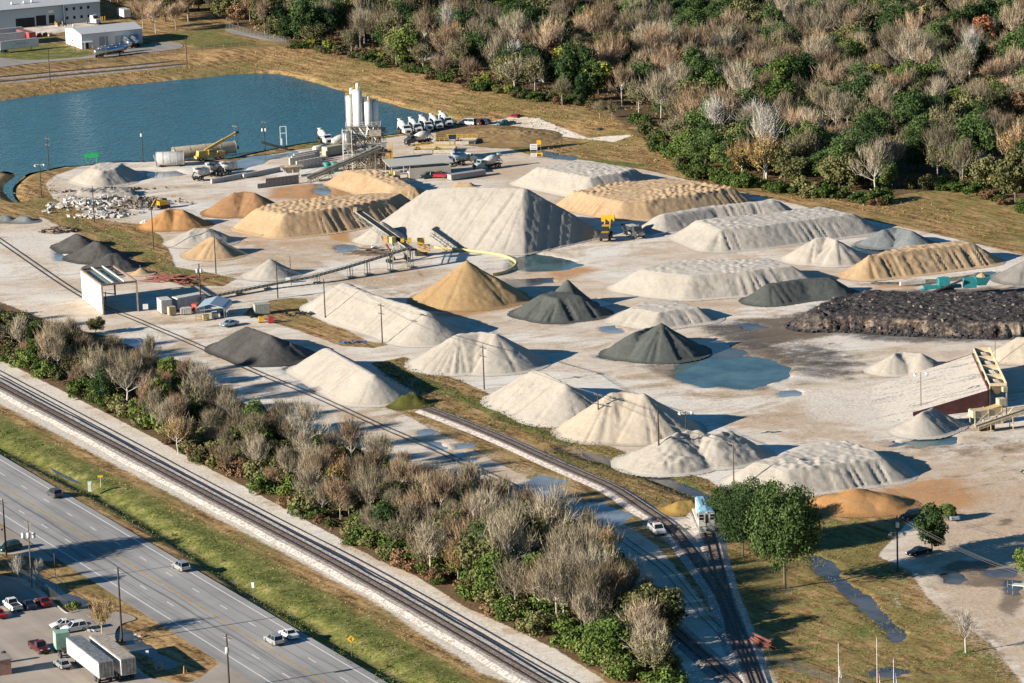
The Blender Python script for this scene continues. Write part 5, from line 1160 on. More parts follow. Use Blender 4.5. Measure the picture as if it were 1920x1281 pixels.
car('suv', 'green', (802, 334), (780, 336), 'dark car half hidden left of the red pickup', 'cars in the plant yard')
car('suv', 'red', (965, 224), (944, 221), 'red SUV farthest up the gravel lane', 'cars along the pond lane')
car('pickup', 'teal', (950, 236), (930, 238), 'dark teal pickup below the red SUV', 'cars along the pond lane')
car('van', 'white', (877, 234), (856, 233), 'white van next to the row of mixers', 'cars along the pond lane')
car('suv', 'plum', (892, 234), (872, 233), 'dark SUV immediately right of the white van', 'cars along the pond lane')
car('suv', 'navy', (906, 233), (886, 232), 'navy SUV second to the right of the white van', 'cars along the pond lane')
car('suv', 'blk', (1125, 251), (1106, 243), 'black SUV alone at the end of the gravel lane', 'cars along the pond lane')
t = car('pickup', 'white', (1232, 998), (1248, 1012), 'white work pickup with a cluttered bed by the curved spur track')
mb = MB(); mb.box(-1.6, 0.5, 1.35, 1.2, 0.5, 0.4); mb.build('tool_box', car_cols['red'], t); mb = MB()
for s in (-1, 1): mb.beam((-2.6, s*0.85, 1.8), (0.2, s*0.85, 1.95), 0.06, 0.06); mb.beam((-2.5, s*0.85, 1.1), (-2.5, s*0.85, 1.8), 0.06, 0.06)
mb.build('ladder_rack', galv, t)
# concrete mixers
def mixer(c, f, label, group, drumm=None, cabm=None, cab=True, wheels=True):
    p, rz = head(c, f); t = thing('mixer_truck', label, 'mixer truck', (p.x, p.y, 0.02), rz, group); drumm = drumm or wdirty; cabm = cabm or WPT
    mb = MB()
    for s in (-1, 1): mb.box(-0.3, s*0.45, 0.95, 8.2, 0.16, 0.28)
    mb.box(-3.3, 0, 1.1, 1.6, 2.2, 0.2); mb.build('chassis', dsteel if cab else black, t)
    if cab:
        mb = MB(); mb.ext([(1.9, 0.7), (1.9, 2.75), (2.2, 2.9), (3.1, 2.85), (3.45, 2.0), (4.45, 1.75), (4.7, 1.3), (4.75, 0.65)], -1.15, 1.15); cb = mb.build('cab', cabm, t)
        mb = MB(); mb.hull8([(3.05, -1.0, 2.05), (3.46, -1.0, 2.05), (3.46, 1.0, 2.05), (3.05, 1.0, 2.05), (2.9, -1.0, 2.72), (3.16, -1.0, 2.72), (3.16, 1.0, 2.72), (2.9, 1.0, 2.72)]); mb.build('windscreen', glass, cb)
        mb = MB(); mb.box(2.55, 0, 2.4, 0.8, 2.33, 0.6); mb.build('side_window', glass, cb)
        mb = MB(); mb.box(4.78, 0, 1.2, 0.06, 1.2, 0.7); mb.build('grille', black, cb)
        for s in (-1, 1): k_ = MB(); k_.box(4.72, s*0.9, 1.15, 0.1, 0.3, 0.25); k_.build('headlight', lampw, cb)
        mb = MB()
        for s in (-1, 1): mb.box(4.1, s*1.05, 1.05, 1.3, 0.35, 0.25)
        mb.build('mudguard', cabm, t)
        wx = (3.9, -0.6, -1.9, -3.1)
    else: wx = (-1.9, -3.1)
    for s in (-1, 1):
        for x in wx: wheel(t, x, s*1.2, 0.52, 0.4 if x < 3 else 0.3)
    mb = MB(); mb.lathe((1.6, 0, 1.95), (-3.7, 0, 3.0), [(0, 0.45), (0.05, 0.85), (0.33, 1.22), (0.5, 1.26), (0.62, 1.2), (1.0, 0.55)], 18); d = mb.build('drum', drumm, t, True)
    mb = MB()
    for k_ in range(16):
        a0, a1 = k_*0.5, (k_+1)*0.5; f0, f1 = k_/16, (k_+1)/16
        rr = lambda f_: np.interp(f_, [0, 0.05, 0.33, 0.5, 0.62, 1.0], [0.45, 0.85, 1.22, 1.26, 1.2, 0.55])+0.03
        P_ = lambda f_, a_: (1.6-5.3*f_, rr(f_)*math.cos(a_), 1.95+1.05*f_+rr(f_)*math.sin(a_)); mb.beam(P_(f0, a0), P_(f1, a1), 0.05, 0.05)
    mb.build('drum_band', black, d)
    mb = MB(); mb.lathe((-3.7, 0, 4.0), (-3.6, 0, 3.1), [(0, 0.75), (1, 0.3)], 8); mb.build('hopper', cabm, t)
    mb = MB(); mb.beam((-3.8, 0, 2.8), (-4.7, 0.35, 1.3), 0.5, 0.14); mb.build('chute', black, t)
    mb = MB()
    for s in (-1, 1): mb.beam((-3.2, s*0.9, 1.1), (-3.5, s*0.6, 3.2), 0.12, 0.12); mb.beam((1.6, s*0.6, 1.1), (1.6, s*0.2, 2.2), 0.12, 0.12)
    mb.build('drum_support', cabm, t)
    return t
MG = 'white mixer trucks parked in a row by the pond'
for (c, f, lb) in [((757, 250), (776, 259), 'first white mixer from the left in the row by the pond'), ((777, 247), (796, 256), 'second white mixer from the left in the row by the pond'), ((797, 243), (816, 252), 'third white mixer from the left in the row by the pond'),
                   ((816, 240), (835, 249), 'fourth white mixer from the left in the row by the pond'), ((834, 235), (853, 244), 'fifth white mixer, last of the row next to the white van')]: mixer(c, f, lb, MG)
mixer((786, 270), (762, 273), 'white mixer facing left in front of the parked row', None, cabm=car_cols['grey'])
mixer((608, 268), (626, 276), 'white mixer backed up behind the white boxes left of the plant tower', None)
mixer((916, 316), (890, 320), 'mixer with its cab left, standing alone beside the white bank', None, cabm=paint('pale_green_paint', (0.35, 0.45, 0.42), 0.4))
mixer((868, 308), (890, 304), 'blue-drummed mixer under the edge of the canopy', None, drumm=car_cols['lblue'])
mixer((632, 277), (610, 280), 'mixer with a bright white drum beside the plant tower legs', None, cab=False)
DG = 'scrapped mixers by the block wall'
mixer((384, 336), (402, 332), 'scrapped mixer without a cab nearest the pond-corner pile', DG, cab=False)
mixer((408, 328), (428, 324), 'scrapped grey mixer second in the huddle of three', DG, drumm=galv)
mixer((436, 326), (458, 322), 'scrapped mixer closest to the pond puddle', DG, cab=False, drumm=wdirty)
# trailers
def trailer(c, f, L, label, side, roof, group=None, h=2.85, name='box_trailer', doors=None, loc=None, extra=True):
    p, rz = head(c, f); t = thing(name, label, 'trailer', (p.x, p.y, 0.02), rz, group); z0 = 1.15
    mb = MB(); mb.box(0, 0, z0+h/2, L, 2.6, h); mb.build('box', side, t)
    mb = MB(); mb.box(0, 0, z0+h+0.03, L-0.1, 2.5, 0.05)
    n = int(L/0.9)
    for k_ in range(n): mb.box(-L/2+0.45+k_*L/n, 0, z0+h+0.065, 0.07, 2.5, 0.03)
    mb.build('roof', roof, t)
    mb = MB(); mb.box(-L/2-0.02, 0, z0+h/2, 0.05, 2.45, h-0.15); d = mb.build('rear_door', doors or galv, t)
    mb = MB()
    for y in (-0.9, -0.3, 0.3, 0.9): mb.beam((-L/2-0.07, y, z0+0.15), (-L/2-0.07, y, z0+h-0.15), 0.04, 0.04)
    mb.build('door_rod', dsteel, d)
    mb = MB()
    for s in (-1, 1): mb.box(0, s*1.31, z0+h-0.06, L, 0.04, 0.12); mb.box(0, s*1.31, z0+0.06, L, 0.04, 0.14)
    mb.build('edge_rail', galv, t)
    for s in (-1, 1):
        for x in (-L/2+1.2, -L/2+2.5): wheel(t, x, s*1.22, 0.5, 0.5)
    mb = MB()
    for s in (-1, 1): mb.box(L/2-2.6, s*0.75, z0/2, 0.15, 0.15, z0)
    mb.beam((-L/2, 0, 0.6), (-L/2, 0.01, 0.6), 0.1, 0.1); mb.build('landing_gear', dsteel, t); return t
tA = G(*z1(715, 1240)); 
def tr_at(rl, rr_, fl, L, **kw):
    """trailer from the photo points of its rear lower corners and front roof corner"""
    a = G(*rl, 1.2); b = G(*rr_, 1.2); e = G(*fl, 4.0); m_ = (a+b)/2; d = Vector((e.x-a.x, e.y-a.y, 0)).normalized(); nn = Vector((d.y, -d.x, 0)); m_ = a+nn*1.3
    c = m_+d*L/2; f = c+d; pc = PR((c.x, c.y, 0)); pf = PR((f.x, f.y, 0)); return trailer(pc, pf, L, **kw)
tr_at(z1(715, 1240), z1(825, 1222), z1(465, 935), 16.0, label='white box trailer with a blue-lit ribbed roof, left one of the two trailers', side=WPT, roof=galv)
tr_at(z1(875, 1218), z1(980, 1200), z1(618, 912), 15.2, label='white box trailer with a tan roof, right one of the two trailers', side=WPT, roof=paint('tan_roof', (0.42, 0.37, 0.30), 0.8, 0, 0.4))
# green truck cab in front of the left trailer
p, rz = head((117, 1222), (105, 1206)); t = thing('truck_tractor', 'green truck cab seen past the nose of the left white trailer', 'truck', (p.x, p.y, 0.02), rz)
mb = MB(); mb.box(0, 0, 2.2, 2.3, 2.4, 2.9); mb.build('cab', paint('pale_green_truck_paint', (0.30, 0.48, 0.36), 0.4), t); mb = MB(); mb.box(1.0, 0, 2.9, 0.35, 2.2, 0.9); mb.build('windscreen', glass, t)
mb = MB(); mb.box(-1.5, 0, 0.9, 4.5, 0.9, 0.3); mb.build('chassis', dsteel, t); [wheel(t, x, s*1.2, 0.5, 0.4) for x in (0.6, -2.4, -3.6) for s in (-1, 1)]
mb = MB(); mb.box(0.4, 1.23, 2.2, 0.9, 0.04, 2.0); mb.box(0.4, -1.23, 2.2, 0.9, 0.04, 2.0); mb.build('door', WPT, t)
wst = paint('white_steel_sheet', (0.66, 0.67, 0.66), 0.5, 0, 0.2)
RG = 'white box trailers at the far warehouse'
trailer((35, 96), (62, 93), 14.5, 'long white trailer at the left edge with faded markings on its side', wst, galv, RG)
trailer((14, 84), (41, 81), 14.5, 'white trailer directly behind the faded one', wst, galv, RG); trailer((8, 75), (35, 72), 14.5, 'third white trailer behind the faded one', wst, galv, RG)
trailer((50, 79), (68, 84), 11.5, 'red shipping trailer beside the white trailers', paint('red_container', (0.36, 0.06, 0.05), 0.6, 0, 0.3), paint('red_roof', (0.40, 0.12, 0.09), 0.7), None)
t = trailer((35, 45), (15, 39), 9.5, 'white trailer with a green stripe at the loading dock', WPT, galv, None); mb = MB(); mb.box(0.8, -1.33, 3.2, 5.5, 0.03, 0.35); mb.box(0.8, 1.33, 3.2, 5.5, 0.03, 0.35); mb.build('green_stripe', paint('green_stripe', (0.02, 0.30, 0.12), 0.5), t)
mb = MB()
t0_ = [o for o in scene.objects if o.get('label', '').startswith('long white trailer at the left edge')][0]
for i in range(9): mb.beam((-1.5+i*0.55, -1.33, 2.6+0.18*(i % 3)), (-1.2+i*0.55, -1.33, 3.1-0.15*(i % 2)), 0.03, 0.12)
mb.build('faded_marks', dsteel, t0_)
trailer((233, 36), (244, 40), 8, 'short white box standing behind the small warehouse', WPT, WPT, None)
p, rz = head((177, 45), (186, 46)); t = thing('truck_tractor', 'white truck cab by the yellow bollards at the far warehouse', 'truck', (p.x, p.y, 0.02), rz)
mb = MB(); mb.ext([(-1, 0.6), (-1, 3.3), (0.6, 3.3), (1.0, 2.1), (2.4, 1.9), (2.5, 0.6)], -1.2, 1.2); mb.build('cab', WPT, t); mb = MB(); mb.box(0.9, 0, 2.6, 0.3, 2.0, 0.8); mb.build('windscreen', glass, t); [wheel(t, x, s*1.2, 0.5, 0.4) for x in (1.8, -1.5, -3) for s in (-1, 1)]
mb = MB(); mb.box(-2, 0, 0.9, 4, 0.9, 0.3); mb.build('chassis', dsteel, t)
chrome = paint('polished_tank_steel', (0.62, 0.66, 0.70), 0.18, 0.9, 0.1)
def tanker(c, f, label):
    p, rz = head(c, f); t = thing('tank_trailer', label, 'tank trailer', (p.x, p.y, 0.02), rz, 'polished tank trailers by the small warehouse')
    mb = MB(); mb.lathe((-6, 0, 2.1), (6, 0, 2.1), [(0, 0.5), (0.02, 1.0), (0.98, 1.0), (1, 0.5)], 16); mb.build('tank', chrome, t, True); mb = MB(); mb.box(0, 0, 3.12, 9, 0.5, 0.1); [mb.tube((x, 0, 3.1), (x, 0, 3.3), 0.3, None, 8) for x in (-3, 0, 3)]; mb.build('catwalk', galv, t)
    mb = MB(); mb.box(0, 0, 0.95, 11, 0.8, 0.2); mb.box(4, 0, 0.5, 0.2, 1.4, 1.0); mb.build('frame', dsteel, t); [wheel(t, x, s*1.15, 0.5, 0.4) for x in (-4.6, -3.3) for s in (-1, 1)]
tanker((205, 106), (235, 102), 'polished tank trailer nearest the pond'); tanker((212, 101), (242, 97), 'polished tank trailer second from the pond'); tanker((238, 88), (226, 80), 'polished tank trailer angled against the blue wall'); tanker((250, 85), (238, 77), 'polished tank trailer last against the blue wall')

# ------------------------------------------------------------------ poles and wires
wood = paint('dark_pole_wood', (0.075, 0.055, 0.042), 0.9, 0, 0.5, sc=2)
woodl = paint('weathered_pole_wood', (0.19, 0.15, 0.115), 0.9, 0, 0.5, sc=2)
insul = paint('insulator', (0.5, 0.5, 0.5), 0.4)
POLES = {}
def pole(key, x, y, top, label, arms=0, cans=0, lamps=0, m_=None, r=0.16, az=R(-50), box=0):
    b = G(x, y); hgt_ = (y-top)/ (F/(b.y*math.cos(TH)+HC*math.sin(TH)))/math.cos(TH+0.03); zb = h1(b.x, b.y)
    t = thing('utility_pole', label, 'utility pole', (b.x, b.y, zb)); m_ = m_ or wood; POLES[key] = (b, hgt_)
    mb = MB(); mb.tube((0, 0, -0.3), (0, 0, hgt_), r, r*0.7, 8); mb.build('pole', m_, t)
    d = Vector((math.cos(az), math.sin(az), 0))
    for a in range(arms):
        z = hgt_-0.5-a*1.9; mb = MB(); mb.beam(d*-1.15+Vector((0, 0, z)), d*1.15+Vector((0, 0, z)), 0.12, 0.14); c_ = mb.build('crossarm', m_, t)
        mb = MB(); [mb.tube(d*q+Vector((0, 0, z+0.05)), d*q+Vector((0, 0, z+0.3)), 0.06, 0.05, 6) for q in (-1.05, -0.45, 0.45, 1.05)]; mb.build('insulators', insul, c_)
    for k_ in range(cans):
        q = Vector(((k_-(cans-1)/2)*0.95, -0.1, hgt_-2.6 if arms else hgt_-1.6)); mb = MB(); mb.lathe(q+Vector((0, -0.3, -0.5)), q+Vector((0, -0.3, 0.5)), [(0, 0.3), (0.05, 0.34), (0.9, 0.34), (1, 0.2)], 10); mb.build('transformer', paint('transformer_grey', (0.55, 0.58, 0.58), 0.4), t, True)
    for k_ in range(lamps):
        s = -1 if k_ % 2 else 1; z = hgt_-0.2 if not cans else hgt_-3.2; mb = MB(); mb.beam((0, 0, z), (s*1.0, 0, z+0.1), 0.06, 0.06); mb.lathe((s*1.0, 0.1, z+0.1), (s*1.35, -0.35, z-0.3), [(0, 0.14), (1, 0.34)], 10); mb.build('floodlight', WPT, t)
    if box: mb = MB(); mb.box(0.0, -0.25, 1.6, 0.4, 0.25, 0.9); mb.build('meter_box', galv, t)
    return t
pole('a', 78, 370, 308, 'pole with crossarm and two floodlights at the mouth of the pond channel', 1, 0, 2)
pole('b', 92, 321, 258, 'tall pole with a wide crossarm standing against the pond', 2)
pole('c', 268, 302, 243, 'pole against the pond with one small box halfway up', 0, 1)
pole('d', 177, 416, 350, 'plain pole beside the broken concrete slabs')
pole('e', 288, 467, 390, 'plain pole in front of the orange pile')
pole('f', 405, 512, 444, 'plain pole in front of the small tan cone')
pole('g', 377, 576, 495, 'pole with two round transformers above the white container', 0, 2, r=0.2, box=1)
pole('h', 521, 559, 488, 'plain pole near the middle of the ground conveyor')
pole('h2', 546, 534, 480, 'thin pole behind the ground conveyor by the grey cone', r=0.1)
pole('i', 610, 598, 523, 'plain pole at the head of the long white ridge')
pole('j', 717, 643, 569, 'pole with double crossarm at the foot of the long white ridge', 2)
pole('k', 908, 730, 648, 'pole with crossarm in front of the broad white pile', 2)
pole('l', 1123, 814, 736, 'pole with crossarm standing on the cream cone', 2)
pole('m', 1236, 870, 768, 'thick plain dark pole left of the green bush', 0, r=0.2)
pole('n', 1287, 832, 770, 'pole carrying small lamps on the rubble heap', 1, 0, 2, r=0.12)
pole('o', 1376, 919, 828, 'pole with crossarm in front of the large humped white plateau', 1, 0, 0, m_=woodl)
pole('p', 1727, 771, 698, 'slim lamp post with two floodlights below the ramp', 0, 0, 2, r=0.09)
pole('q', 1866, 682, 625, 'thin rusty pole behind the hopper', 0, r=0.08, m_=paint('rusty_steel', (0.16, 0.06, 0.04), 0.8, 0.2, 0.5))
pole('r', 1683, 1071, 965, 'pole with a white transformer and two floodlights on the lawn', 0, 1, 2, r=0.18)
pole('s', 94, 155, 92, 'dark pole with a pale top left on the pond bank')
pole('t', 351, 129, 72, 'dark pole right on the pond bank before the rusty tracks')
pole('u', 141, 98, 40, 'thin pole in front of the small warehouse gable', 0, 1, r=0.1)
pole('v', 200, 115, 57, 'pole with short crossarm before the polished tankers', 1, r=0.1, m_=woodl)
pole('w', 497, 280, 223, 'pole with transformer against the pond left of the white mixer', 1, 2, r=0.16)
pole('x', 442, 285, 225, 'pole with a small crossarm behind the crane boom', 1, 1, r=0.1, m_=woodl)
pole('y', 593, 268, 236, 'thin lamp post beside the backed-up white mixer', 0, 0, 0, r=0.08)
pole('z', 229, 1203, 1062, 'tall black pole beside the leafless multi-stemmed tree', 0, r=0.2)
pole('aa', 430, 1292, 1187, 'pole with a small white box beside the highway at the bottom', 1, 1, r=0.18)
pole('bb', 60, 1101, 975, 'pole with three transformers on the ditch bank', 2, 3, r=0.14, m_=woodl)
pole('cc', 12, 1042, 935, 'dark pole at the left edge with one short arm', 1, r=0.18)
pole('dd', 104, 1082, 1036, 'short thin post behind the ditch by the highway', 0, r=0.07, m_=woodl)
pole('ee', 1107, 182, 137, 'pale pole in front of the dark trees at the woods edge', 0, r=0.1, m_=woodl)
pole('ff', 619, 82, 35, 'pole in front of the broad dark evergreen', 1, 1, r=0.1, m_=woodl)
pole('gg', 748, 108, 62, 'slim pole right of the dark round evergreen', 0, 1, r=0.1, m_=woodl)
pole('hh', 894, 144, 88, 'thin dark pole at the woodland garden', 0, r=0.09)
pole('ii', 1655, 1290, 1196, 'tall white flagpole', 0, r=0.05, m_=WPT)
bpy.data.objects.remove(scene.objects['pole'] if False else None) if False else None
wirem = paint('cable', (0.09, 0.085, 0.08), 0.6)
def wire(a, b, label, offs=((0, 0),), sag=1.2, zoff=0.25):
    pa, ha = POLES[a]; pb, hb = POLES[b] if isinstance(b, str) else b
    A = Vector((pa.x, pa.y, ha-0.3)); B = Vector((pb.x, pb.y, hb-0.3)); d = (B-A).normalized(); nn = Vector((math.cos(R(-50)), math.sin(R(-50)), 0))
    for o_, dz in offs:
        mb = MB(); prev = None; c = (A+B)/2
        for i in range(15):
            t_ = i/14; q = A.lerp(B, t_)+nn*o_+Vector((0, 0, dz-sag*4*t_*(1-t_)))-c
            if prev is not None: mb.tube(prev, q, 0.028, None, 3, False)
            prev = q
        o = mb.build('overhead_cable', wirem); o.location = c; tag(o, label, 'cable', 'overhead cables over the yard')
W3 = ((-1.05, 0), (0.0, -0.1), (1.05, 0))
for a, b, l in (('j', 'k', 'cable strung from the long white ridge to the broad white pile'), ('k', 'l', 'cable strung from the broad white pile to the cream cone'), ('l', 'o', 'cable strung from the cream cone to the humped white plateau'),
                ('o', 'r', 'cable strung from the humped plateau to the lawn pole'), ('i', 'j', 'cable strung between the two poles of the long white ridge'), ('f', 'i', 'cable strung from the small tan cone to the long white ridge'), ('d', 'e', 'cable strung from the concrete slabs to the orange pile'), ('a', 'd', 'cable strung from the channel mouth to the concrete slabs')):
    wire(a, b, l, W3 if a in 'jkl' else ((-0.4, 0), (0.4, -0.4)), sag=1.0)
r_ = G(1960, 1190); wire('r', (r_, 10.0), 'cable strung from the lawn pole off the right edge', ((-1.05, 0), (0.4, -0.5), (1.05, 0)), sag=1.0)
# ------------------------------------------------------------------ flagpoles, signs, fences
fp = [o for o in scene.objects if o.get('label') == 'tall white flagpole'][0]
for ch in [c for c in scene.objects if c.parent == fp]: bpy.data.objects.remove(ch)
bpy.data.objects.remove(fp)
def flagpole(x, yb, top, label, cols):
    b = G(x, yb); H_ = (yb-top)/11.3; t = thing('flagpole', label, 'flagpole', (b.x, b.y, 0))
    mb = MB(); mb.tube((0, 0, -0.2), (0, 0, H_), 0.07, 0.045, 8); mb.build('pole', WPT, t); mb = MB(); mb.lathe((0, 0, H_), (0, 0, H_+0.2), [(0, 0.03), (0.5, 0.1), (1, 0.03)], 8); mb.build('finial', galv, t)
    z1_ = 3.9
    for i, c in enumerate(cols):
        mb = MB(); V = []; n = 7
        for a in range(n+1):
            for s in range(7):
                u_ = a/n; V.append((0.08+0.12*s*(0.4+0.6*u_)*0.6, 0.10*math.sin(s*1.7+u_*3)+i*0.02, z1_-u_*1.9-s*0.05-i*0.5*0))
        Fs = [(a*7+s, a*7+s+1, (a+1)*7+s+1, (a+1)*7+s) for a in range(n) for s in range(i*3, min(6, i*3+3))]
        mb.add(V, Fs); mb.build('flag', c, t)
fw = paint('flag_white', (0.7, 0.7, 0.7), 0.8, 0, 0.05); fr = paint('flag_red', (0.5, 0.04, 0.05), 0.8, 0, 0.05); fb_ = paint('flag_blue', (0.04, 0.08, 0.3), 0.8, 0, 0.05)
flagpole(1573, 1291, 1205, 'flagpole with a limp white flag, leftmost of the three', [fw, fw]); flagpole(1645, 1300, 1195, 'tallest flagpole with a limp red and white flag, middle of the three', [fr, fw]); flagpole(1676, 1300, 1235, 'shortest flagpole with a limp blue and white flag, rightmost of the three', [fb_, fw])
# signs by the highway
ys_ = paint('yellow_sign_face', (0.75, 0.42, 0.02), 0.5, 0, 0.05)
def toward(b):
    d = Vector((-b.x, -b.y, 0)).normalized(); return d
b = G(659, 1222); z0 = h1(b.x, b.y); d = u*-1; a_ = math.atan2(d.y, d.x)
face = math.atan2(-b.y+0, -b.x-60)   # faces traffic and roughly the camera
t = thing('warning_sign', 'yellow diamond road sign with a black side-road symbol', 'road sign', (b.x, b.y, z0), R(-90)); 
mb = MB(); mb.tube((0, 0, -0.2), (0, 0, 3.9), 0.045, None, 6); mb.build('post', galv, t)
mb = MB(); s_ = 0.66; c0 = Vector((0.06, 0, 3.1)); mb.hull8([c0+Vector((0, 0, -s_)), c0+Vector((0, s_, 0)), c0+Vector((0, 0, s_)), c0+Vector((0, -s_, 0)), c0+Vector((0.03, 0, -s_)), c0+Vector((0.03, s_, 0)), c0+Vector((0.03, 0, s_)), c0+Vector((0.03, -s_, 0))]); sb = mb.build('sign_panel', ys_, t)
mb = MB(); mb.box(0.105, 0.03, 3.1, 0.01, 0.13, 0.72); mb.box(0.105, -0.16, 3.12, 0.01, 0.26, 0.13); mb.build('side_road_symbol', black, sb)
t = thing('road_sign', 'small white rectangular sign on a thin post in the verge', 'road sign', tuple(G(475, 1117))); t.rotation_euler.z = R(-100); t.location.z = h1(t.location.x, t.location.y)
mb = MB(); mb.tube((0, 0, -0.2), (0, 0, 3.2), 0.04, None, 6); mb.build('post', galv, t); mb = MB(); mb.box(0.05, 0, 2.75, 0.03, 0.45, 1.0); mb.build('sign_panel', fw, t)
t = thing('road_sign', 'low yellow sign behind the white cabinet on the verge', 'road sign', tuple(G(189, 911))); t.rotation_euler.z = R(-90); mb = MB(); mb.tube((0, 0, -0.2), (0, 0, 1.9), 0.06, None, 6); mb.build('post', WPT, t); mb = MB(); mb.box(0.06, 0, 1.95, 0.04, 1.0, 0.4); mb.build('sign_panel', ys_, t)
t = thing('utility_cabinet', 'white narrow utility cabinet on the green verge', 'cabinet', tuple(G(169, 921))); mb = MB(); mb.box(0, 0, 0.9, 0.7, 0.6, 1.8, 0, 0.95, 0.95); mb.build('housing', WPT, t); mb = MB(); mb.box(0, 0, 1.85, 0.8, 0.7, 0.1); mb.build('lid', WPT, t); mb = MB(); mb.box(0, -0.31, 0.9, 0.5, 0.02, 1.4); mb.build('door', wst, t)
# notice boards at the yard entrance
for x, y, w_, h_, m_, lb in ((1001, 292, 2.1, 1.7, fw, 'upper white notice board with dark lines by the yard entrance'), (1001, 296, 1.8, 1.0, fw, 'lower white notice board by the yard entrance'), (1011, 290, 1.3, 1.3, ys_, 'square yellow notice board by the yard entrance'), (1012, 295, 1.7, 0.9, ys_, 'low yellow notice board by the yard entrance')):
    b = G(x, y); t = thing('notice_board', lb, 'notice board', (b.x, b.y, 0), R(-90)); hz = {292: 2.6, 296: 0.9, 290: 3.6, 295: 0.9}[y]
    mb = MB(); [mb.tube((0, s*w_*0.4, -0.2), (0, s*w_*0.4, hz), 0.05, None, 6) for s in (-1, 1)]; mb.build('post', galv, t); mb = MB(); mb.box(0.07, 0, hz, 0.05, w_, h_); p_ = mb.build('board', m_, t)
    if m_ is fw: mb = MB(); [mb.box(0.102, 0, hz-h_*0.3+k_*h_*0.28, 0.008, w_*0.75, h_*0.08) for k_ in range(3)]; mb.build('dark_lines', car_cols['maroon'], p_)
# fences
meshm = NT('chain_link', 0.6, 0.4); meshm.b.inputs['Metallic'].default_value = 0.5; meshm.color((0.12, 0.12, 0.12)); meshm.b.inputs['Alpha'].default_value = 0.22
def fence(pts, label, h=1.8, m_=None, sp=3.0, mesh=True, z=None):
    P = GP(pts, z or 0); c = sum(P, Vector())/len(P); t = thing('chain_link_fence', label, 'fence', (c.x, c.y, 0)); m_ = m_ or galv; f_ = MB(); rl = MB(); first = None
    for a, b in zip(P[:-1], P[1:]):
        L = (b-a).length; n = max(1, int(L/sp)); za, zb = h1(a.x, a.y), h1(b.x, b.y); a2 = a-c; b2 = b-c
        for k_ in range(n):
            q = a2.lerp(b2, k_/n); zz = za+(zb-za)*k_/n
            if first is None: pm = MB(); pm.tube((0, 0, -0.2), (0, 0, h), 0.045, None, 5); first = pm.build('post', m_, t); o = first
            else: o = first.copy(); col.objects.link(o); o.parent = t
            o.location = (q.x, q.y, zz)
        A = Vector((a2.x, a2.y, za)); B = Vector((b2.x, b2.y, zb)); rl.tube(A+Vector((0, 0, h-0.05)), B+Vector((0, 0, h-0.05)), 0.03, None, 4)
        f_.add([A, B, B+Vector((0, 0, h-0.05)), A+Vector((0, 0, h-0.05))], [(0, 1, 2, 3)])
    rl.build('top_rail', m_, t); 
    if mesh: f_.build('wire_mesh', meshm.m, t)
    return t
fence([(1437, 1256), (1442, 1240), (1490, 1258), (1560, 1282), (1600, 1298)], 'green-black chain link fence on the lawn at the bottom edge', 1.7, dsteel)
fence([(-40, 1050), (0, 1060), (55, 1090), (95, 1118), (128, 1144)], 'black fence along the ditch behind the parked row', 1.7, dsteel)
fence([(-60, 141), (0, 136), (100, 128), (200, 118), (330, 104), (420, 96), (480, 90)], 'chain link fence along the lane above the rusty tracks', 1.8, galv)
fence([(424, 53), (470, 66), (520, 80), (545, 86)], 'chain link fence climbing to the corner of the woods', 2.2, galv)
# big tyre standing in the grass island
b = G(299, 1258); t = thing('old_tyre', 'big pale tyre standing upright in the shaded grass island', 'tyre', (b.x, b.y, 0), R(-100)); mb = MB(); n1_, n2_ = 20, 8; V = []; Fs = []
for i in range(n1_):
    for j in range(n2_):
        a, c_ = 2*math.pi*i/n1_, 2*math.pi*j/n2_; rr = 0.62+0.2*math.cos(c_); V.append((0.16*math.sin(c_), rr*math.cos(a), 0.8+rr*math.sin(a)))
        Fs.append((i*n2_+j, ((i+1) % n1_)*n2_+j, ((i+1) % n1_)*n2_+(j+1) % n2_, i*n2_+(j+1) % n2_))
mb.add(V, Fs); mb.build('tread', paint('dusty_tyre', (0.30, 0.28, 0.22), 0.9), t, True)
mb = MB(); mb.lathe((-0.03, 0, 0.8), (0.03, 0, 0.8), [(0, 0.3), (1, 0.3)], 14)
t = thing('mail_post', 'small white-topped post in the shaded grass island', 'post', tuple(G(276, 1252))); mb = MB(); mb.tube((0, 0, -0.2), (0, 0, 2.9), 0.05, None, 6); mb.build('post', dsteel, t); mb = MB(); mb.box(0.15, 0, 2.75, 0.5, 0.3, 0.5); mb.build('white_box', WPT, t)
for i, (x, y, lb) in enumerate(((261, 1193, 'broken white debris on the grass island by the highway'), (170, 1185, 'small pale rock beside the multi-stemmed tree'), (345, 1263, 'short orange stump post at the tip of the grass island'))):
    b = G(x, y); t = thing('debris', lb, 'debris', (b.x, b.y, 0)); mb = MB(); rg = np.random.default_rng(50+i)
    if i == 2: mb.tube((0, 0, 0), (0.05, 0, 1.3), 0.16, 0.1, 6); mb.build('stump', paint('orange_wood', (0.5, 0.25, 0.1), 0.8), t); mb = MB(); mb.tube((0.4, 0.1, 0), (0.4, 0.1, 0.7), 0.12, 0.08, 6); mb.build('stub', paint('orange_wood', (0.5, 0.25, 0.1), 0.8), t)
    else:
        for k_ in range(5): q = rg.normal(size=3)*0.35; mb.box(q[0]*1.4, q[1], 0.15+abs(q[2])*0.3, 0.7, 0.3, 0.2, q[2]*3, 0.7, 0.6)
        mb.build('pieces', conc, t)
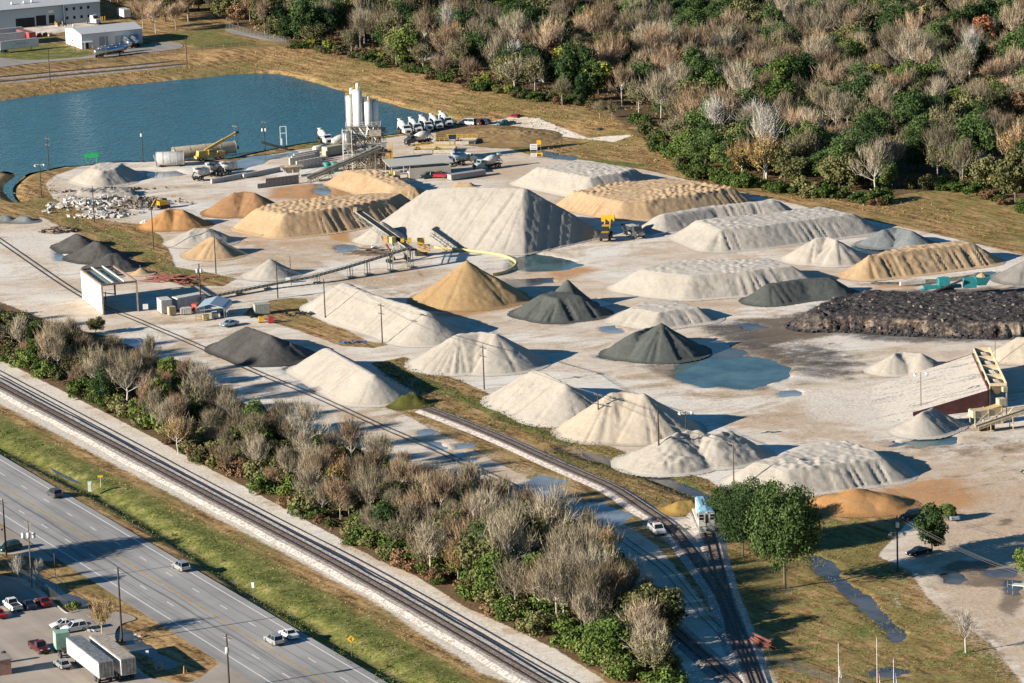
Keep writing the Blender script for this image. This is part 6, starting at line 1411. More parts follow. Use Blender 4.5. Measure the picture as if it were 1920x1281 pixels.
# lot entry table at the right edge
b = G(1908, 1104); t = thing('platform_cart', 'white platform cart standing in the dark puddle at the right edge', 'cart', (b.x, b.y, 0), R(-25)); mb = MB(); mb.box(0.3, 0, 0.75, 2.2, 1.3, 0.12); mb.build('deck', WPT, t); mb = MB(); [mb.tube((x, y, 0), (x, y, 0.75), 0.05, None, 6) for x in (-0.7, 1.3) for y in (-0.6, 0.6)]; mb.build('leg', galv, t); mb = MB(); [mb.tube((-1.0-s*0.9, 0.2, 0), (-1.0-s*0.9, 0.2, 1.3), 0.04, None, 6) for s in (0, 1)]; mb.beam((-1.9, 0.2, 0.6), (-0.7, -0.4, 0.7), 0.06, 0.06); mb.build('handle', galv, t)
# ------------------------------------------------------------------ buildings
def sheetmat(name, c, vert=0.35, rough=0.5):
    k = NT(name, rough, 0.4); w_ = k.N('TexWave'); w_.inputs['Scale'].default_value = 1/vert/2; w_.wave_type = 'BANDS'; w_.bands_direction = 'X'; k.L(k.co(), w_.inputs[0])
    f = k.noise(0.5, 4, 0.6); k.color(k.mix(k.math('MULTIPLY', f, 0.5), c, tuple(x*0.75 for x in c))); k.bump(w_.outputs['Fac'], 0.35, 0.05); return k.m
def frame2(a, b):
    """local frame with x along a->b on the ground"""
    d = b-a; return math.atan2(d.y, d.x), d.length
blue_w = sheetmat('pale_blue_wall_sheet', (0.40, 0.46, 0.50)); wht_w = sheetmat('white_wall_sheet', (0.70, 0.71, 0.72)); roofm = sheetmat('pale_roof_sheet', (0.50, 0.51, 0.50), 0.6)
doorm = sheetmat('roll_door', (0.30, 0.36, 0.42), 0.2); darkin = paint('dark_interior', (0.015, 0.017, 0.02), 0.9)
# small warehouse: A back-left, B front-left, C front-right
A_, B_, C_ = G(111, 82), G(154, 92.5), G(270, 82); rz, L = frame2(B_, C_); rz = R(25); W = (A_-B_).length*0.95
t = thing('small_warehouse', 'small white warehouse with a bright gable end and blue-shaded doors', 'warehouse', (B_.x, B_.y, 0), rz); H_ = 5.2
mb = MB(); mb.box(L/2, W/2, H_/2, L, W, H_); mb.add([(0, 0, H_), (0, W, H_), (0, W/2, H_+1.3)], [(0, 2, 1)]); mb.add([(L, 0, H_), (L, W, H_), (L, W/2, H_+1.3)], [(0, 1, 2)]); mb.build('wall', wht_w, t)
mb = MB()
for s in (0, 1): mb.hull8([(-0.3, -0.3 if s == 0 else W+0.3, H_-0.0), (L+0.3, -0.3 if s == 0 else W+0.3, H_-0.0), (L+0.3, W/2, H_+1.4), (-0.3, W/2, H_+1.4), (-0.3, -0.3 if s == 0 else W+0.3, H_+0.12), (L+0.3, -0.3 if s == 0 else W+0.3, H_+0.12), (L+0.3, W/2, H_+1.52), (-0.3, W/2, H_+1.52)])
mb.build('roof', roofm, t)
for x, w_, h_ in ((L*0.36, 3.2, 3.8), (L*0.62, 3.2, 3.6), (L*0.85, 3.6, 3.6)): mb = MB(); mb.box(x, -0.04, h_/2, w_, 0.1, h_); mb.build('roller_door', doorm, t)
mb = MB(); mb.hull8([(0.3, -1.8, 2.4), (3.6, -1.8, 2.4), (3.6, 0, 2.7), (0.3, 0, 2.7), (0.3, -1.8, 2.5), (3.6, -1.8, 2.5), (3.6, 0, 2.8), (0.3, 0, 2.8)]); aw = mb.build('awning', roofm, t); mb = MB(); [mb.tube((x, -1.7, 0), (x, -1.7, 2.4), 0.07, None, 6) for x in (0.5, 3.4)]; mb.build('awning_post', WPT, aw)
mb = MB(); mb.box(2, -0.04, 1.1, 1.0, 0.1, 2.1); mb.build('door', darkin, t); mb = MB(); mb.box(-0.05, W*0.55, 1.9, 0.1, 1.6, 0.4); mb.build('wall_vent', dsteel, t)
# big warehouse
B_ = G(187, 38); rz = R(24.5); L = 44.0; A_ = B_-Vector((math.cos(rz), math.sin(rz), 0))*L
t = thing('big_warehouse', 'big pale blue warehouse with loading docks at the upper left', 'warehouse', (A_.x, A_.y, 0), rz); H_ = 6.8; W = 60; x2 = L*0.68
mb = MB(); mb.box(x2/2, W/2, H_/2, x2, W, H_); mb.box((x2+L)/2, W/2-0.6, H_/2+0.1, L-x2, W+1.2, H_+0.2); mb.build('wall', blue_w, t)
mb = MB(); mb.hull8([(-0.4, -0.3, H_+0.2), (L+0.3, -1.5, H_+0.25), (L+0.3, W/2, H_+4.0), (-0.4, W/2, H_+4.0), (-0.4, -0.3, H_+0.4), (L+0.3, -1.5, H_+0.45), (L+0.3, W/2, H_+4.2), (-0.4, W/2, H_+4.2)]); mb.build('roof', roofm, t)
def lx(px, base=44):
    g_ = G(px, base)-A_; return g_.x*math.cos(rz)+g_.y*math.sin(rz)
for px, w_, z0_, z1_ in ((18, 3.6, 0.0, 3.4), (40, 3.6, 0, 3.4), (66, 3.8, 0.2, 3.8), (91, 2.2, 0.6, 3.6)): mb = MB(); mb.box(lx(px), -0.06, (z0_+z1_)/2, w_, 0.12, z1_-z0_); mb.build('dock_door', darkin, t)
mb = MB(); mb.box(lx(90), -0.07, 5.0, 2.0, 0.12, 1.1); mb.build('wall_sign', WPT, t)
for r_i, zz in ((0, 5.4), (1, 2.1)):
    for px in (125, 142, 159, 176): mb = MB(); mb.box(lx(px), -1.25, zz, 0.9, 0.1, 1.1); wf = mb.build('window', darkin, t); mb = MB(); mb.box(lx(px), -1.29, zz-0.62, 1.1, 0.1, 0.1); mb.build('sill', WPT, wf)
mb = MB(); mb.box(lx(120), -1.3, H_/2, 0.15, 0.15, H_-0.2); mb.build('downpipe', dsteel, t); mb = MB(); [mb.lathe((lx(px), 6, H_+1.4), (lx(px), 6, H_+2.2), [(0, 0.5), (1, 0.4)], 8) for px in (40, 58, 12)]; mb.build('roof_vent', WPT, t)
yel_m = paint('yellow_safety_paint', (0.62, 0.38, 0.03), 0.5, 0, 0.2)
for a, b, lb in (((86, 37), (108, 50), 'yellow ramp railing left of the bollards at the dock'), ((103, 36), (118, 47), 'yellow ramp railing right of the other one at the dock')):
    p, q = G(*a), G(*b); c = (p+q)/2; t = thing('ramp_railing', lb, 'railing', (c.x, c.y, 0)); mb = MB(); p = p-c; q = q-c
    for z in (0.4, 0.75, 1.1): mb.beam(p+Vector((0, 0, z+0.5)), q+Vector((0, 0, z)), 0.1, 0.12)
    mb.build('rails', yel_m, t); mb = MB(); [mb.beam(p.lerp(q, k_/5), p.lerp(q, k_/5)+Vector((0, 0, 1.6-0.5*k_/5)), 0.1, 0.1) for k_ in range(6)]; mb.build('posts', yel_m, t)
    mb = MB(); mb.hull8([p+Vector((0, 0.3, 0)), q+Vector((0, 0.3, 0)), q+Vector((0, 0.6, 0)), p+Vector((0, 0.6, 0)), p+Vector((0, 0.3, 1.0)), q+Vector((0, 0.3, 0.2)), q+Vector((0, 0.6, 0.2)), p+Vector((0, 0.6, 1.0))]); mb.build('ramp_wall', conc, t)
bol = None
for i, (x, y) in enumerate([(77, 45), (80, 45.3), (122, 43), (129, 42.6), (136, 42.2), (143, 41.8), (150, 41.4), (157, 41), (164, 40.6), (190, 39), (193, 38.8), (197, 38.5)]):
    b = G(x, y)
    if bol is None:
        bol = thing('bollard', 'yellow bollard in the line along the dock wall', 'bollard', (b.x, b.y, 0), 0, 'yellow bollards along the dock wall'); mb = MB(); mb.tube((0, 0, -0.1), (0, 0, 1.5), 0.14, None, 8); mb.build('post', yel_m, bol); mb = MB(); mb.lathe((0, 0, 1.5), (0, 0, 1.62), [(0, 0.14), (1, 0.05)], 8); mb.build('cap', yel_m, bol); fix_kids()
    else: dup(bol, (b.x, b.y, 0), 0)
# pallets of small machinery beside the red trailer
for i, (x, y, lb) in enumerate(((74, 68, 'red machine part on the ground right of the red trailer'), (85, 67, 'rusty machine part between two others near the red trailer'), (95, 68, 'brown and white machine part nearest the small warehouse'))):
    b = G(x, y); t = thing('machine_part', lb, 'machine part', (b.x, b.y, 0), 0.3*i); mb = MB(); mb.box(0, 0, 0.5, 1.9, 1.2, 0.8, 0, 0.8, 0.8); mb.build('casing', [car_cols['red'], paint('rusty_red', (0.3, 0.1, 0.05), 0.8), paint('tan_machine', (0.5, 0.3, 0.2), 0.7)][i], t); mb = MB(); mb.tube((-0.9, 0, 0.8), (0.7, 0.3, 1.2), 0.15, None, 6); mb.build('pipe', dsteel, t)
# houses in the woods
def house(x, y, w_, d_, h_, rz, wallm, roofc, label):
    b = G(x, y); t = thing('house', label, 'house', (b.x, b.y, 0), rz); mb = MB(); mb.box(0, 0, h_/2, w_, d_, h_); mb.add([(-w_/2, -d_/2, h_), (-w_/2, d_/2, h_), (-w_/2, 0, h_+d_*0.3)], [(0, 2, 1)]); mb.add([(w_/2, -d_/2, h_), (w_/2, d_/2, h_), (w_/2, 0, h_+d_*0.3)], [(0, 1, 2)]); mb.build('wall', wallm, t)
    mb = MB()
    for s in (-1, 1): mb.hull8([(-w_/2-0.4, s*(d_/2+0.4), h_-0.15), (w_/2+0.4, s*(d_/2+0.4), h_-0.15), (w_/2+0.4, 0, h_+d_*0.3+0.1), (-w_/2-0.4, 0, h_+d_*0.3+0.1), (-w_/2-0.4, s*(d_/2+0.4), h_), (w_/2+0.4, s*(d_/2+0.4), h_), (w_/2+0.4, 0, h_+d_*0.3+0.25), (-w_/2-0.4, 0, h_+d_*0.3+0.25)])
    mb.build('roof', roofc, t)
    for x_ in (-w_*0.3, w_*0.05, w_*0.32): mb = MB(); mb.box(x_, -d_/2-0.03, h_*0.5, 1.0, 0.08, 1.2); mb.build('window', darkin, t)
    mb = MB(); mb.box(-w_/2-0.03, 0, 1.1, 0.08, 1.0, 2.1); mb.build('door', dsteel, t)
rf_g = paint('grey_shingle', (0.30, 0.26, 0.23), 0.9, 0, 0.3); rf_b = paint('brown_shingle', (0.20, 0.14, 0.10), 0.9, 0, 0.3)
house(1005, 112, 12, 10, 4.2, R(20), WPT, rf_g, 'house with a broad grey roof behind the rust-brown cypress'); house(1011, 152, 5, 5, 3.4, R(70), WPT, rf_g, 'small white gabled shed near the white-barked tree')
house(822, 108, 14, 8, 3.2, R(10), WPT, rf_b, 'low pale house hidden behind the garden trees'); house(572, 34, 9, 6, 4.0, R(30), WPT, rf_g, 'pale house peeping from the upper left trees'); house(1146, 138, 5, 4, 2.5, R(10), paint('red_siding', (0.35, 0.12, 0.09), 0.8), rf_b, 'little reddish hut under the broadest tan tree')
# large dark building just outside the left edge, it shades the lot
b = G(-150, 1140); t = thing('brick_building', 'unseen dark brick building past the left edge beside the parked row', 'building', (b.x, b.y, 0), R(36)); brick = paint('dark_brick', (0.16, 0.08, 0.06), 0.9, 0, 0.3); mb = MB(); mb.box(0, 4, 3.2, 12, 18, 6.4); mb.build('wall', brick, t); mb = MB(); mb.box(0, 4, 6.5, 12.6, 18.6, 0.25); mb.build('roof', rf_g, t)
mb = MB(); mb.box(6.03, 0, 1.1, 0.1, 1.2, 2.2); mb.build('door', dsteel, t)
b = G(2, 1262); t = thing('brick_gatehouse', 'corner of a small brick hut at the bottom of the left edge', 'hut', (b.x, b.y, 0), R(20)); mb = MB(); mb.box(0, 0, 1.3, 3, 3, 2.6); mb.build('wall', paint('pink_brick', (0.40, 0.22, 0.18), 0.9), t); mb = MB(); mb.box(0, 0, 2.7, 3.5, 3.5, 0.2); mb.build('roof', rf_g, t); mb = MB(); mb.box(1.52, 0, 1.3, 0.06, 1.0, 1.0); mb.build('window', darkin, t)
b = G(8, 1243); t = thing('gate_post_box', 'black cylinder bin beside the brick hut', 'bin', (b.x, b.y, 0)); mb = MB(); mb.tube((0, 0, 0), (0, 0, 1.9), 0.5, 0.45, 10); mb.build('drum', black, t); mb = MB(); mb.lathe((0, 0, 1.9), (0, 0, 2.1), [(0, 0.5), (1, 0.2)], 10); mb.build('lid', dsteel, t)
# ------------------------------------------------------------------ locomotive
lwh = paint('faded_white_locomotive_paint', (0.64, 0.61, 0.53), 0.6, 0, 0.45, sc=1.5); lbl = paint('faded_blue_roof_paint', (0.25, 0.48, 0.62), 0.6, 0, 0.4, sc=1.5)
a = G(1326, 1006); b = G(1313, 972); rz = math.atan2(b.y-a.y, b.x-a.x)
t = thing('locomotive', 'old white switcher locomotive with a pale blue roof', 'locomotive', (a.x, a.y, 0.45), rz)   # +x runs away from the camera, cab at x=0
mb = MB(); mb.box(6.3, 0, 1.35, 13.0, 3.0, 0.35); mb.box(-0.15, 0, 0.95, 0.3, 3.0, 1.15); mb.build('underframe', lwh, t)
mb = MB(); mb.box(1.7, 0, 2.75, 2.8, 3.0, 2.6); cb = mb.build('cab', lwh, t)
mb = MB(); mb.ext([(-1.6, 4.0), (1.6, 4.0), (1.2, 4.35), (0, 4.6), (-1.2, 4.35)], 0, 1); mb.v = [(0.2+y*3.0, x, z) for x, y, z in mb.v]; mb.build('cab_roof', lbl, t)
for s in (-1, 1): mb = MB(); mb.box(0.28, s*1.0, 3.2, 0.06, 0.75, 1.05); wf = mb.build('window', glass, cb); mb = MB(); mb.box(0.25, s*1.0, 3.2, 0.05, 0.8, 0.07); mb.build('window_bar', lwh, wf)
mb = MB(); mb.box(0.28, 0, 2.9, 0.06, 0.5, 1.7); mb.build('door', darkin, cb)
for s in (-1, 1): mb = MB(); mb.box(1.7, s*1.51, 3.2, 1.8, 0.04, 0.9); mb.build('side_window', glass, cb)
mb = MB(); mb.box(7.6, 0, 2.6, 9.0, 1.9, 2.2); hd = mb.build('hood', lwh, t); mb = MB(); mb.hull8([(3.1, -1.0, 3.7), (12.2, -1.0, 3.7), (12.2, 1.0, 3.7), (3.1, 1.0, 3.7), (3.1, -0.6, 3.95), (12.2, -0.6, 3.95), (12.2, 0.6, 3.95), (3.1, 0.6, 3.95)]); mb.build('hood_roof', lbl, t)
mb = MB(); [mb.tube((x, 0, 3.9), (x, 0, 4.5), 0.18, None, 8) for x in (6.2, 8.0)]; mb.build('exhaust_stack', dsteel, hd); mb = MB(); [mb.box(5+k_*1.1, -0.97, 2.6, 0.5, 0.04, 1.3) for k_ in range(6)]; mb.build('louvres', dsteel, hd)
for x in (2.6, 9.6):
    mb = MB(); [mb.box(x, s*1.0, 0.6, 2.9, 0.25, 0.5) for s in (-1, 1)]; bg_ = mb.build('bogie', dsteel, t)
    for s in (-1, 1):
        for q in (-1.0, 1.0): mb = MB(); mb.lathe((x+q, s*0.62, 0.42), (x+q, s*0.80, 0.42), [(0, 0.5), (0.5, 0.5), (1, 0.46)], 12); mb.build('wheel', dsteel, bg_)
mb = MB(); mb.beam((-0.3, 0, 0.9), (-0.9, 0, 0.9), 0.4, 0.3); mb.build('coupler', dsteel, t)
for s in (-1, 1): mb = MB(); mb.beam((-0.2, s*1.4, 1.5), (-0.2, s*1.4, 2.6), 0.06, 0.06); mb.beam((-0.2, s*1.4, 2.6), (0.2, s*1.4, 2.6), 0.06, 0.06); [mb.box(-0.35, s*1.25, 0.4+k_*0.35, 0.3, 0.4, 0.06) for k_ in range(3)]; mb.build('step_and_handrail', lwh, t)
mb = MB(); mb.lathe((0.22, 0, 4.15), (0.1, 0, 4.15), [(0, 0.16), (1, 0.18)], 10); mb.build('headlight', lampw, t)
# ------------------------------------------------------------------ batch plant tower (local x to the right, y away)
P0 = G(686, 315); UZ = 4.3; t = thing('concrete_plant', 'tall white concrete batching plant with four silos on a steel frame', 'concrete plant', tuple(P0)); tz = 6.3
cream = paint('cream_silo_paint', (0.72, 0.70, 0.64), 0.45, 0, 0.15); tanst = paint('tan_plant_steel', (0.38, 0.33, 0.25), 0.7, 0.1, 0.45); white_s = paint('white_silo_paint', (0.76, 0.76, 0.75), 0.4, 0, 0.12)
def silo(x, y, r, zb, zt, m_, cap):
    mb = MB(); mb.lathe((x, y, zb-1.6), (x, y, zt+0.35), [(0, 0.25*r/1.4), (1.6/(zt-zb+1.95), r), (1-0.35/(zt-zb+1.95), r), (1, r*0.25)], 20); s = mb.build('silo', m_, t, False)
    s.data.polygons.foreach_set('use_smooth', [True]*len(s.data.polygons))
    mb = MB()
    for k_ in range(12):
        a0, a1 = k_*math.pi/6, (k_+1)*math.pi/6; [mb.beam((x+r*math.cos(a0), y+r*math.sin(a0), zt+z), (x+r*math.cos(a1), y+r*math.sin(a1), zt+z), 0.06, 0.06) for z in (0.5, 1.0)]; mb.beam((x+r*math.cos(a0), y+r*math.sin(a0), zt), (x+r*math.cos(a0), y+r*math.sin(a0), zt+1.0), 0.06, 0.06)
    mb.build('guard_rail', yel_m, s)
    if cap: mb = MB(); mb.lathe((x+0.2, y, zt), (x+0.2, y, zt+cap), [(0, 0.45), (0.1, 0.55), (0.9, 0.55), (1, 0.35)], 12); mb.build('dust_filter', white_s, s)
    mb = MB(); mb.tube((x-r-0.15, y-0.2, 0.5), (x-r-0.15, y-0.2, zt+0.3), 0.09, None, 6); mb.build('fill_pipe', galv, s)
silo(-3.9, 0.6, 1.05, 8.0+UZ, 16.6+UZ, cream, 0); silo(-1.6, 0, 1.42, 8.2+UZ, 18.4+UZ, white_s, 2.0); silo(1.25, 0.2, 1.28, 8.0+UZ, 14.9+UZ, white_s, 1.8); silo(3.1, 1.6, 1.15, 8.0+UZ, 14.7+UZ, white_s, 0.8)
mb = MB(); mb.lathe((-3.2, 0.8, 21.3), (-3.2, 0.8, 23.3), [(0, 0.4), (0.1, 0.6), (0.9, 0.6), (1, 0.4)], 10); mb.build('filter_housing', cream, t)
mb = MB()
for x in (-4.9, -2.6, 0.0, 2.4, 4.4):
    for y in (-1.6, 2.4): mb.beam((x, y, 0), (x, y, 12.6), 0.34, 0.34)
mb.build('tower_leg', tanst, t)
mb = MB()
for y in (-1.6, 2.4):
    for x0, x1 in ((-4.9, -2.6), (-2.6, 0), (0, 2.4), (2.4, 4.4)):
        for z in (0.3, 3.3, 6.3, 9.3): mb.beam((x0, y, z), (x1, y, z+2.8), 0.16, 0.16); mb.beam((x1, y, z), (x0, y, z+2.8), 0.16, 0.16)
mb.build('cross_bracing', tanst, t)
mb = MB(); mb.box(-0.2, 0.4, 12.4, 10.2, 5.0, 0.2); mb.box(-0.2, 0.2, 9.4, 9.8, 4.6, 0.15); mb.box(-0.2, 0.2, 6.2, 9.8, 4.6, 0.15); mb.box(-0.2, 0.2, 3.1, 9.8, 4.6, 0.15); mb.build('platform', galv, t)
mb = MB()
for z in (12.5, 9.5, 6.3, 3.2):
    for a, b in (((-5.2, -2.1), (4.8, -2.1)), ((4.8, -2.1), (4.8, 2.8)), ((-5.2, -2.1), (-5.2, 2.8))):
        for zz in (0.55, 1.1): mb.beam((*a, z+zz), (*b, z+zz), 0.06, 0.06)
    for k_ in range(9): mb.beam((-5.2+k_*1.25, -2.1, z), (-5.2+k_*1.25, -2.1, z+1.1), 0.06, 0.06)
mb.build('railings', white_s, t)
mb = MB(); mb.lathe((-0.2, -0.4, 9.0), (-0.2, -0.4, 12.2), [(0, 0.4), (0.4, 1.6), (1, 1.7)], 4); mb.lathe((2.6, -0.4, 9.0), (2.6, -0.4, 12.0), [(0, 0.3), (0.4, 1.2), (1, 1.3)], 4); mb.build('weigh_hopper', cream, t)
mb = MB(); [mb.tube(Vector(a)+Vector((0, 0, 4.3)), Vector(b)+Vector((0, 0, 4.3)), 0.2, None, 7) for a, b in (((-1.5, -1.7, 8), (0.8, -2.0, 4.6)), ((1.3, -1.6, 8), (0.4, -2.0, 5)), ((3.0, -1.6, 8), (1.6, -2.0, 5.2)), ((-3.4, -1.8, 7.4), (-1.2, -2.1, 4.0)), ((0.8, -2.2, 8.4), (3.4, -2.2, 4.2)))]; mb.build('screw_feeder', white_s, t)
mb = MB(); mb.lathe((-4.9, -3.4, 6.0), (-4.9, -3.4, 11.2), [(0, 0.3), (0.2, 1.25), (0.95, 1.25), (1, 0.6)], 14); mb.build('side_silo', galv, t, True)
mb = MB(); [mb.beam((-4.9+a_, -3.4+b_, 0), (-4.9+a_, -3.4+b_, 12.0), 0.18, 0.18) for a_ in (-1.3, 1.3) for b_ in (-1.3, 1.3)]; [mb.beam((-6.2, -4.7, z), (-3.6, -4.7, z), 0.12, 0.12) for z in (2, 5, 8, 12)]; mb.build('side_silo_frame', cream, t)
mb = MB(); rg = np.random.default_rng(5)
for x in (1.0, 3.2, 5.4, 7.4):
    for y in (-4.6, -2.2): mb.beam((x, y, 0), (x, y, 5.0), 0.22, 0.22)
    for z in (0.4, 2.7): mb.beam((x, -4.6, z), (x, -2.2, z+2.2), 0.14, 0.14)
for x in (1.0, 3.2, 5.4):
    for z in (0.4, 2.7): mb.beam((x, -4.6, z), (x+2.2, -4.6, z+2.2), 0.14, 0.14); mb.beam((x+2.2, -4.6, z), (x, -4.6, z+2.2), 0.14, 0.14); mb.beam((x, -4.6, z+2.3), (x+2.2, -4.6, z+2.3), 0.2, 0.2)
mb.box(4.2, -3.4, 5.1, 7.0, 3.0, 0.2); mb.box(2.2, -3.2, 3.6, 1.8, 2.0, 1.6); mb.box(5.6, -3.2, 1.4, 2.0, 2.0, 2.4)
mb.build('lower_frame', paint('rusty_brown_frame', (0.17, 0.12, 0.08), 0.8, 0.1, 0.5), t)
mb = MB(); mb.box(3.2, -2.8, 10.6, 3.4, 1.6, 1.7); mb.build('control_cabin', tanst, t)
mb = MB(); rg = np.random.default_rng(77)
for k_ in range(80): x_, y_, z_ = rg.uniform(-5.5, 5.5), rg.uniform(-2.8, 2.4), rg.uniform(0.3, 12.5); d_ = rg.normal(size=3)*[1.0, 0.4, 1.3]; mb.tube((x_, y_, z_), (x_+d_[0], y_+d_[1], max(0.2, z_+d_[2])), 0.10, None, 5)
mb.build('pipework', dsteel, t); mb = MB()
for k_ in range(26): mb.box(rg.uniform(-5.5, 6.0), rg.uniform(-2.8, 2.2), rg.uniform(0.5, 11.5), rg.uniform(0.6, 1.8), rg.uniform(0.6, 1.4), rg.uniform(0.5, 1.6))
mb.build('machinery_boxes', tanst, t)
mb = MB(); [mb.beam((-5.0+k_*0.9, -2.3, 0.2+k_*0.75), (-4.0+k_*0.9, -2.3, 0.2+k_*0.75), 0.7, 0.08) for k_ in range(9)]; mb.beam((-5.2, -2.7, 1.0), (3.2, -2.7, 7.8), 0.08, 0.08); mb.build('stairway', yel_m, t)
b = G(737, 300)-P0; mb = MB(); [mb.box(b.x-0.9, b.y+1.0, k_*1.0+0.5, 1.5, 1.5, 0.95) for k_ in range(3)]; mb.build('orange_bin_stack', paint('orange_steel', (0.62, 0.33, 0.06), 0.6, 0, 0.3), t)
mb = MB(); mb.box(b.x-3.0, b.y+2.0, 2.4, 2.2, 2.0, 4.8); mb.build('grey_tank', galv, t)
mb = MB()
for k_ in range(12): mb.box(b.x-0.6+0.0, b.y-1.5-k_*0.0, 0.4+k_*0.42, 1.0, 0.3, 0.06)
[mb.beam((b.x-1.2+s*1.2, b.y-1.5, 0), (b.x-1.2+s*1.2, b.y-1.5, 5.6), 0.1, 0.1) for s in (0, 1)]; mb.build('stair', yel_m, t)
# inclined feed conveyor to the tower
def conveyor(name, label, a, b, w_, m_belt, m_fr, legs, cat='conveyor', truss=0.0, hood=False, cover=None, sides=0.3):
    """a, b: world end points; legs: list of fractions with support height"""
    c = (a+b)/2; c.z = 0; t = thing(name, label, cat, tuple(c)); A = a-c; B = b-c; d = (B-A).normalized(); s_ = Vector((-d.y, d.x, 0)).normalized()
    mb = MB(); mb.beam(A, B, w_*0.8, 0.08); mb.build('belt', m_belt, t)
    for sg in (-1, 1):
        mb = MB(); o_ = s_*sg*w_/2; mb.beam(A+o_, B+o_, 0.14, sides)
        if truss:
            dn = Vector((0, 0, -truss)); mb.beam(A+o_+dn, B+o_+dn, 0.12, 0.12); n = max(2, int((B-A).length/truss/1.1))
            for k_ in range(n): p = A.lerp(B, k_/n)+o_; q = A.lerp(B, (k_+1)/n)+o_; mb.beam(p, q+dn, 0.08, 0.08) if k_ % 2 else mb.beam(p+dn, q, 0.08, 0.08); mb.beam(p, p+dn, 0.08, 0.08)
        mb.build('side_frame', m_fr, t)
    mb = MB(); n = int((B-A).length/1.3)
    for k_ in range(n): p = A.lerp(B, (k_+0.5)/n)-Vector((0, 0, 0.18)); mb.tube(p-s_*w_*0.5, p+s_*w_*0.5, 0.08, None, 5)
    mb.build('rollers', dsteel, t)
    for f_ in legs:
        p = A.lerp(B, f_); lg = MB()
        for sg in (-1, 1): lg.beam(Vector((p.x, p.y, 0))+s_*sg*w_*0.65, p+s_*sg*w_*0.5-Vector((0, 0, 0.1)), 0.16, 0.16)
        if p.z > 2: lg.beam(Vector((p.x, p.y, 0.6))+s_*-w_*0.6, p+s_*w_*0.5-Vector((0, 0, 0.4)), 0.09, 0.09)
        lg.build('leg', m_fr, t)
    return t, A, B, s_
blk_belt = paint('rubber_belt', (0.03, 0.03, 0.032), 0.8, 0, 0.3); gsteel = paint('greenish_grey_steel', (0.30, 0.31, 0.28), 0.6, 0.2, 0.45)
cv = conveyor('feed_conveyor', 'long double conveyor climbing from the feed hopper to the plant tower', G(578, 335, 0.9), G(714, 277, 5.6+2.0), 2.2, blk_belt, tanst, (0.12, 0.3, 0.5, 0.7, 0.9), truss=1.1, sides=0.5)
mb = MB(); off_ = cv[3]*1.9; mb.beam(cv[1]+off_+Vector((0, 0, 0.3)), cv[2]+off_+Vector((0, 0, 0.3)), 0.9, 0.08); mb.beam(cv[1]+off_+cv[3]*0.5+Vector((0, 0, 1.1)), cv[2]+off_+cv[3]*0.5+Vector((0, 0, 1.1)), 0.07, 0.07); mb.build('walkway', galv, cv[0])
conveyor('chute_conveyor', 'short double chute conveyor sloping down below the tower head', G(703, 292, 2.6), G(716, 276, 7.0), 1.4, blk_belt, galv, (0.3,), truss=0.4)
# feed hopper and concrete block walls
b = G(548, 331); t = thing('feed_hopper', 'low tan feed hopper at the foot of the long plant conveyor', 'hopper', (b.x, b.y, 0), R(12)); mb = MB()
mb.hull8([(-1.5, -1, 1.2), (1.5, -1, 1.2), (1.5, 1, 1.2), (-1.5, 1, 1.2), (-3.2, -2, 3.0), (3.2, -2, 3.0), (3.2, 2, 3.0), (-3.2, 2, 3.0)]); mb.build('bin', tanst, t); mb = MB(); [mb.beam((x, y, 0), (x, y, 2.2), 0.2, 0.2) for x in (-2.2, 0, 2.2) for y in (-1.6, 1.6)]; mb.build('leg', cream, t)
mb = MB(); mb.box(0, 0, 3.0, 5.8, 3.4, 0.3, 0, 0.4, 0.4); mb.build('sand_fill', SAND, t)
cblk = paint('pale_block_concrete', (0.55, 0.52, 0.47), 0.9, 0, 0.35, sc=0.8); cblk_d = paint('grey_block_concrete', (0.30, 0.28, 0.26), 0.9, 0, 0.4, sc=0.8)
blk0 = MB(); blk0.box(0, 0, 0.6, 1.75, 0.6, 1.18, 0, 0.97, 0.94)
def blocks(a, b, n, rows, label, group, m_=None, w_=None, mod=0):
    A = G(*a); B = G(*b); d = (B-A); rz_ = math.atan2(d.y, d.x); first = blocks.first.get(mod)
    for r_i in range(rows):
        for k_ in range(n):
            if r_i > 0 and mod == 1 and k_ < r_i*2: continue
            p = A.lerp(B, (k_+0.5+(0.5 if r_i % 2 and mod != 2 else 0)*0)/n)
            if first is None: first = blk0.build('concrete_block', m_ or cblk); blocks.first[mod] = first; o = first
            else: o = first.copy(); col.objects.link(o)
            o.location = (p.x, p.y, r_i*1.2+0.0); o.rotation_euler = (0, 0, rz_+random.uniform(-0.03, 0.03)); o.scale = ((d.length/n)/1.8, 1, 1)
            for kk in ('kind',): 
                if kk in o: del o[kk]
            tag(o, label, 'concrete block', group)
blocks.first = {}
blocks((396, 344), (462, 331), 11, 1, 'white concrete block in the low wall beside the scrapped mixers', 'concrete blocks beside the scrapped mixers')
blocks((456, 334), (525, 320), 12, 1, 'white concrete block in the low wall left of the feed hopper', 'concrete blocks left of the feed hopper')
blocks((482, 353), (560, 343), 10, 2, 'grey concrete block in the dark retaining wall before the brown ground', 'concrete blocks of the dark retaining wall', cblk_d, mod=1)
for k_, (x, y) in enumerate(((543, 312), (547, 308), (551, 304), (556, 318))):
    blocks((x, y), (x+48, y-9), 7, 2, 'white concrete block in the stacked rows left of the tan container', 'stacked white blocks left of the tan container')
